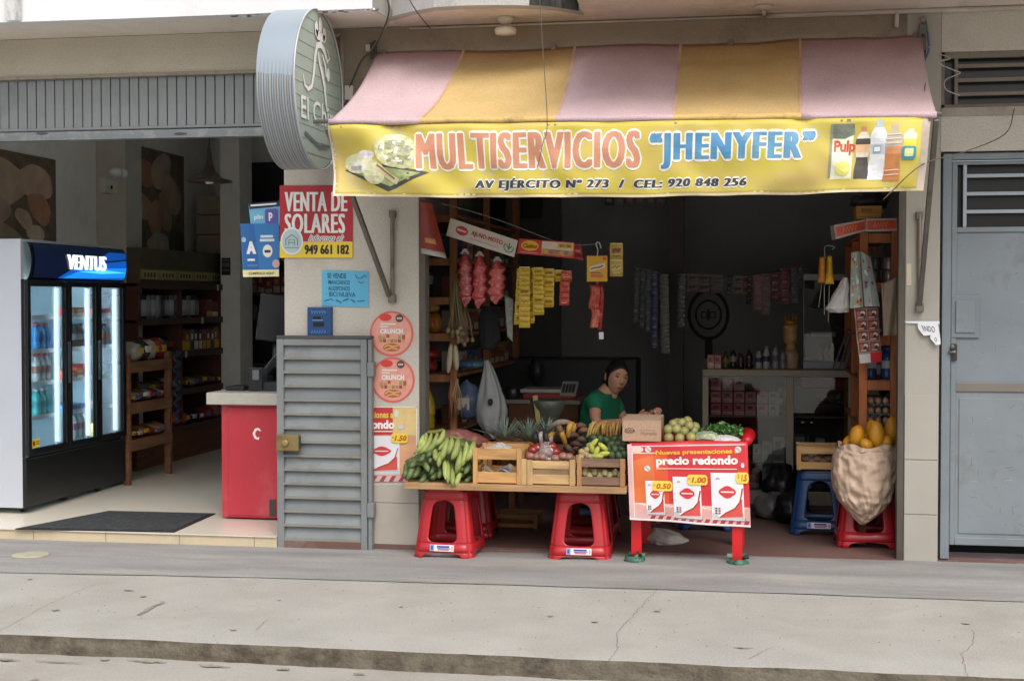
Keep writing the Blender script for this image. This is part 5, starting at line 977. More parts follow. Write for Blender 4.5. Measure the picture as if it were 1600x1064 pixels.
for i in range(7): mb.blob(P(668 + i * 11, 700 + random.uniform(-4, 4), -.06), (.045, .06, .05), m_bang, 8, 6, .3)
tag(mb.build('banana_bunch'), 'shaded heap of small green plantains filling the back of the pile', 'banana bunch', 'green plantains piled on the plank')
# produce helpers
def fruit(px, py_, Y, r, mat, nm, lab, cat, grp, sc=(1, 1, 1), amp=.06, rot=None, stem=None):
    mb = MB(); c_ = P(px, py_, Y); mb.blob(c_, (r * sc[0], r * sc[1], r * sc[2]), mat, 16, 12, amp, 1.5, rot=rot)
    if stem: up = (rot @ Vector((0, 0, 1))) if rot else Vector((0, 0, 1)); mb.tube([c_ + up * r * sc[2] * .9, c_ + up * r * sc[2] * 1.1], r * .1, M(stem), 6)
    return tag(mb.build(nm, origin=c_), lab, cat, grp)
ry = lambda a: Matrix.Rotation(R(a), 3, 'Y')
def places(L): return L
mt_t = M('8a2c26', rough=.2, var=.12, rand=.1, coat=.3); mt_o = M('95695c', rough=.35, var=.2, rand=.15)
for i, (x, y) in enumerate(((851, 701), (862, 698), (868, 706), (857, 709), (840, 700), (833, 703))): fruit(x, y, -.17 - .004 * i, .034, mt_t, 'tomato', f'red tomato, {lr(i, 6)} over the pale closed crate', 'tomato', 'tomatoes in the middle crate', (1, 1, .85), stem='3a4a1c') if 0 else fruit(x, y, -.17 - .004 * i, .034, mt_t, 'tomato', ['big red tomato low in the clear bag', 'topmost red tomato of the clear bag', 'red tomato at the corn side of the bag', 'lowest red tomato of the clear bag', 'red tomato beside the pink onions', 'red tomato nearest the cloth crate'][i], 'tomato', 'tomatoes in the middle crate', (1, 1, .85), stem='3a4a1c')
for i, (x, y) in enumerate(((829, 712), (838, 714), (848, 714), (880, 713), (889, 714), (868, 716))): fruit(x, y, -.2, .03, mt_o, 'red_onion', ['pink onion at the cloth crate end', 'pink onion under the first tomatoes', 'pink onion under the lowest tomato', 'pale pink onion right of the tomato bag', 'pink onion beside the dark-slatted crate', 'pink onion in the middle of the front row'][i], 'onion', 'onions in the middle crate', (1, 1, .85))
def film(name, rings, lab, cat, mat, amp=.02, n=20, seed=1, **k):
    """closed crumpled skin lofted through rings (px, py, Y, half width m, half depth m)"""
    def f(u, v):
        x = v * (len(rings) - 1); i = min(int(x), len(rings) - 2); t = x - i; a, b = rings[i], rings[i + 1]; c_ = P(a[0] + (b[0] - a[0]) * t, a[1] + (b[1] - a[1]) * t, a[2] + (b[2] - a[2]) * t); hw = a[3] + (b[3] - a[3]) * t; hd = a[4] + (b[4] - a[4]) * t; an = 2 * PI * u; d = Vector((math.cos(an), math.sin(an), 0))
        w_ = 1 + amp / max(hw, .02) * (mnoise.noise(Vector((d.x * 2.2 + seed, d.y * 2.2, v * 5))) + .6 * mnoise.noise(Vector((d.x * 6 + seed, d.y * 6, v * 3)))); return c_ + Vector((d.x * hw * w_, d.y * hd * w_, 0))
    mb = MB(); mb.grid(f, n * 2, len(rings) * 5, mat); o = mb.build(name, weld=True, **k); return tag(o, lab, cat)
m_clear = clear_mat('clear_bag', (.95, .95, .95), .08, .15, body=.18)
film('plastic_bag', [(851, 716, -.17, .08, .05), (852, 706, -.17, .085, .05), (853, 695, -.17, .06, .04), (856, 690, -.17, .012, .012)], 'clear plastic bag of tomatoes standing in the middle crate', 'plastic bag', m_clear, .012, seed=4)
film('plastic_bag', [(772, 702, -.16, .09, .05), (780, 699, -.16, .08, .045), (782, 695, -.16, .03, .02), (781, 691, -.16, .008, .008)], 'small knotted translucent bag on top of the cloth crate', 'plastic bag', clear_mat('milky_bag', (.9, .9, .9), .1, .2, body=.5), .02, seed=9)
mb = MB(); A_, B_ = P(748, 737, -.27), P(808, 730, -.27)
mb.grid(lambda u, v: (A_.x + (B_.x - A_.x) * u, -.275 + .2 * v, BT + .04 + .03 * v + .022 * math.sin(u * 9 + 2 * v) + .02 * nz(u * 5, v * 3)), 30, 8, M('b9a98a', rough=.8, var=.2)); mb.grid(lambda u, v: (A_.x + (B_.x - A_.x) * (.5 + .5 * u), -.278 + .2 * v, BT + .062 + .02 * math.sin(u * 6) + .015 * nz(u * 4, v * 3, 1, 3)), 20, 6, M('7b86a0', rough=.8, var=.2)); tag(mb.build('cloth_scrap', solid=.004), 'crumpled cream and blue cloth inside the light crate', 'cloth')
# avocados, peppers, limes, ginger
m_av = M('3a4a2e', rough=.5, var=.35, scale=20, rand=.2, bump=.2, bscale=90); m_pe = M('a9b04a', rough=.3, var=.15, rand=.15); m_gi = M('a8966a', rough=.8, var=.25, scale=15, rand=.15)
AV = [(956, 711), (967, 712), (976, 710), (950, 703), (961, 702), (972, 702), (955, 694), (966, 693), (976, 694), (948, 688), (960, 686), (971, 686), (938, 686), (928, 684)]
for i, (x, y) in enumerate(AV): fruit(x, y, -.2 + .012 * (713 - y) * .35, .026, m_av, 'avocado', f'dark green avocado, {ORD[i]} counted from the front of the heap upward', 'avocado', 'avocados in the dark-slatted crate', (.9, .9, 1.15), rot=ry(random.uniform(-70, 70)))
for i, (x, y, a) in enumerate(((928, 692, 40), (942, 698, -50), (932, 706, 20), (925, 700, -20), (944, 709, 80), (934, 713, 90))): fruit(x, y, -.22 + .002 * (713 - y), .021, m_pe, 'yellow_pepper', ['yellow green pepper, topmost', 'yellow green pepper next to the avocados', 'yellow green pepper, middle of the group', 'yellow green pepper beside the tubers', 'yellow green pepper lying low by the avocados', 'yellow green pepper on the crate edge'][i] + ' in the crate', 'pepper', 'peppers in the dark-slatted crate', (.8, .8, 1.7), rot=ry(a))
for i, (x, y) in enumerate(((908, 713), (915, 709), (921, 713), (917, 702), (909, 706), (926, 714), (921, 696))): fruit(x, y, -.21 + .002 * (713 - y), .019, m_gi, 'tuber', f'knobbly tan tuber, {lr(i, 7)} at the crate corner', 'tuber', 'tubers in the dark-slatted crate', (1.1, 1, .9), .35)
for i in range(8): fruit(913 + 8 * i, 739 + (i % 2) * 3, -.24, .02, M('b5a878', rough=.7, var=.3, scale=30, rand=.2), 'tuber', f'small pale tuber seen through the slats, {lr(i, 8)}', 'tuber', 'tubers behind the slats', (1, 1, 1.1), .3)
# purple corn and yellow ears, roots
def cob(p, q, Y, r, col, nm, lab, cat, grp, bend=.05, sq_=1):
    A = P(*p, Y); B = P(*q, Y - .05); d = B - A; pts = [A + d * (i / 9) + Vector((0, -1, .6)) * math.sin(PI * i / 9) * bend for i in range(10)]; rad = [r * (.35 + .65 * math.sin(PI * min(1, .12 + .8 * i / 9)) ** .6) for i in range(10)]; mb = MB(); mb.tube(pts, rad, M(col, rough=.7, var=.3, scale=25, stretch=(1, 1, .4), dirt=.5, dcol='3a2420', dscale=14), 7); return tag(mb.build(nm, sub=1), lab, cat, grp)
CO_ = [((857, 672), (893, 661), '8f8478'), ((868, 678), (852, 700), 'b58a35'), ((876, 672), (884, 695), 'b3852f'), ((896, 662), (888, 684), 'c0953e'), ((903, 666), (894, 682), 'b88a3c'), ((884, 690), (905, 682), '553a30'), ((900, 694), (918, 690), '5e4236'), ((890, 700), (910, 698), '45302a'), ((898, 674), (916, 668), '6a4a3a'), ((904, 680), (922, 676), '7c6148'), ((872, 666), (880, 684), '7a5840'), ((882, 700), (896, 710), '5a4438')]
for i, (p, q, c_) in enumerate(CO_): cob(p, q, .05 - .01 * (i % 4), .021, c_, 'corn_cob', f'{"yellow" if c_[0] in "bc" else "purple brown"} dried corn cob, {ORD[i]} from the top left of the heap' if 0 else f'{"yellow" if c_[0] in "bc" else "dark brown"} corn cob, {ORD[i]} from the pineapples across the heap', 'corn cob', 'corn cobs heaped behind the tomatoes')
for i, (p, q) in enumerate((((838, 678), (839, 697)), ((846, 676), (847, 699)), ((855, 677), (856, 698)), ((863, 684), (862, 699)))): cob(p, q, -.03, .015, ['2a2326', 'a8a098', '3a2e34', '9a9088'][i], 'corn_cob', f'upright {["black", "pale husked", "dark striped", "greyish"][i]} corn cob in front of the pineapple leaves', 'corn cob', 'upright corn cobs by the pineapples')
random.seed(15)
for i in range(19):
    x = 925 + i * 2.6; top = 658 + random.uniform(-1, 4); cob((x + random.uniform(-2, 2), top), (x + random.uniform(-9, 3) - 3, top + random.uniform(20, 30)), -.0 + random.uniform(-.03, .02), .0085, random.choice(['b8954c', 'c2a25c', 'a98444', '9a7a40']), 'yellow_root', f'thin yellow root, {lr(i, 19)} in the fanned pile by the box', 'root', 'yellow roots fanned over the avocados', .03)
mb = MB(); mb.blob(P(948, 684, .1), (.1, .07, .05), M('8a6a38', var=.3), 12, 8, .3); tag(mb.build('root_heap'), 'tangled heap of root ends under the fanned yellow roots', 'roots')
# pineapples
for i, (x, y, Y, s_) in enumerate(((789, 692, .12, 1), (826, 694, .14, 1.05), (856, 690, .16, .95))):
    c_ = P(x, y, Y); t = thing('pineapple', ['pineapple with grey green crown nearest the hanging bag', 'middle pineapple standing in the rear crate', 'pineapple closest to the corn cobs'][i], 'pineapple', (c_.x, c_.y, c_.z - .12), 0, 'pineapples behind the crates')
    mb = MB(); mb.blob((c_.x, c_.y, c_.z - .06), (.055, .055, .085), M('b0782c', rough=.6, var=.35, scale=45, bump=.8, bscale=50, dirt=.5, dcol='5a4a1c', dscale=30), 18, 12); mb.build('body', t)
    mb = MB(); ml = M('8b998c', rough=.5, var=.2, scale=12)
    for k in range(64):
        a = k * 2.4; el = R(84 - 60 * (k / 64) ** .8 + random.uniform(-8, 8)); L = s_ * random.uniform(.13, .2); d = Vector((math.cos(a) * math.cos(el), math.sin(a) * math.cos(el), math.sin(el))); sd_ = d.cross(Vector((0, 0, 1))).normalized(); b_ = Vector((c_.x, c_.y, c_.z + .01)) + d * .012; vs = []
        for j in range(6): u = j / 5; w_ = .0075 * (1 - u) ** .7; p = b_ + d * L * u + Vector((d.x, d.y, 0)) * L * .25 * u * u - Vector((0, 0, 1)) * L * .18 * u * u; vs += [p - sd_ * w_, p + Vector((0, 0, -.002)) , p + sd_ * w_]
        mb.add(vs, [(j * 3, j * 3 + 1, j * 3 + 4, j * 3 + 3) for j in range(5)] + [(j * 3 + 1, j * 3 + 2, j * 3 + 5, j * 3 + 4) for j in range(5)], ml, True)
    mb.build('leaf_crown', t)
film('mesh_sack', [(722, 702, .1, .14, .1), (722, 690, .1, .16, .11), (720, 680, .1, .13, .09), (715, 672, .1, .06, .05), (713, 670, .1, .01, .01)], 'brownish red mesh sack of onions lying behind the bananas', 'sack', M('8a5048', rough=.7, var=.35, scale=30, bump=.9, bscale=60, dirt=.5, dcol='c9a890', dscale=18), .03, seed=2)
# red table with poster
tb = thing('red_table', 'red table on square legs with a seasoning poster hung over its front', 'table', (XA(1076, 0), .08, 0)); mrd = M('d21f26', rough=.3, var=.04, coat=.2, dirt=.2, dcol='8a1418', dscale=5)
tx0, tx1 = XA(982, -.22), XA(1170, -.2); TTZ = .716
mb = MB(); mb.box(tx0 + .01, tx1 - .005, -.235, .38, TTZ - .03, TTZ, mrd); mb.build('table_top', tb, bev=.006)
for i, (px, Y, zb_) in enumerate(((995, -.2, .0), (1153.5, -.235, .0), (1010, .3, FL), (1157, .3, FL))):
    X_ = XA(px, Y); mb = MB(); mb.box(X_ - .03, X_ + .03, Y, Y + .055, zb_, TTZ - .03, mrd); mb.build('leg', tb, bev=.003)
random.seed(4)
for i, px in enumerate((991, 1153)):
    p = PZ(px, 878 + 5 * i, .02); mb = MB(); m_gr = M('3c6650', rough=.5, var=.3, scale=20)
    mb.grid(lambda u, v: (p.x + (.042 + .018 * math.sin(v * 3)) * math.cos(u * 2 * PI) * (1 + .25 * nz(math.cos(u * 6.28) * 3, math.sin(u * 6.28) * 3, 1, v * 3 + i)), p.y + .03 + (.045 + .02 * math.sin(v * 3)) * math.sin(u * 2 * PI) * (1 + .25 * nz(math.cos(u * 6.28) * 3, math.sin(u * 6.28) * 3, 1, v * 3 + 7)), .004 + .05 * v), 28, 6, m_gr)
    for k in range(12): a = random.random() * 6.28; b_ = p + Vector((.05 * math.cos(a), .03 + .05 * math.sin(a), .01 + .04 * random.random())); mb.rbox(b_, (.03, .004, .02), Matrix.Rotation(a, 3, 'Z') @ Matrix.Rotation(random.uniform(-1, 1), 3, 'X'), M(random.choice(['3c6650', '2c5040', '7a9a8a'])))
    tag(mb.build('rag_wrap'), ['green rag wrapped round the foot of the table leg near the stools', 'green rag wrapped round the foot of the table leg near the open floor'][i], 'rag', 'green rags round the table feet')
def drp(u, v): return Vector((0, -(.012 * math.sin(u * 9 + v * 2) * v + .01 * nz(u * 4, v * 3, 1, 4) + .012 * math.sin(PI * v)), -.02 * math.sin(u * PI) * 0 + .012 * math.sin(u * 3.1) * (v < .01)))
s = Sheet([P(980, 694, -.245), P(1168, 690, -.24), P(1173, 824, -.262), P(984.5, 811, -.262)], M('cf333b', rough=.35, var=.06), th=.0015, nu=36, nv=18, fn=drp, step=.0009)
u = lambda x: (x - 982) / 189; v = lambda y: (y - 693) / 124
s.rect(u(990), v(708), u(1045), v(788), M('d8552e', rough=.35, var=.15, scale=4)); s.poly([(u(990), v(720)), (u(1022), v(712)), (u(1026), v(788)), (u(990), v(788))], M('d9703a', rough=.35, var=.2, scale=6), 2)
s.rect(0, 0, u(989), 1, M('e0b3b0', rough=.35)); s.rect(u(989), v(696), u(1166), v(697.5), M('efdcd9'), 3); s.rect(u(989), v(697), u(990.5), v(812), M('efdcd9'), 3); s.rect(u(990), v(707), u(1028), v(708.2), M('f3e6c8'), 3)
s.rect(u(990), v(788), 1, v(812), M('d9a49c', rough=.35, var=.2, scale=8), 2); [s.line([(u(992 + 6 * k), v(790 + (k % 5))), (u(1004 + 6 * k), v(789 + (k % 3)))], .012, M('ecd2c8'), 3) for k in range(28)]
s.rect(0, v(806), 1, 1, M('dcb0ae'), 3)
for k in range(13): x_ = 1012 + k * 12.2; s.poly([(min(1, u(x_)), 1), (min(1, u(x_ + 5)), v(808)), (min(1, u(x_ + 12)), v(808)), (min(1, u(x_ + 7)), 1)], M('a33a44'), 4)
s.rect(0, .975, 1, 1, M('ece6e6'), 6)
s.text('Nuevas presentaciones a', u(1027), v(703), u(1156), v(712), M('f0b83a'), .03, 5, tilt=-.01); s.text('precio redondo', u(1027), v(713), u(1155), v(730), M('f3e9e4'), .045, 5, 1.0, tilt=-.01); s.rect(u(1027), v(732), u(1153), v(733), M('f3e9e4'), 5)
for a, b, c_, d_ in ((1009, 752, 1038, 806), (1052, 745, 1096, 809), (1112, 738, 1162, 808)):
    s.rect(u(a + 2), v(d_ - 3), u(c_ + 1.5), v(d_ + 2), M('a9888a'), 4); sachet_art(s, u(a), v(b), u(c_), v(d_), 5)
price(s, '0.50', u(1037), v(758), u(997 + 0) - u(982) , .062, 11) if 0 else price(s, '0.50', u(1035.5), v(760), .083, .064, 11); price(s, '1.00', u(1091), v(749), .083, .064, 11)
s.rrect(u(1151), v(737), .999, v(753), .02, .05, M('f3d04a'), 11); s.text('S/', u(1154), v(740), u(1157), v(746), M('a5532a'), .02, 12, shear=.2); s.text('1.5', u(1159), v(740), .985, v(750), M('bf5a26'), .05, 12, 1.0, shear=.2)
for cx, cy in ((1015, 702), (1013, 732), (1156, 704)): s.ell(u(cx), v(cy), .026, .038, M('d4d3cf'), 6); s.line([(u(cx - 3), v(cy - 3)), (u(cx + 3), v(cy + 3))], .012, M('a7a6a4'), 7)
s.ell(u(1162), v(727), .014, .03, M('ead9d4'), 6); s.ell(u(998), v(702), .05, .04, M('e5c0b8'), 4)
tag(s.build('hanging_poster', smooth=True), 'red seasoning poster reading precio redondo draped over the table front', 'poster', )
mb = MB(); mb.tube([(tx1 - .01, -.2, TTZ + .015), (tx1 - .0, .05, TTZ + .03), (tx1 - .02, .36, TTZ + .02)], [.03, .042, .03], M('b5161f', rough=.3), 10); mb.grid(lambda a, b: (tx0 + (tx1 - tx0) * a, -.24 + .6 * b, TTZ + .003 + .003 * nz(a * 6, b * 4)), 20, 10, mrd); tag(mb.build('table_cover'), 'red plastic cover over the table top, rolled at its far edge', 'table cover')
TZ = TTZ + .008
# carton
bxl, bxr_ = XA(973, -.22), XA(1033, -.22); hz = ZA(1003, 657, -.22); cb = thing('cardboard_box', 'small beige cardboard box printed SODA on the red table corner', 'box', ((bxl + bxr_) / 2, -.1, TZ)); mcb = M('b99a80', rough=.85, var=.05, scale=4, dirt=.15, dcol='8d735c')
cbz = TZ
mb = MB(); mb.box(bxl, bxr_, -.22, -.215, cbz, hz, mcb); mb.box(bxl, bxr_, .025, .03, cbz, hz + .018, mcb); mb.box(bxl, bxl + .004, -.215, .025, cbz, hz + .012, mcb); mb.box(bxr_ - .004, bxr_, -.215, .025, cbz, hz + .012, mcb); mb.box(bxl + .004, bxr_ - .004, -.215, .025, cbz, cbz + .004, mcb); mb.build('carton', cb)
mb = MB(); mb.add([(bxl + .004, -.214, hz - .002), (bxr_ - .004, -.214, hz - .002), (bxr_ + .0, .024, hz + .016), (bxl, .024, hz + .016)], [(0, 1, 2, 3)], M('c2a58c', rough=.85)); mb.build('flap', cb)
s = Sheet([Vector((bxl, -.2203, hz)), Vector((bxr_, -.2203, hz)), Vector((bxr_, -.2203, cbz)), Vector((bxl, -.2203, cbz))], None, step=.0006); ink = M('4a3f3c'); br = M('8f6a52')
s.line([(.19 + .13 * math.cos(R(t)), .5 + .13 * math.sin(R(t))) for t in range(0, 361, 20)], .02, ink, 1, 1.7); s.rect(.07, .44, .31, .57, mcb, 2); s.text('SODA', .07, .42, .33, .58, ink, .03, 3)
s.line([(.45 + .025 * k, .47 + .02 * math.sin(k * 2.1)) for k in range(18)], .02, br, 1, 1.7); s.text('Norte\u00f1a', .47, .53, .9, .7, br, .02, 1, shear=.15); s.build('print', cb)
# green passion fruits
FP = [(1045, 684), (1062, 684.5), (1080, 683), (1044, 671), (1057, 670), (1069, 674), (1052, 663), (1065, 661), (1077, 665), (1083, 673), (1074, 658), (1058, 661), (1086, 667)]
FY = [-.19, -.185, -.19, -.15, -.15, -.15, -.08, -.08, -.12, -.1, -.04, -.03, -.05]; mpf = M('98945c', rough=.4, var=.12, scale=14, rand=.15, dirt=.25, dcol='b8ae78', dscale=10)
for i, ((x, y), Y) in enumerate(zip(FP, FY)): fruit(x, y, Y, .0295, mpf, 'passion_fruit', f'round yellow green fruit, {ORD[i]} of the heap counting left to right, bottom up', 'passion fruit', 'passion fruits heaped on the red table', (1, 1, 1.02), .03)
film('vegetable_bag', [(1104, 690, -.14, .07, .07), (1103, 683, -.14, .075, .075), (1103, 676, -.14, .06, .05), (1104, 673, -.14, .01, .01)], 'filmy bag of pale green squash beside the heaped fruits', 'plastic bag', M('a3ae90', rough=.25, var=.25, scale=14, coat=.4), .02, seed=6)
film('plastic_bag', [(1137, 691, -.16, .085, .06), (1136, 686, -.16, .08, .06), (1132, 681, -.15, .05, .04), (1130, 679, -.15, .01, .01)], 'flat white plastic bag at the table edge under the herbs', 'plastic bag', M('d9d3d2', rough=.35, var=.08, sub=.0), .02, seed=12)
random.seed(9); mb = MB(); mlv = [M(c_, rough=.5, var=.2) for c_ in ('4a7a40', '64954a', '37653a', '7fa65a')]
for i in range(560):
    px = random.gauss(1128, 17); px = min(1158, max(1088, px)); Y = random.uniform(-.1, .2); top = 659 + abs(px - 1128) * .28; py_ = random.uniform(top, 680); c_ = P(px, py_, Y); a = random.random() * 6.28; rt = Matrix.Rotation(a, 3, 'Z') @ Matrix.Rotation(random.uniform(-1.2, 1.2), 3, 'X'); r = random.uniform(.006, .014)
    pts = [c_ + rt @ Vector((r * math.cos(t) * (1 + .3 * math.cos(3 * t)), r * math.sin(t) * (1 + .3 * math.cos(3 * t)), .003 * math.cos(2 * t))) for t in [k * PI / 4 for k in range(8)]]; mb.add(pts, [tuple(range(8))], mlv[i % 4])
for i in range(40): a = P(random.uniform(1100, 1150), 684, random.uniform(-.1, .15)); mb.tube([a, a + Vector((random.uniform(-.05, .05), random.uniform(-.03, .03), random.uniform(.04, .09)))], .0015, mlv[1], 4)
tag(mb.build('herb_bunch'), 'loose bunch of fresh green coriander on the red table', 'herbs')
film('plastic_bag', [(1042, 851, .35, .11, .09), (1040, 844, .35, .13, .1), (1036, 833, .36, .10, .08), (1028, 826, .36, .04, .03), (1026, 824, .36, .01, .01)], 'crumpled white plastic bag lying on the floor under the red table', 'plastic bag', M('b9b4ae', rough=.4, var=.12), .035, seed=20)
stool('274b80', 'dark blue stool bottom showing under the red table', (XA(1105, .9), 1.05, FL), 0, sticker=False)
random.seed(2); mb = MB()
for i in range(16): p = PZ(1172 + random.uniform(0, 44), 884 + random.uniform(-3, 5), .012); mb.blob(p, (random.uniform(.004, .016), .006, random.uniform(.003, .009)), M('d6d5d0', rough=.5), 6, 4, .6)
tag(mb.build('litter'), 'white torn plastic bits scattered beside the wrapped table leg', 'litter', kind='stuff')
mb = MB()
for i in range(150):
    x_, y_ = random.uniform(0, 1600), random.uniform(888, 1015); p = PZ(x_, y_, .006); mb.blob(p, (random.uniform(.002, .006), .0025, .0012), M('6e665a', var=.3), 5, 3, .5)
for x_, y_, a, b in ((200, 922, .022, .009), (165, 1030, .02, .014), (365, 984, .015, .008), (232, 1033, .07, .018), (330, 1040, .06, .016), (440, 1045, .035, .012), (8, 1030, .05, .018), (95, 1034, .08, .006), (560, 1052, .03, .01), (1160, 1012, .03, .006)):
    z_ = -.084 if y_ > 1024 else .0045; p = PZ(x_, y_, z_); q = random.random() * 9; mb.prism([(p.x + a * math.cos(t) * (1 + 1.1 * nz(math.cos(t) * 2 + q, math.sin(t) * 2)), p.y + b * math.sin(t) * (1 + 1.1 * nz(math.cos(t) * 2 + q, math.sin(t) * 2)), z_) for t in [k * PI / 12 for k in range(24)]], (0, 0, .002), M('8a847a' if z_ < 0 else '837c72', var=.3, rough=.9, scale=30))
for i in range(11):
    x_, y_ = random.uniform(0, 1600), random.uniform(900, 1000); p = PZ(x_, y_, .0046); a = random.uniform(.006, .02); q = random.random() * 9; mb.prism([(p.x + a * math.cos(t) * (1 + .8 * nz(math.cos(t) * 2 + q, math.sin(t) * 2)), p.y + a * math.sin(t) * (1 + .8 * nz(math.cos(t) * 2 + q, math.sin(t) * 2)), .0056) for t in [k * PI / 8 for k in range(16)]], (0, 0, .0004), M(random.choice(['979389', '9d988f', '8f8b84']), rough=.9))
tag(mb.build('debris'), 'small leaves, grit and scraps scattered over pavement and gutter', 'debris', kind='stuff')
# right-hand stools, crate and sack
stool('1f4474', 'blue plastic stool under the small potato crate by the doorway', (XA(1283, .9), .97, FL), R(-3)); stool('b3242c', 'red plastic stool under the sack of papayas', (XA(1356, .5), .53, FL), R(2), sticker=False)
bl_ = crate('small light wooden crate of potatoes on the blue stool', XA(1246, .8), XA(1312, .8), .8, 1.08, .455 + .002, ZA(1278, 697, .8), 'c09a66')
for i in range(6): fruit(1259 + 9 * i, 716 + (i % 2) * 4, .87, .027, M('8a6a52', rough=.8, var=.25, rand=.2), 'potato', f'brown potato behind the crate slats, {lr(i, 6)}', 'potato', 'potatoes in the small crate', (1.15, 1, .9), .2)
msk_ = M('c6ae98', rough=.8, var=.1, scale=8, bump=.9, bscale=22, dirt=.35, dcol='8a6e58', dscale=6); random.seed(30)
RG = [(1357, 752, .42, .17, .10), (1352, 698, .42, .19, .13)]
def sackf(u, v):
    ys = [697, 704, 715, 735, 760, 780, 797, 812, 818]; xl = [1311, 1304, 1301, 1298, 1301, 1309, 1322, 1336, 1343]; xr = [1402, 1406, 1404, 1402, 1398, 1392, 1381, 1362, 1352]; dp = [.15, .155, .165, .17, .165, .145, .11, .06, .03]
    x = v * 8; i = min(int(x), 7); t = x - i; L = lambda a: a[i] + (a[i + 1] - a[i]) * t; Yc = .36 - .07 * v; a = P(L(xl), L(ys), Yc); b = P(L(xr), L(ys), Yc); an = 2 * PI * u; hw = (b.x - a.x) / 2; d = L(dp)
    fold = .015 * math.sin(an * 9 + 3 * nz(v * 3, an)) * (.25 + .75 * abs(v - .45)) + .09 * mnoise.noise(Vector((math.cos(an) * 2.5, math.sin(an) * 2.5, v * 4))) + .10 * mnoise.noise(Vector((math.cos(an) * 3.5, math.sin(an) * 3.5 + v * 3, v * 15 + 4))) + .07 * (.35 - abs(mnoise.noise(Vector((math.cos(an) * 3.2, math.sin(an) * 3.2 + v * 2.5, v * 6 + 9))))) - .09 * (.3 - abs(mnoise.noise(Vector((math.cos(an) * 6 - v * 5, math.sin(an) * 6, v * 3 + 2)))))
    return Vector(((a.x + b.x) / 2 + math.cos(an) * hw * (1 + fold * .4), Yc + math.sin(an) * d * (1 + fold * 1.4), a.z + .012 * nz(an * 1.5, v * 2, 1, 8) + (.012 * math.sin(an * 5) if v < .05 else 0)))
mb = MB(); mb.grid(sackf, 140, 90, msk_)
def lip(u, v): p = sackf(u, 0); q = Vector(sackf(u, .0)); c_ = P(1357, 700, .36); dr = (q - c_); dr.z = 0; dr.normalize(); return q + dr * (.018 * math.sin(v * PI)) + Vector((0, 0, .016 * math.sin(v * PI) - .05 * v * (v > .5))) - dr * (.02 * v)
mb.grid(lip, 72, 6, msk_); tag(mb.build('sack', solid=.003), 'crumpled beige woven sack of yellow papayas drooping over the red stool', 'sack')
mpap = M('cf8f1e', rough=.45, var=.14, scale=9, rand=.05, dirt=.5, dcol='d8ae34', dscale=7, bump=.15, bscale=60)
for i, (x, y, Y, w_, h_, a) in enumerate(((1339, 682, .37, 13, 18, 6), (1325, 690, .42, 8.5, 10, 30), (1353, 695, .29, 11, 11, -50), (1361, 670, .48, 9.5, 15, 4), (1370, 681, .33, 13.5, 23, -5), (1392, 674, .42, 12, 23, 6), (1351, 690, .46, 12, 13, 0), (1385, 692, .33, 10, 12, 10))):
    fruit(x, y, Y, 1, mpap, 'papaya', ['large yellow papaya at the front left of the sack', 'smallest papaya at the far left of the sack', 'low papaya between the two big front ones', 'narrow papaya standing upright at the back of the sack', 'largest yellow papaya leaning in the middle of the sack', 'tall orange papaya next to the door channel', 'papaya half buried in the middle of the sack', 'papaya mostly hidden under the tall orange one'][i], 'papaya', 'papayas in the sack', (w_ * .93 / 258, w_ * .93 / 258, h_ * 1.06 / 258), .06, rot=ry(a))
mb = MB(); mb.box(XA(1318, .4), XA(1398, .4), .33, .62, .458, .66, wood('8a6a48')); tag(mb.build('wooden_box', bev=.003), 'plain wooden box on the red stool inside the papaya sack', 'box')
# ================================================================== STORE INTERIOR
random.seed(44)
wor = wood('a8643a', (3, 3, .4)); wolf = wood('8a5a36', (3, 3, .4))
def zz(y, x, Y): return ZA(x, y, Y)
# shelf unit on the banana side
lu = thing('shelf_unit', 'dark wood shelf unit behind the banana end of the stall', 'shelf', (-2.25, 1.4, FL))
LX1, LX0, LY0, LY1 = XA(713, .4), IX0 + .01, .4, 2.7
for i, (x, y) in enumerate(((LX1 - .045, LY0), (LX0, LY0), (LX1 - .045, 1.5), (LX1 - .045, LY1), (LX0, LY1))): MB().box(x, x + .045, y, y + .045, FL, 2.6, wolf).build('post', lu, bev=.003)
LBZ = [zz(y, 685, LY0) for y in (335, 403, 464, 521, 585)] + [zz(672, 685, LY0)]
for z in LBZ: mb = MB(); mb.box(LX0, LX1 - .002, LY0 + .03, LY1, z - .02, z, wolf); mb.box(LX0 + .046, LX1 - .046, LY0 + .005, LY0 + .028, z - .05, z - .002, wolf); mb.build('shelf_board', lu, bev=.002, seg=1)
def bag(c_, r, col, nm, lab, cat, grp=None, amp=.25, rough=.3, h=None, var=.3): mb = MB(); mb.blob(c_, r, M(h or col, rough=rough, var=var, scale=16, bump=.5, bscale=22), 14, 10, amp, 2.5, fn=lambda d, q: Vector((q.x, q.y, max(q.z, -r[2] * .8)))); mb.box(c_[0] - r[0] * .5, c_[0] + r[0] * .4, c_[1] - r[1] * .99, c_[1] - r[1] * .8, c_[2] - r[2] * .3, c_[2] + r[2] * .3, M(random.choice(['d0c8b8', 'b02a24', '2a4a8a', 'c9a030']), rough=.4)) if rough < .5 else None; return tag(mb.build(nm), lab, cat, grp)
for i in range(3): c_ = Vector((LX0 + .13 + .11 * i, .55 + .02 * i, LBZ[3] + .06)); bag(c_, (.055, .07, .075), 'a8722c', 'bread_bag', f'yellow bread bag, {lr(i, 3)} on the shelf above the red bags', 'bread bag', 'bread bags on the shelf unit')
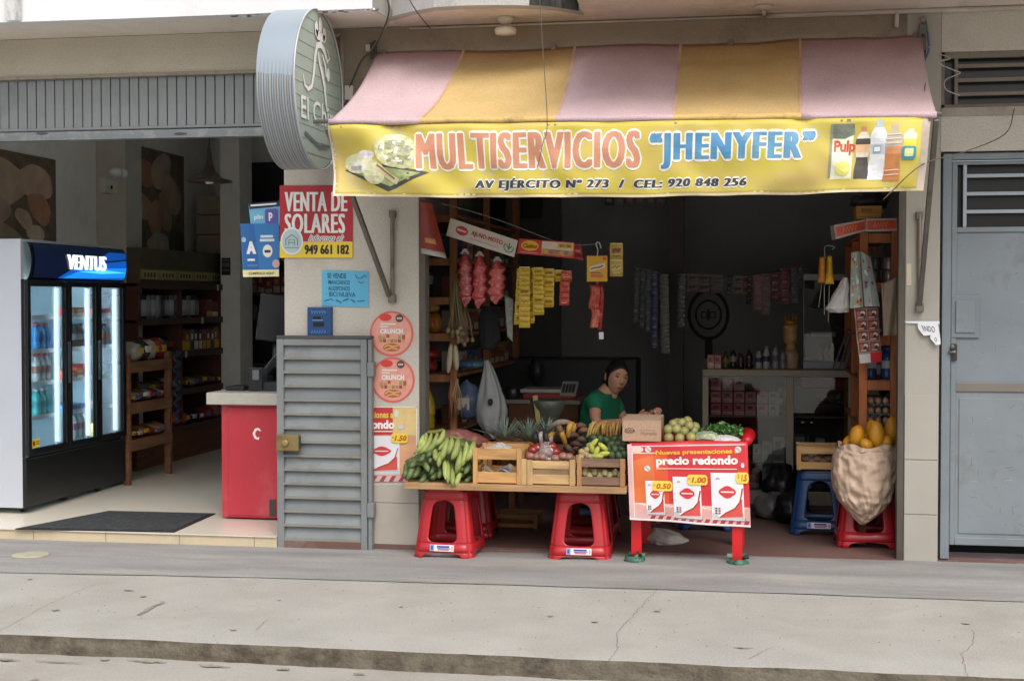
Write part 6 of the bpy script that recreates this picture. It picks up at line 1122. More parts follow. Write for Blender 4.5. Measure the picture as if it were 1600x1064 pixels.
for i in range(2): c_ = Vector((LX0 + .17 + .14 * i, .6, LBZ[3] + .17)); bag(c_, (.07, .08, .04), 'b58a3c', 'bread_bag', f'flat yellow bread bag stacked on top, {["left", "right"][i]} one', 'bread bag', 'bread bags on the shelf unit')
for i in range(6): c_ = Vector((LX0 + .12 + .1 * (i % 3), .56 + .01 * i, LBZ[4] + .045 + .08 * (i // 3))); bag(c_, (.055, .07, .042), ['b8331c', 'c2451f', '9a2a1c'][i % 3], 'snack_bag', f'orange red snack bag, {["lower", "upper"][i // 3]} layer {lr(i % 3, 3)} above the oil bottles', 'snack bag', 'red snack bags on the shelf unit')
for i in range(3): bottle((LX0 + .13 + .1 * i, .5, LBZ[5] + .001), (.27, .045, 'a8901c', 'a8281c', 'c2a820'), f'yellow cooking oil bottle with red cap, {lr(i, 3)} on the lowest shelf', 'oil bottles on the shelf unit')
for i in range(3): bottle((LX0 + .13 + .1 * i, .5, LBZ[2] + .001), (.24, .035, '1c1a1c', '2a2a2c', '6a6c70'), f'dark sauce bottle, {lr(i, 3)} on the shelf under the leaflet', 'dark bottles on the shelf unit')
rr_ = random.Random(6)
for k, z in enumerate(LBZ[1:]):
    for i in range(9):
        y = .85 + i * .2; h = rr_.uniform(.08, .17); pack(LX1 - .2, LX1 - .06, y, y + .16, z + .001, z + h, rr_.choice(['3a4a6a', '6a3a2a', '8a8478', '5a5a50', '2c3c34', '7a5c34']), 'goods_carton', f'dim carton on the {ORD[k]} upper board of the dark shelf unit, {ORD[i]} from the front' if 0 else f'dim carton, shelf unit board {ORD[k]} from the top, {ORD[i]} from the front', 'carton', 'cartons deep in the shelf unit', ('b0a898', 'a03c2c'), 'x')
bag(Vector((XA(728, .62), .65, LBZ[5] + .16)), (.09, .1, .13), '3a4256', 'net_bag', 'blue and white patterned bag sitting under the wheat sticks', 'bag', None, .3, h='49566e', var=.9)
bag(Vector((XA(730, .7), .75, LBZ[4] + .05)), (.11, .08, .035), '4a6a7a', 'packet', 'teal packet lying on the shelf board beside the post', 'packet')
def strand(name, px, y0, y1, Y, n, col, lab, cat, spread=.03, r=.006, blob=None):
    mb = MB(); a = P(px, y0, Y)
    for i in range(n):
        e = P(px + random.uniform(-1, 1) * spread * 250, y1 + random.uniform(-8, 4), Y + random.uniform(-.02, .02)); m_ = a.lerp(e, .5) + Vector((random.uniform(-.02, .02), random.uniform(-.02, .02), 0)); mb.tube([a + Vector((random.uniform(-.006, .006), 0, 0)), m_, e], [r, r * 1.1, r * .6], M(random.choice(col), rough=.8, var=.2), 6)
        if blob: mb.blob(e, blob, M(random.choice(col), rough=.7, var=.25), 8, 6, .3)
    return tag(mb.build(name), lab, cat)
strand('garlic_braid', 712, 425, 520, .33, 9, ['8a8058', '9a8f68', '6d6446'], 'straw coloured garlic braid hanging from the shelf post', 'garlic', .05, .005, (.016, .016, .02))
strand('corn_husks', 726, 470, 535, .35, 10, ['7a6248', '8a7050', '6a543c'], 'brown bundle of dry bulbs beside the garlic braid', 'dried bulbs', .05, .006, (.014, .014, .018))
strand('cinnamon_bundle', 706, 590, 652, .33, 12, ['8a5a3a', 'a07a50', '6a4228'], 'bundle of brown bark sticks tied to the shelf post', 'bundle', .03, .007)
strand('straw_bundle', 714, 592, 650, .32, 7, ['a89468', '94805a'], 'pale straw tassels hanging beside the bark sticks', 'bundle', .05, .0025)
for i, (x, y0, y1) in enumerate(((702, 536, 585), (712, 538, 580))): mb = MB(); a = P(x + 3 - 4 * i, y0, .34); b = P(x - 2 + 4 * i, y1, .33); mb.tube([a, a.lerp(b, .3), a.lerp(b, .7), b], [.01, .022, .024, .008], M('a89a80', rough=.6, var=.15), 8); tag(mb.build('gourd', sub=1), ['pale long loofah pod on the post side', 'pale long loofah pod next to the dark bag'][i], 'gourd', 'pale pods on the shelf post')
film('felt_bag', [(764, 478, .5, .03, .02), (764, 490, .5, .06, .04), (764, 530, .5, .07, .05), (763, 544, .5, .05, .04), (763, 546, .5, .01, .01)], 'black cloth bag hanging below the red chip bags', 'bag', M('1a1b1d', rough=.9), .015, seed=3)
# hanging grey carrier bag
mb = MB(); mcb2 = M('747674', rough=.45, var=.15, scale=6, bump=.5, bscale=12)
def carrier(u, v):
    ys = [563, 575, 600, 620, 640, 660, 675, 684]; xl = [757, 756, 751, 746, 744, 747, 757, 770]; xr = [764, 770, 780, 787, 790, 788, 784, 778]; x = v * 7; i = min(int(x), 6); t = x - i; l = xl[i] + (xl[i + 1] - xl[i]) * t; rr = xr[i] + (xr[i + 1] - xr[i]) * t; y = ys[i] + (ys[i + 1] - ys[i]) * t; a = P(l, y, .33); b = P(rr, y, .33); an = 2 * PI * u
    hw = (b.x - a.x) / 2; d = .02 + .07 * v * (1 if v < .85 else .6); f = 1 + .12 * math.sin(an * 7 + v * 3) * (1 - v * .5) + .15 * nz(math.cos(an) * 2, math.sin(an) * 2, 1, v * 4); return Vector(((a.x + b.x) / 2 + hw * math.cos(an) * f, .33 + d * math.sin(an) * f, a.z))
mb.grid(carrier, 48, 30, mcb2); p = P(766, 628, .26); mb.blob(p, (.016, .03, .022), M('121214'), 10, 8); hb = tag(mb.build('carrier_bag', weld=True), 'translucent grey plastic carrier bag hanging by its handles over the pineapples', 'plastic bag')
# line and hanging advert boards
a, b = P(690, 318, .12), P(935, 382, .12); cable('string', spl([a, P(745, 333, .12), P(790, 348, .12), P(870, 378, .12), P(903, 383, .12), P(935, 381, .12)]), .0018, M('8f8d88'), 'thin pale string stretched across the store opening', 'string')
def board(name, q, base, th=.012): return Sheet(q, base, th=th)
s = board('a', [P(704, 341, .1), P(809, 376, .1), P(803, 402, .1), P(697, 368, .1)], M('c3bcb0', rough=.5, var=.04)); rd = M('b02a34', rough=.5)
s.ell(.2, .48, .09, .26, rd); s.rrect(.12, .34, .28, .62, .03, .1, rd, 2); s.rrect(.13, .42, .27, .54, .02, .05, M('d9a8a4'), 3); s.text('AJI-NO-MOTO', .34, .28, .8, .62, rd, .0, 2, 1.05, fat=(.003, 0)); s.line([(.33, .74), (.5, .75), (.75, .76)], .035, M('b5797a'), 2, 4)
gr = M('4a7a4a'); s.line([(.9 + .07 * math.cos(R(t)), .55 + .28 * math.sin(R(t))) for t in range(-20, 230, 20)], .06, gr, 2, 4); s.line([(.9, .7), (.9, .3)], .07, gr, 2, 4); s.line([(.9, .65), (.86, .42)], .06, gr, 2, 4); s.line([(.9, .65), (.94, .42)], .06, gr, 2, 4)
tag(s.build('advert_board'), 'tilted white AJI-NO-MOTO advert board hung from the string', 'advert board', 'advert boards on the string')
s = board('b', [P(811, 373, .11), P(898, 379, .11), P(897, 404, .11), P(808, 396, .11)], M('b92a2e', rough=.4)); s.rect(.42, .06, .98, .9, M('cfc4b0'), 1); s.rect(.42, .55, .98, .9, M('b98a4a', var=.4, scale=30), 2); s.ell(.21, .42, .16, .34, M('dca92c'), 2); s.text('Casino', .09, .28, .34, .58, M('8f3a1c'), .04, 3, shear=.2); s.rect(.7, .12, .97, .42, M('d9b040'), 2); s.text('S/1.00', .73, .18, .94, .36, M('6a4a2a'), .03, 3); [s.ell(.5 + .09 * k, .72, .04, .12, M(['c9a050', '8a6a8a', 'b07a5a'][k % 3]), 3) for k in range(5)]; s.rect(.06, .86, .36, .9, M('d8a0a0'), 2)
tag(s.build('advert_board'), 'red and white biscuit advert board with yellow oval, hung level on the string', 'advert board', 'advert boards on the string')
s = Sheet([P(898, 383, .2), P(908, 384, .2), P(911, 407, .2), P(897, 404, .2)], M('b01f2c', rough=.4), th=.03); s.rect(.1, .3, .8, .5, M('d98a8a')); s.rect(.3, .65, .9, .8, M('4a1418')); tag(s.build('advert_board'), 'narrow crimson packet end sticking out behind the biscuit board', 'advert board')
# red leaflet curling off the channel
lt = lambda u, v: P(656 + (18 + 22 * v) * u * (1 if v > .02 else .3) + 2 * v, 314 + 82 * v + 8 * u * v, -.01 - .07 * u * (1 - u) * 3 * v)
mb = MB(); mb.grid(lt, 16, 20, M('94392f', rough=.35, var=.35, scale=9, dirt=.6, dcol='5a2420', dscale=9)); mb.grid(lambda u, v: lt(u, .9 + .1 * v) + Vector((0, -.003, 0)), 16, 3, M('b9b2b0')); mb.grid(lambda u, v: lt(.2 + .5 * u, .68 + .1 * v) + Vector((0, -.003, 0)), 8, 3, M('c98a5a')); tag(mb.build('curled_leaflet', solid=.001), 'red food leaflet curling off the metal channel by the pillar', 'leaflet')
# red twisted snack bags
for i, (x0, x1, y0, y1) in enumerate(((716, 737, 395, 479), (739, 760, 399, 482), (765, 789, 407, 475))):
    mb = MB(); c_ = (x0 + x1) / 2
    def tw(u, v): 
        an = 2 * PI * u; hw = (x1 - x0) / 2 * (.25 + .75 * min(1, v * 5)) * (1 if v < .8 else max(.12, 1 - (v - .8) * 4)) * (1 + .16 * math.sin(v * 30 + an * 1.0 + i)); p = P(c_ + hw * math.cos(an) + 3 * math.sin(v * 3 + i) * v, y0 + (y1 - y0) * v, .16); return p + Vector((0, .04 * math.sin(an) * (.3 + .7 * min(1, v * 5)) * (1 if v < .8 else .3), 0))
    mb.grid(tw, 20, 44, M(['8a2a2e', 'a02c2e', 'a83a34'][i], rough=.25, var=.5, scale=26, coat=.5, dirt=.55, dcol='c9a8a4', dscale=28, stretch=(1, 1, 1.6)))
    mb.grid(lambda u, v: P(c_ + (u - .5) * 5 + (u - .5) * 10 * v, y0 - 6 + 8 * v, .155), 4, 3, M('8d8a84', rough=.3)); tag(mb.build('chip_bag', weld=True), f'twisted clear bag of red chips, {lr(i, 3)} under the white board', 'snack bag', 'red chip bags on the string')
# sachet strips
def strip(name, q, rows_, base, ink, lab, cat='sachet strip', grp=None, cols=1, pic=None, wave=.006, seg=None, edge='e0cf8a'):
    s = Sheet(q, base, th=.004, nu=3 * cols, nv=rows_ * 4, fn=lambda u, v: wave * math.sin(v * rows_ * PI * 2 + u) + .004 * math.sin(u * 5), step=.0008); rg = random.Random(len(lab))
    for r_ in range(rows_):
        for c in range(cols):
            u0, u1, v0, v1 = c / cols, (c + 1) / cols, r_ / rows_, (r_ + 1) / rows_; du, dv = u1 - u0, v1 - v0
            s.rect(u0 + .02 * du, v0, u1 - .02 * du, v0 + .06 * dv, M(edge), 1); pts = [(u0 + du * (.2 + .12 * k), v0 + dv * (.42 + .1 * math.sin(k * 2.3 + r_))) for k in range(6)]; s.line(pts, .06 * dv, ink, 3, .35)
            if pic: s.rrect(u0 + .14 * du, v0 + .3 * dv, u1 - .14 * du, v0 + .64 * dv, .1 * du, .1 * dv, M(rg.choice(pic)), 2); s.rect(u0 + .2 * du, v0 + .74 * dv, u1 - .2 * du, v0 + .82 * dv, M(rg.choice(pic)), 2)
    return tag(s.build(name), lab, cat, grp)
ysh = M('b8981c', rough=.25, var=.2, scale=18); ink = M('5a3a14')
q4 = lambda x0, x1, y0, y1, Y, sk=0: [P(x0, y0, Y), P(x1, y0, Y), P(x1 + sk, y1, Y), P(x0 + sk, y1, Y)]
for i, (x0, x1, y0, y1, Y, sk, n) in enumerate(((808, 826, 420, 507, .15, -5, 5), (811, 828, 417, 512, .11, 0, 6), (827, 835, 420, 505, .14, 0, 5), (832, 849, 418, 492, .1, 1, 5), (849, 866, 420, 480, .11, -1, 4), (866, 880, 422, 440, .12, 0, 1))):
    strip('sachet_strip', q4(x0, x1, y0, y1, Y, sk), n, ysh, ink, ['yellow stock sachet strip, rearmost and slanting', 'longest yellow stock sachet strip', 'narrow yellow strip edge between the longest and the middle ones', 'middle yellow stock sachet strip', 'shorter yellow stock strip next to the red sachets', 'single pale yellow sachet between yellow strips and red ones'][i], grp='yellow sachet strips', pic=['a88418', '9a7414', 'c0a83a'])
for i, (x0, x1, y0, y1, sk, n) in enumerate(((877, 893, 423, 441, 0, 1), (875, 890, 441, 477, -1, 2))): strip('sachet_strip', q4(x0, x1, y0, y1, .11 - .01 * i, sk), n, M('a83c2c', rough=.25, var=.2, scale=18), ink, ['red sachet at the top beside the yellow strips', 'lower pair of red sachets beside the yellow strips'][i], grp='red sachets', pic=['c98a6a', 'b0483a', 'd9a88a'], edge='c9705a')
MB_ = MB(); [MB_.tube([P(x, 404, .12), P(x, 420, .12)], .001, m_wire, 4) for x in (812, 896)]; tag(MB_.build('string'), 'two thin threads holding the yellow sachets under the biscuit board', 'string')
s = Sheet(q4(917, 949, 400, 440, .12), M('cf9a14', rough=.35), th=.004); s.rect(.78, .04, .95, .16, M('c0583a')); s.poly([(.1, .42), (.88, .26), (.9, .45), (.14, .62)], M('d6c4a4'), 2); s.line([(.2, .52), (.4, .46), (.6, .45), (.8, .37)], .05, M('5a4a8a'), 3, .8); s.rect(.2, .64, .7, .67, M('6a4a14'), 2); s.rrect(.2, .72, .78, .84, .05, .05, M('c2684a'), 2)
hk = thing('hanging_card', 'bright yellow display card on a white hook with red packets clipped below', 'display card', P(933, 440, .12)); s.build('card', hk)
mb = MB(); mb.tube(spl([P(933, 400, .12), P(934, 390, .12), P(931, 381, .12), P(936, 379, .12), P(939, 388, .12)]), .0025, M('c9c7c2'), 6); mb.build('hook', hk)
mb = MB(); [mb.grid(lambda u, v: P(x0 + (x1 - x0) * u + 1.5 * math.sin(v * 5), y0 + (y1 - y0) * v, .12 - .025 * math.sin(PI * u) + .004 * math.sin(u * 30)), 14, 10, M(c_, rough=.3, var=.4, scale=30, dirt=.5, dcol='d8b89a', dscale=30)) for x0, x1, y0, y1, c_ in ((921, 940, 446, 483, 'a83c28'), (923, 939, 482, 512, 'b04a34'), (936, 942, 444, 516, 'a01c24'))]; mb.box(*[f for f in (P(932, 440, .12).x, P(935, 440, .12).x)], .12, .124, P(932, 447, .12).z, P(932, 440, .12).z, M('b02a2a')); mb.build('packet_bundle', hk, solid=.004)
mb = MB(); q = q4(936, 943, 519, 530, .12); mb.box(q[0].x, q[1].x, .12, .122, q[2].z, q[0].z, M('c9c7c4')); mb.build('white_tag', hk)
strip('sachet_strip', q4(953, 973, 380, 432, .14), 2, M('b89a4c', rough=.35, var=.15), ink, 'short pale yellow strip of two picture sachets hung alone', pic=['8a5a3a', '7a6a4a', 'c9b87a'])
mb = MB(); mb.grid(lambda u, v: P(788 + 14 * u + 5 * v - 6 * u * v, 460 + 66 * v + 8 * u, .2), 8, 12, M('6d7068', rough=.6, var=.6, scale=60, bump=.3)); tag(mb.build('net_sack', solid=.003), 'narrow grey patterned net hanging left of the yellow sachets', 'net')
# dark strips along the back wall line
cable('string', spl([P(985, 420, 3.1), P(1070, 430, 3.1), P(1140, 432, 3.1), P(1255, 420, 3.1)]), .003, m_wire, 'dark cord carrying sachet strips across the back of the store', 'string')
for i, (x0, x1, y0, y1, n, c_) in enumerate(((991, 999, 418, 505, 7, '6c7276'), (1000, 1008, 420, 512, 8, '5c6670'), (1009, 1017, 422, 520, 8, '687480'), (1018, 1027, 424, 545, 9, '54668a'), (1031, 1044, 428, 552, 10, '909496'), (1060, 1071, 428, 512, 6, '6a6e76'), (1137, 1143, 430, 462, 4, '3c4640'), (1168, 1176, 432, 476, 5, '4a4648'), (1178, 1190, 430, 484, 4, 'b08a8c'), (1191, 1203, 428, 492, 4, 'a27c84'), (1204, 1218, 426, 470, 4, '944a58'), (1219, 1232, 420, 476, 4, 'a25262'), (1236, 1246, 418, 474, 5, '7a7e82'), (1247, 1254, 416, 450, 3, '6a6e72'))):
    strip('sachet_strip', q4(x0, x1, y0, y1, 3.08 - .01 * i, random.uniform(-3, 3)), n, M(c_, rough=.2, var=.3, scale=22), M('b8bcc0'), f'dark sachet strip, {lr(i, 14)} on the cord along the back wall', grp='sachet strips on the back cord', pic=[c_, '8a8e92', 'a8a6a4'], edge='8a8e90')
for i, (x0, x1) in enumerate(((1074, 1090), (1092, 1109), (1111, 1130), (1146, 1160), (1160, 1176))): strip('sachet_card', q4(x0, x1, 428 + i, 456 + i, 3.05), 2, M(['8a7a7c', '7c7470', '74706c', '8c8a84', 'a0686c'][i], rough=.4), M('5a5450'), f'grey pink two-row carded packet, {lr(i, 5)} on the back wall cord', 'card', 'carded packets on the back cord', pic=['9a9290', '5a5250'], edge='a09a96')
for i in range(6): x0 = 945 + 16 * i; s = Sheet(q4(x0, x0 + 14, 296, 321, 3.9), M(['4a4c50', '8a8484', '8a7c78', '8a8480', '8c7e7a', '90827a'][i], rough=.4), th=.05); s.rect(.1, .35, .9, .42, M('3a3638')); s.rect(.2, .6, .8, .8, M('b0a8a2')); tag(s.build('wall_packet'), f'small pale packet, {lr(i, 6)} in the row high on the back wall', 'packet', 'packets high on the back wall')
# display case
DX0, DX1, DY0, DY1 = XA(1098, 2.2), XA(1333, 2.2), 2.2, 2.7; DZ = zz(578, 1200, 2.2); tc_ = M('aaa08c', rough=.5, var=.06)
dc = thing('display_case', 'glass-fronted display case with beige frame at the back of the store', 'display case', ((DX0 + DX1) / 2, 2.45, FL))
mb = MB(); xm0, xm1 = XA(1229, 2.2), XA(1241, 2.2)
mb.box(DX0, DX1, DY0, DY1, DZ - .05, DZ, tc_); mb.box(DX0, DX0 + .045, DY0, DY0 + .04, FL, DZ - .05, tc_); mb.box(xm0, xm1, DY0, DY0 + .04, FL, DZ - .05, tc_); mb.box(DX1 - .03, DX1, DY0, DY0 + .04, FL, DZ - .05, tc_); mb.box(DX0, DX1, DY1 - .02, DY1, FL, DZ - .05, M('4a4440')); mb.box(DX0 + .045, DX1, DY0, DY0 + .03, FL, FL + .1, tc_); mb.box(DX0, DX0 + .01, DY0 + .04, DY1 - .02, FL, DZ - .05, tc_)
mb.build('frame', dc, bev=.008)
SZ = [FL + .1, zz(724, 1200, 2.25), zz(650, 1200, 2.25)]
for z in SZ: MB().box(DX0 + .012, DX1 - .012, DY0 + .05, DY1 - .03, z - .012, z, M('6a655c', rough=.4)).build('shelf_board', dc)
for a, b in ((DX0 + .045, xm0), (xm1, DX1 - .03)): MB().box(a, b, DY0 + .015, DY0 + .02, FL + .1, DZ - .05, clear_mat('case_glass', (.82, .84, .82), .03)).build('pane', dc)
pk = ['c8707e', 'ba5c6c', 'd08490', 'c87880']; k = 0
for r_ in range(3):
    for c in range(6):
        w_ = (xm0 - DX0 - .1) / 6; x = DX0 + .06 + c * w_
        if r_ == 2 and c > 2: continue
        pack(x, x + w_ * .9, 2.27, 2.4, SZ[2] + .001 + .092 * r_, SZ[2] + .088 + .092 * r_, random.choice(pk) if c < 5 else 'b8b0a8', 'pink_box', f'pink carton in the glass case, {["bottom", "middle", "top"][r_]} layer, {lr(c, 6)}', 'carton', 'pink cartons in the glass case', ('c9a8a8', '6a2a34'), bev=.002)
for i, (x0, x1, h, c_) in enumerate(((1178, 1190, .13, 'b0aeb2'), (1191, 1208, .16, 'a8a4a4'), (1209, 1227, .2, 'b8b6b6'), (1150, 1165, .17, '7c8084'), (1243, 1258, .2, 'a2aaa8'), (1262, 1266, .22, '3a4a7a'), (1276, 1290, .19, 'b2b6b0'), (1296, 1326, .1, '4c5052'))):
    pack(XA(x0, 2.3), XA(x1, 2.3), 2.3, 2.42, SZ[1] + .001, SZ[1] + h, c_, 'white_carton', f'pale household carton on the middle shelf of the glass case, {lr(i, 8)}', 'carton', 'pale cartons in the glass case', ('8a8c90', '6a7480'), bev=.002)
for i, (x0, x1, h, c_) in enumerate(((1112, 1140, .12, '5a5c60'), (1144, 1160, .2, '8a8c90'), (1164, 1188, .14, '8c3a34'), (1192, 1222, .2, '9a9c9e'), (1246, 1270, .16, '3c3e42'))):
    pack(XA(x0, 2.3), XA(x1, 2.3), 2.3, 2.42, SZ[0] + .001, SZ[0] + h, c_, 'low_carton', f'dim carton on the bottom shelf of the glass case, {lr(i, 5)}', 'carton', 'low cartons in the glass case', ('a8a8a8', '5a6a7a'), bev=.002)
pack(XA(1252, 2.3), XA(1322, 2.3), 2.3, 2.42, zz(606, 1280, 2.3), zz(591, 1280, 2.3), '8a2430', 'long_box', 'long crimson box high in the open side of the glass case', 'box')
MB().box(XA(1244, 2.3), XA(1330, 2.3), 2.26, 2.5, zz(606, 1280, 2.3) - .012, zz(606, 1280, 2.3) - .001, M('5a544c')).build('shelf_board', dc)
mb = MB(); 
for i in range(70): p = P(random.gauss(1296, 12), random.gauss(622, 6), 2.32 + random.uniform(0, .1)); mb.rbox(p, (.012, .002, .006), Matrix.Rotation(random.random() * 3, 3, 'Y'), M(random.choice(['b0b2b4', '8a7a7c', '6a5a60'])))
mb.blob(P(1296, 638, 2.38), (.12, .06, .05), M('3a3438'), 10, 8, .3); tag(mb.build('tinsel_bunch'), 'glittery bunch of small silver packets in the glass case', 'packets')
for i in range(2): p = P(1218, 609 + 17 * i, 2.3); tag(MB().lathe([(0, 0), (.032, 0), (.032, .05), (0, .05)], (p.x, p.y, p.z - .03), M(['a09888', 'cfc8b8'][i], rough=.4), 14).build('round_tub'), ['grey round tub stacked high at the case post', 'cream round tub below it at the case post'][i], 'tub', 'tubs in the glass case')
for i in range(2): pack(XA(1106 + 11 * i, 2.3), XA(1116 + 11 * i, 2.3), 2.28, 2.36, DZ + .001, DZ + .105, 'b57a70', 'salt_pack', f'salmon carton, {["left", "right"][i]} of the pair on the display case end', 'carton', 'salmon cartons on the display case', ('d9b8a8', '7a4a48'))
for i, (x, h, c_, cp, lb) in enumerate(((1134, .13, '4a4a20', '3a3a20', '6a6424'), (1146, .16, '22201e', '8a8478', '8a8682'), (1158, .13, '3a1a1c', '7a7674', '4a2024'), (1171, .15, '2a1618', '3a1a1c', '3c2224'), (1186, .15, 'b0aea8', '3a3a40', '2a345c'), (1198, .17, 'b8b6b0', 'a8a6a2', '2a345c'), (1212, .18, '9a9ca0', '6a6c72', '5a6070'), (1224, .14, '8a8c90', '5a5c60', '6a6e78'))):
    bottle((XA(x, 2.33), 2.33, DZ + .001), (h, .026, c_, cp, lb), f'bottle on top of the display case, {lr(i, 8)} of the row', 'bottles on the display case')
gj = thing('ornate_jar', 'tall gold crowned sweets jar on top of the display case', 'jar', (XA(1236, 2.4), 2.4, DZ)); x = XA(1236, 2.4); gold = M('b8883a', rough=.4, metal=.4, var=.3)
MB().lathe([(.05, 0), (.062, .01), (.062, .12), (.05, .14)], (x, 2.4, DZ), M('b8a07a', rough=.4, var=.2), 16).build('base_jar', gj); MB().lathe([(.04, .14), (.045, .16), (.03, .18), (.05, .2), (.056, .22), (.056, .31), (.05, .33)], (x, 2.4, DZ), M('cc9c64', rough=.35, var=.4, scale=30), 16).build('jar_body', gj)
mb = MB(); mb.lathe([(.04, .33), (.048, .35), (.042, .365)], (x, 2.4, DZ), gold, 16)
for k in range(10): a = k * 2 * PI / 10; mb.tube([(x + .04 * math.cos(a), 2.4 + .04 * math.sin(a), DZ + .36), (x + .05 * math.cos(a), 2.4 + .05 * math.sin(a), DZ + .42)], [.008, .001], gold, 5)
mb.build('crown_lid', gj)
gc = thing('glass_cabinet', 'upright dark glass cabinet standing on the display case beside the orange shelf', 'cabinet', (XA(1293, 2.4), 2.45, DZ)); gx0, gx1, gt = XA(1255, 2.35), XA(1331, 2.35), zz(428, 1290, 2.35); gf = M('7d8084', rough=.35, metal=.4)
mb = MB(); mb.box(gx0, gx1, 2.35, 2.7, DZ + .001, DZ + .06, gf); mb.box(gx0, gx1, 2.35, 2.7, gt - .05, gt, gf); mb.box(gx0, gx0 + .01, 2.35, 2.36, DZ + .06, gt - .05, gf); mb.box(gx1 - .01, gx1, 2.35, 2.36, DZ + .06, gt - .05, gf); mb.box(gx0, gx1, 2.69, 2.7, DZ + .06, gt - .05, M('3c3c3e')); mb.build('frame', gc, bev=.004)
MB().box(gx0 + .01, gx1 - .01, 2.354, 2.357, DZ + .06, gt - .05, clear_mat('case_glass')).build('pane', gc); MB().box(XA(1268, 2.38), XA(1306, 2.38), 2.4, 2.5, zz(526, 1290, 2.4), zz(519, 1290, 2.4), M('a8a498')).build('shelf_board', gc)
for i in range(3): bottle((XA(1283 + 9 * i, 2.45), 2.45, DZ + .062), (.13, .02, 'a8888a', 'b08a8c', '9a7072'), f'pinkish small bottle inside the glass cabinet, {lr(i, 3)}', 'bottles in the glass cabinet')
for i in range(3): mb = MB(); mb.bar(P(1302 + 9 * i, 576, 2.25), P(1326 + 6 * i, 512, 2.3), .018, .008, M('7a7c7e')); tag(mb.build('metal_slat'), f'grey slat leaning at the cabinet corner, {lr(i, 3)}', 'slat', 'slats leaning by the cabinet')
for i, (x, y, r, lab) in enumerate(((1222, 742, (.14, .14, .19), 'black plastic sack slumped in front of the display case'), (1205, 775, (.12, .12, .1), 'smaller grey and white bag on the floor near the black sack'), (1238, 790, (.12, .1, .12), 'low black bag beside the blue stool leg'))): p = P(x, y, 1.7 - .2 * i); mb = MB(); mb.blob((p.x, p.y, FL + r[2] * .8), r, M(['17181a', '6d6d6c', '1c1d20'][i], rough=.3, var=.3, bump=.5, bscale=14), 20, 14, .35, 3, fn=lambda d, q: Vector((q.x, q.y, max(q.z, -r[2] * .8)))); tag(mb.build('sack_bag'), lab, 'bag')
# orange shelf unit by the doorway
ru = thing('shelf_unit', 'orange brown wooden shelf unit just inside the narrow pillar', 'shelf', (.8, 1.3, FL)); RX0, RX1, RY0, RY1 = XA(1343, .5), XA(1404, .5), .5, 2.3
for x, y in ((RX0, RY0), (RX1 - .045, RY0), (RX0, 1.4), (RX0, RY1), (RX1 - .045, RY1)): MB().box(x, x + .05, y, y + .045, FL, zz(362, 1370, RY0), wor).build('post', ru, bev=.003)
RBZ = [zz(y, 1370, RY0) for y in (364, 441, 524, 594, 668, 740)]
for z in RBZ: mb = MB(); mb.box(RX0, RX1, RY0 + .03, RY1, z - .018, z, wor); mb.box(RX0 + .051, RX1 - .046, RY0 + .004, RY0 + .028, z - .062, z - .003, wor); mb.build('shelf_board', ru, bev=.002, seg=1)
for k in range(2):
    for r_ in range(2): tag(MB().lathe([(.034, 0), (.036, .005), (.036, .07), (.032, .075)], (RX0 + .1 + .085 * k, .62, RBZ[1] + .001 + .08 * r_), M(['5a5c62', 'a8a4a0'][k], rough=.3, metal=.5, dirt=.6, dcol='8a2a24', dscale=30), 16).build('tin_can'), f'tin can, {["lower", "upper"][r_]} {["left", "right"][k]} of four on the orange shelf', 'can', 'cans on the orange shelf')
for i in range(4): bottle((RX0 + .08 + .05 * (i % 2) * 2, .62 + .1 * (i // 2), RBZ[3] + .001), (.2, .036, '2a4a7a', '3a5a90', 'a8b0b8'), f'blue labelled bottle, {["front", "rear"][i // 2]} {["left", "right"][i % 2]} under the sachet card', 'blue bottles on the orange shelf')
for i in range(3):
    t = thing('egg_tray', f'grey green egg tray, {["bottom", "middle", "top"][i]} of the stack on the orange shelf', 'egg tray', ((RX0 + RX1) / 2, .7, RBZ[4] + .06 * i), 0, 'stacked egg trays'); zt_ = RBZ[4] + .002 + .06 * i
    mb = MB(); mb.grid(lambda u, v: (RX0 + .06 + u * .14, .56 + v * .26, zt_ + .016 + .012 * math.sin(u * PI * 6) * math.sin(v * PI * 10)), 24, 30, M('5c7264', rough=.9, var=.15)); mb.build('tray', t, solid=.003)
    for k in range(6): MB().blob((RX0 + .08 + .045 * (k % 3), .6 + .05 * (k // 3), zt_ + .036), (.019, .019, .024), M('b58a70', rough=.5, var=.1), 12, 8).build('egg', t)
rg = random.Random(12)
for k, z in enumerate(RBZ[:5]):
    for i in range(6): y = .95 + .22 * i; pack(RX0 + .055, RX0 + .17, y, y + .17, z + .001, z + rg.uniform(.1, .2), rg.choice(['6a4a44', '3a4a5a', '8a7a6a', '4a5a4a', '7a3a34']), 'side_carton', f'dim carton, orange shelf board {ORD[k]} from the top, {ORD[i]} behind the front goods', 'carton', 'cartons deep in the orange shelf', ('b0a8a0', '8a4a3a'))
pack(XA(1337, .5), XA(1377, .5), .5, .75, zz(343, 1360, .5) - .0, zz(322, 1360, .5), 'b07f2c', 'yellow_carton', 'dull yellow carton on top of the orange shelf', 'carton', None, ('c9963c', '8a5a1c'))
mb = MB(); p = P(1358, 315, .7); mb.blob(p + Vector((0, 0, -.0)), (.11, .1, .06), M('2c2a2a', var=.4, rough=.4), 14, 10, .4, 3); tag(mb.build('dark_bundle'), 'black bundle lying on the yellow carton at the top', 'bundle')
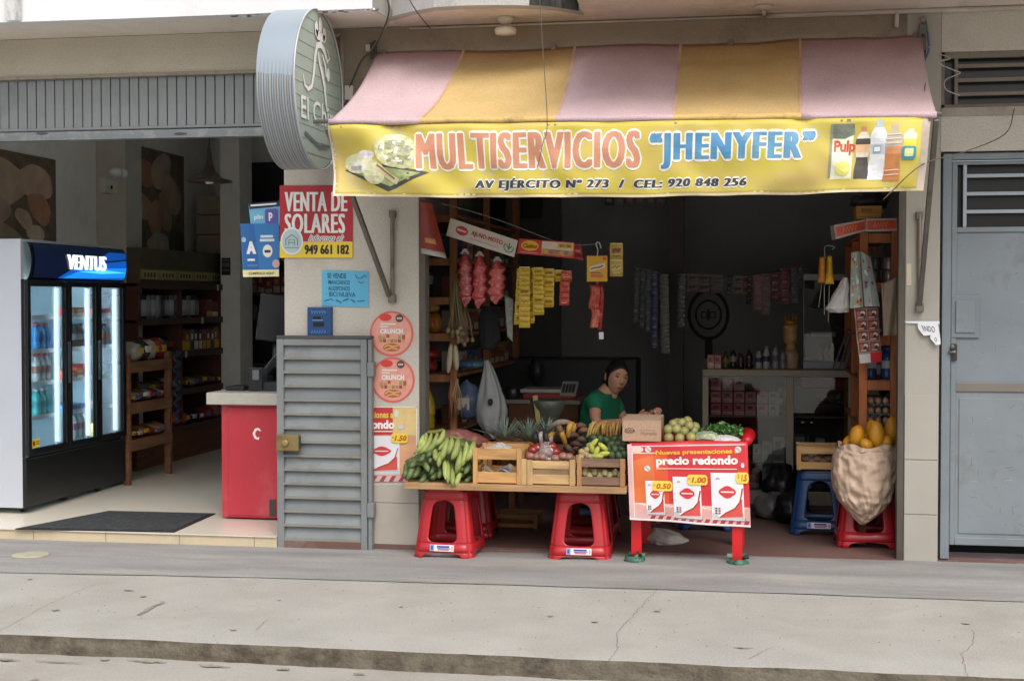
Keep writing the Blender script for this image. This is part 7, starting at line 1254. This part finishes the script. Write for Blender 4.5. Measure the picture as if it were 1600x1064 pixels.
for i, q in enumerate(([P(1303, 352, .36), P(1352, 343, .42), P(1353, 361, .42), P(1306, 374, .36)], [P(1353, 342, .42), P(1401, 341, .42), P(1401, 361, .42), P(1353, 362, .42)])):
    s = Sheet(q, M('a8a09a', rough=.35, var=.1), th=.07); s.rect(.04, .16, .98, .84, M('c4482c', rough=.35, var=.25, scale=20)); s.line([(.25 + .05 * k, .5 + .18 * (-1) ** k) for k in range(10)], .1, M('d98a5a'), 2, 3); tag(s.build('noodle_carton'), ['tilted orange and white carton jutting out from the shelf top', 'level orange and white carton against the door channel'][i], 'carton', 'orange cartons on the orange shelf')
mb = MB(); mb.blob(P(1315, 367, .45), (.06, .06, .025), M('5a3a34', rough=.3), 12, 8, .2); tag(mb.build('clear_wrap'), 'dim brown wrapped packet under the tilted orange carton', 'packet')
# things hanging on the doorway side
yb = thing('yellow_bag_pair', 'pair of yellow snack bags tied with green string left of the orange shelf', 'snack bags', P(1291, 443, .42))
for i, (x0, x1, y0, y1, c_, e) in enumerate(((1278, 1291, 402, 442, 'b5722c', 6), (1289, 1303, 400, 444, 'b8901c', 3))): mb = MB(); mb.grid(lambda u, v: P(x0 + (x1 - x0) * (u * (.5 + .5 * v) + .25 * (1 - v)), y0 + (y1 - y0) * v, .42 - .03 * math.sin(PI * u) * math.sin(PI * v) - .02 * i), 8, 12, M(c_, rough=.3, var=.25, scale=16)); mb.build('bag', yb, solid=.004)
MB().tube(spl([P(1290, 405, .42), P(1288, 390, .42), P(1292, 384, .42), P(1304, 386, .42), P(1300, 390, .42)]), .003, M('6a8a80'), 5).build('string', yb)
mb = MB(); [mb.tube([P(x, 444, .42), P(x + d, 480 + 12 * j, .42)], .0016, M('b5b2aa'), 4) for j, (x, d) in enumerate(((1284, -5), (1288, 0), (1296, -2)))]; mb.build('thread', yb)
film('white_bag', [(1322, 434, .45, .012, .012), (1319, 450, .45, .035, .025), (1312, 470, .45, .06, .04), (1308, 482, .45, .075, .05), (1311, 488, .45, .05, .03), (1311, 489, .45, .01, .01)], 'white frilly plastic bag flaring out beside the toy packets', 'plastic bag', M('c2bfba', rough=.5, var=.12, bump=.6, bscale=30), .018, seed=15)
for i, (q, cols_) in enumerate((([P(1330, 395, .4), P(1343, 393, .4), P(1349, 480, .38), P(1328, 482, .38)], ['7a9a86', 'a83c44', 'c2643c', 'b8a03c']), ([P(1344, 393, .41), P(1360, 402, .41), P(1375, 479, .39), P(1351, 479, .39)], ['8a9a94', '7a3a4a', 'b8708c', '4a5a8a']))):
    s = Sheet(q, M('9aa49e', rough=.2, var=.2, coat=.5), th=.012, nu=4, nv=10, fn=lambda u, v: .012 * math.sin(PI * u) + .005 * math.sin(v * 12)); rg2 = random.Random(i + 3)
    for k in range(26): cu, cv = rg2.uniform(.15, .85), rg2.uniform(.12, .95); s.ell(cu, cv, rg2.uniform(.06, .14), rg2.uniform(.02, .05), M(rg2.choice(cols_ + ['c9c6c0']), rough=.3), 1 + .1 * k, 7)
    s.text('', 0, 0, 1, 1, m_wp) if 0 else None
    tag(s.build('toy_packet'), ['clear packet of green and red toys hung on the shelf post', 'clear packet of pink and blue toys overlapping the shelf'][i], 'toy packet', 'toy packets on the shelf post')
s = Sheet([P(1334, 482, .4), P(1371, 481, .42), P(1378, 565, .4), P(1343, 568, .38)], M('9a7a72', rough=.3, var=.15), th=.006, nu=4, nv=12, fn=lambda u, v: .008 * math.sin(v * 9 + u)); rg2 = random.Random(8)
for r_ in range(4):
    for c in range(2):
        u0, v0 = .05 + .48 * c, .02 + .2 * r_; s.rect(u0, v0, u0 + .44, v0 + .18, M('6a3430', var=.3, scale=20), 1); s.ell(u0 + .3, v0 + .07, .1, .04, M('c9c2bc'), 2, 10); s.ell(u0 + .27, v0 + .1, .07, .03, M('2c2426'), 3, 10); s.ell(u0 + .12, v0 + .08, .08, .05, M('b05a44'), 2, 10); s.rect(u0 + .05, v0 + .14, u0 + .3, v0 + .165, M('c9a88a'), 3)
s.rect(0, .84, .5, 1, M('cfcbc8'), 3); s.rect(.5, .82, 1, 1, M('c01c2c'), 3); tag(s.build('snack_card'), 'long card of small red brown sachets with red and white foot', 'snack card')
mb = MB(); mb.grid(lambda u, v: P(1378 + 24 * u - 2 * v * (1 - u) + 4 * v * (1 - u), 443 - 10 * u + 82 * v + 8 * u * v, .36 + .015 * math.sin(u * 6 + v * 3)), 12, 20, M('a59482', rough=.6, var=.1, bump=.3, bscale=14)); tag(mb.build('cloth_bag', solid=.005), 'pale beige cloth bag hanging flat against the orange shelf', 'cloth bag')
# little table, scale and things behind the pineapples
tbz = zz(625, 850, 1.5); mb = MB(); st_ = thing('scale_table', 'small brown wooden table with pale top holding the scale', 'table', (XA(848, 1.6), 1.7, FL)); x0, x1 = XA(790, 1.5), XA(907, 1.5)
MB().box(x0, x1, 1.5, 2.0, tbz - .03, tbz, M('8a8478', rough=.4)).build('top', st_, bev=.004); MB().box(x0 + .02, x1 - .02, 1.52, 1.98, tbz - .3, tbz - .031, wood('6a4426')).build('drawer_box', st_)
for x, y in ((x0 + .02, 1.52), (x1 - .06, 1.52), (x0 + .02, 1.93), (x1 - .06, 1.93)): MB().box(x, x + .04, y, y + .04, FL, tbz - .3, wood('6a4426')).build('leg', st_)
wsx0, wsx1 = XA(812, 1.55), XA(902, 1.55); ws = thing('kitchen_scale', 'flat white and red electronic shop scale with keypad', 'scale', (XA(857, 1.6), 1.65, tbz))
MB().box(wsx0 + .02, wsx1 - .02, 1.56, 1.84, tbz + .001, tbz + .045, M('9a3430', rough=.4)).build('housing', ws, bev=.01); MB().box(wsx0, wsx1 - .12, 1.55, 1.86, tbz + .046, tbz + .075, M('b8b0aa', rough=.3)).build('pan', ws, bev=.008)
mb = MB(); mb.X = Matrix.Translation((wsx1 - .07, 1.62, tbz + .06)) @ Matrix.Rotation(R(28), 4, 'X'); mb.box(-.055, .06, -.07, .1, 0, .02, M('a8a4a0', rough=.4)); [mb.box(-.045 + .024 * i, -.027 + .024 * i, -.055 + .024 * j, -.037 + .024 * j, .02, .024, M('3a3c40')) for i in range(4) for j in range(5)]; mb.build('keypad', ws)
p = P(799, 622, 1.56); tag(MB().lathe([(.05, 0), (.055, .01), (.055, .07), (.045, .085), (.02, .09)], (p.x, 1.6, tbz + .001), M('3a3d40', rough=.3, metal=.5), 16).build('cooking_pot'), 'small dark lidded pot beside the scale', 'pot')
mb = MB(); c_ = P(856, 664, .75); mb.lathe([(.01, -.1), (.05, 0), (.1, .1), (.12, .16), (.11, .17), (.02, .05)], c_, M('5a6054', rough=.35, var=.25, bump=.4), 14); mb.bar(P(836, 618, .68), P(842, 662, .66), .03, .01, M('a89a58')); tag(mb.build('wrapped_cone'), 'green grey cellophane cone with a yellow ribbon behind the pineapples', 'wrapped bouquet')
chx = P(838, 580, 2.4); mb = MB(); mb.blob(chx, (.06, .06, .1), M('232830', rough=.5), 14, 10, .1); mb.tube([chx, (chx.x, chx.y, FL)], .02, M('232830')); tag(mb.build('fan_stand'), 'dark blue rounded fan on a stand in the dim back room', 'fan')
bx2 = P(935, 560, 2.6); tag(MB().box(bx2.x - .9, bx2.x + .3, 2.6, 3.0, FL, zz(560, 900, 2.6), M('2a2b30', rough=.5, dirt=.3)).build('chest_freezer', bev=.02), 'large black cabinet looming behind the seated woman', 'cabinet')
# ================================================================== THE WOMAN
def ev_mesh(o):
    dg = bpy.context.evaluated_depsgraph_get(); dg.update(); me = bpy.data.meshes.new_from_object(o.evaluated_get(dg)); bpy.data.objects.remove(o); return me
def skin(nodes, edges, sub=2, root=0):
    me = bpy.data.meshes.new('sk'); me.from_pydata([tuple(n[0]) for n in nodes], edges, []); o = bpy.data.objects.new('sk', me); COL.objects.link(o); m_ = o.modifiers.new('s', 'SKIN'); m_.use_smooth_shade = True
    for i, n in enumerate(nodes): r = n[1]; me.skin_vertices[0].data[i].radius = r if isinstance(r, tuple) else (r, r); me.skin_vertices[0].data[i].use_root = i == root
    q = o.modifiers.new('ss', 'SUBSURF'); q.levels = sub; q.render_levels = sub; return ev_mesh(o)
WY = 1.12
W3 = lambda px, y, Y: P(px, y, Y)
pel = W3(924, 722, 1.25); ch = W3(931, 668, 1.24); up = W3(942, 626, 1.23); nk = W3(950, 608, 1.22); hc_ = W3(963, 590, 1.19)
shR = W3(929, 626, 1.06); elR = W3(931, 664, .98); wrR = W3(984, 659, .93); haR = W3(1003, 649, .95)
shL = W3(958, 630, 1.4); elL = W3(985, 672, 1.38); wrL = W3(1008, 657, 1.12); haL = W3(1022, 643, 1.05)
kR = W3(1005, 716, 1.02); kL = W3(1008, 714, 1.35); aR_ = Vector((kR.x - .03, 1.0, FL + .09)); aL_ = Vector((kL.x - .02, 1.38, FL + .09)); tR = aR_ + Vector((.16, -.03, -.05)); tL = aL_ + Vector((.16, -.03, -.05))
N_ = [(pel, (.14, .12)), (ch, (.125, .10)), (up, (.10, .085)), (nk, (.052, .055)), (hc_ + Vector((-.005, .01, -.03)), (.045, .05)),
      (shR, .052), (elR, .040), (wrR, .026), (haR, (.032, .018)), (shL, .05), (elL, .038), (wrL, .026), (haL, (.032, .018)),
      (pel + Vector((.04, -.1, -.02)), .085), (kR, .06), (aR_, .038), (tR, (.035, .03)), (pel + Vector((.04, .1, -.02)), .085), (kL, .06), (aL_, .038), (tL, (.035, .03))]
E_ = [(0, 1), (1, 2), (2, 3), (3, 4), (2, 5), (5, 6), (6, 7), (7, 8), (2, 9), (9, 10), (10, 11), (11, 12), (0, 13), (13, 14), (14, 15), (15, 16), (0, 17), (17, 18), (18, 19), (19, 20)]
body_me = skin(N_, E_)
# head, modelled facing -Y, then turned towards the street
def gs(x, s_): return math.exp(-(x / s_) ** 2)
def headf(d):
    x, y, z = d; f = max(0, -y); rx, ry_, rz = .074, .094, .116
    px_ = x * rx; py_ = y * ry_; pz_ = z * rz
    if z < 0: px_ *= 1 - .34 * (-z) ** 1.4; py_ *= (1 - .12 * (-z) ** 1.5) if y < 0 else (1 - .45 * (-z) ** 1.2)
    zz_ = pz_
    if f > 0:
        fr = f ** 1.2
        py_ -= fr * (.030 * gs(px_, .011) * gs(zz_ + .022, .014) + .016 * gs(px_, .008) * gs(zz_ - .002, .022))       # nose
        py_ += fr * .010 * (gs(px_ - .031, .016) + gs(px_ + .031, .016)) * gs(zz_ - .012, .012)                            # sockets
        py_ -= fr * .005 * gs(zz_ - .032, .010) * gs(px_, .05); py_ -= fr * .006 * (gs(px_ - .04, .018) + gs(px_ + .04, .018)) * gs(zz_ + .022, .02)
        py_ -= fr * (.008 * gs(px_, .022) * gs(zz_ + .053, .007) + .009 * gs(px_, .02) * gs(zz_ + .067, .007)); py_ += fr * .004 * gs(px_, .024) * gs(zz_ + .060, .003)
        py_ -= fr * .010 * gs(px_, .02) * gs(zz_ + .095, .014)
    return Vector((px_, py_, pz_))
yawH = R(30); HR = Matrix.Rotation(yawH, 3, 'Z') @ Matrix.Rotation(R(9), 3, 'Y') @ Matrix.Rotation(R(4), 3, 'X')
HT = lambda v: hc_ + HR @ Vector(v)
def sph(fn, seg, rings, mat, mb):
    vs = []; fs = []
    for j in range(rings + 1):
        th = PI * j / rings
        for i in range(seg): ph = 2 * PI * i / seg; vs.append(HT(fn((math.sin(th) * math.cos(ph), math.sin(th) * math.sin(ph), math.cos(th)))))
    for j in range(rings):
        for i in range(seg): i2 = (i + 1) % seg; fs.append((j * seg + i, (j + 1) * seg + i, (j + 1) * seg + i2, j * seg + i2))
    mb.add(vs, fs, mat, True)
m_skin = M('d6a084', rough=.55, var=.1, scale=26, bump=.12, bscale=120, sub=.12, spec=.35)
mb = MB(); sph(headf, 64, 48, m_skin, mb)
for sx in (-1, 1):      # ears
    e = MB(); mb.blob(HT((sx * .074, .012, -.002)), (.010, .018, .029), m_skin, 12, 10, rot=HR)
mb.tube([HT((0, .02, -.05)), HT((-.005, .03, -.12)), nk + Vector((0, 0, -.02))], [.05, .048, .055], m_skin, 14)
def hand(w_, h_, nrm, curl, thumb):      # fingers closed loosely over each other
    fw__ = (h_ - w_).normalized(); side = fw__.cross(nrm).normalized(); L = [.062, .070, .066, .052]
    mb.blob(h_ , (.040, .036, .018), m_skin, 14, 10, rot=Matrix((fw__, side, nrm)).transposed())
    for i in range(4):
        o_ = h_ + fw__ * .022 + side * (-.026 + .0175 * i); a = 0; pts = [o_]; 
        for s_ in range(3): a += curl * (1 + .12 * i); o_ = o_ + (fw__ * math.cos(a) - nrm * math.sin(a)) * L[i] * [.48, .3, .24][s_]; pts.append(o_)
        mb.tube(pts, [.0085, .0082, .0075, .0055], m_skin, 8)
    o_ = h_ - fw__ * .01 + side * thumb * -.03; d = (fw__ * .75 - side * thumb * .6).normalized(); mb.tube([o_, o_ + d * .03, o_ + (d + fw__ * .4).normalized() * .055], [.011, .0095, .007], m_skin, 8)
hand(wrR, haR, Vector((0, -.35, .95)).normalized(), .45, 1); hand(wrL, haL, Vector((-.1, -.3, .95)).normalized(), .6, -1)
off = len(mb.v); mb.v += [v.co.copy() for v in body_me.vertices]; mb.f += [[off + i for i in p.vertices] for p in body_me.polygons]; mb.m += [0] * len(body_me.polygons); mb.sm += [True] * len(body_me.polygons)
tmp = mb.build('person', origin=(pel.x, pel.y, FL)); rm = tmp.modifiers.new('r', 'REMESH'); rm.mode = 'VOXEL'; rm.voxel_size = .0045; rm.use_smooth_shade = True; sm_ = tmp.modifiers.new('sm', 'SMOOTH'); sm_.factor = .5; sm_.iterations = 2
dg = bpy.context.evaluated_depsgraph_get(); dg.update(); pme = bpy.data.meshes.new_from_object(tmp.evaluated_get(dg)); tmp.modifiers.clear(); tmp.data = pme; person = tmp
if not pme.materials: pme.materials.append(m_skin)
for p in pme.polygons: p.use_smooth = True; p.material_index = 0
tag(person, 'dark-haired woman in a green T-shirt seated behind the stall, looking out', 'person')
# features
eyew = M('a89c92', rough=.25); iris = M('1c120e', rough=.15)
for sx in (-1, 1): mb = MB(); mb.blob(HT((sx * .031, -.0775, .010)), (.0130, .0095, .0052), eyew, 12, 8, rot=HR); mb.blob(HT((sx * .031 + .0015, -.0868, .010)), (.0056, .0022, .0050), iris, 12, 8, rot=HR); mb.build('eye', person)
hairm = M('1a1413', rough=.42, var=.4, scale=30, stretch=(6, 1, 1), spec=.5, bump=.8, bscale=30)
for sx in (-1, 1):
    mb = MB(); mb.tube([HT((sx * .014, -.0915, .030)), HT((sx * .028, -.091, .036)), HT((sx * .046, -.079, .031))], [.002, .0032, .0014], hairm, 6); mb.tube([HT((sx * .0175, -.0855, .0145)), HT((sx * .031, -.0885, .0185)), HT((sx * .046, -.078, .013))], [.0012, .0016, .001], hairm, 5); mb.build('eyebrow', person)
mb = MB(); lipm = M('8a4238', rough=.4)
mb.tube([HT((-.022, -.0915, -.058)), HT((-.007, -.1015, -.0545)), HT((0, -.102, -.056)), HT((.007, -.1015, -.0545)), HT((.022, -.0915, -.058))], [.001, .0038, .0035, .0038, .001], lipm, 6); mb.tube([HT((-.019, -.0905, -.061)), HT((0, -.102, -.0655)), HT((.019, -.0905, -.061))], [.001, .0052, .001], lipm, 6)
for sx in (-1, 1): mb.blob(HT((sx * .0065, -.1075, -.0335)), (.003, .003, .002), M('3a1c16'), 6, 4)
mb.build('lips', person)
mb = MB()
def hairf(d):
    x, y, z = d; h = headf(d); k = 1.09 + .02 * mnoise.noise(Vector(d) * 6)
    k = 1.06 + .07 * max(0, y) + .03 * max(0, z) + .012 * mnoise.noise(Vector(d) * 9)      # hair pulled back: thin over the brow, fuller behind
    line = (.56 - .5 * x * x) if y < -.42 else (.56 - .5 * x * x - 2.6 * (y + .42))       # hairline falls from the temple to behind the ear
    t = (z - max(line, -.75)) / .10; t = max(0, min(1, t)); k = .93 + (k - .93) * t
    return h * k
sph(hairf, 96, 72, hairm, mb); mb.blob(HT((0, .115, .02)), (.035, .04, .04), hairm, 14, 10, .1); mb.tube([HT((0, .13, .01)), HT((-.01, .15, -.05)), HT((0, .14, -.12))], [.022, .026, .008], hairm, 10)
rh = random.Random(3)
for i in range(70):     # loose strands drawn back from the brow to the knot
    x = rh.uniform(-.85, .85); a0 = Vector(hairf((x, -.42 + .1 * rh.random(), .86))) if abs(x) < .3 else Vector(hairf(Vector((x, -.2, .75)).normalized())); pts = []
    for k in range(6): t = k / 5; d = Vector((x * (1 - .75 * t), -.45 + 1.35 * t, .95 - .55 * t * t)).normalized(); pts.append(HT(Vector(hairf(d)) * (1.012 + .02 * rh.random())))
    mb.tube(pts, .0011, hairm, 4)
mb.build('hair', person)
# T-shirt: own skin a little outside the body
g_m = M('1a7654', rough=.85, var=.12, scale=8, bump=1.0, bscale=9)
slR = shR.lerp(elR, .55); slL = shL.lerp(elL, .5)
sh_me = skin([(pel + Vector((0, 0, -.03)), (.155, .145)), (ch, (.148, .125)), (up, (.118, .1)), (nk + Vector((-.006, 0, -.028)), (.066, .066)), (shR, .068), (slR, .062), (shL, .066), (slL, .06)], [(0, 1), (1, 2), (2, 3), (2, 4), (4, 5), (2, 6), (6, 7)])
mb = MB(); mb.v = [v.co.copy() for v in sh_me.vertices]; mb.f = [list(p.vertices) for p in sh_me.polygons]; mb.mi(g_m); mb.m = [0] * len(mb.f); mb.sm = [True] * len(mb.f); mb.build('t_shirt', person)
pn_me = skin([(pel + Vector((0, 0, -.05)), (.16, .135)), (pel + Vector((.06, -.1, -.03)), .095), (kR, .072), (aR_ + Vector((0, 0, .03)), .055), (pel + Vector((.06, .1, -.03)), .095), (kL, .072), (aL_ + Vector((0, 0, .03)), .055)], [(0, 1), (1, 2), (2, 3), (0, 4), (4, 5), (5, 6)])
mb = MB(); mb.v = [v.co.copy() for v in pn_me.vertices]; mb.f = [list(p.vertices) for p in pn_me.polygons]; mb.mi(M('1f2430', rough=.9)); mb.m = [0] * len(mb.f); mb.sm = [True] * len(mb.f); mb.build('trousers', person)
stool('2c3a52', 'dark stool carrying the seated woman', (pel.x, pel.y, FL), 0, sticker=False)
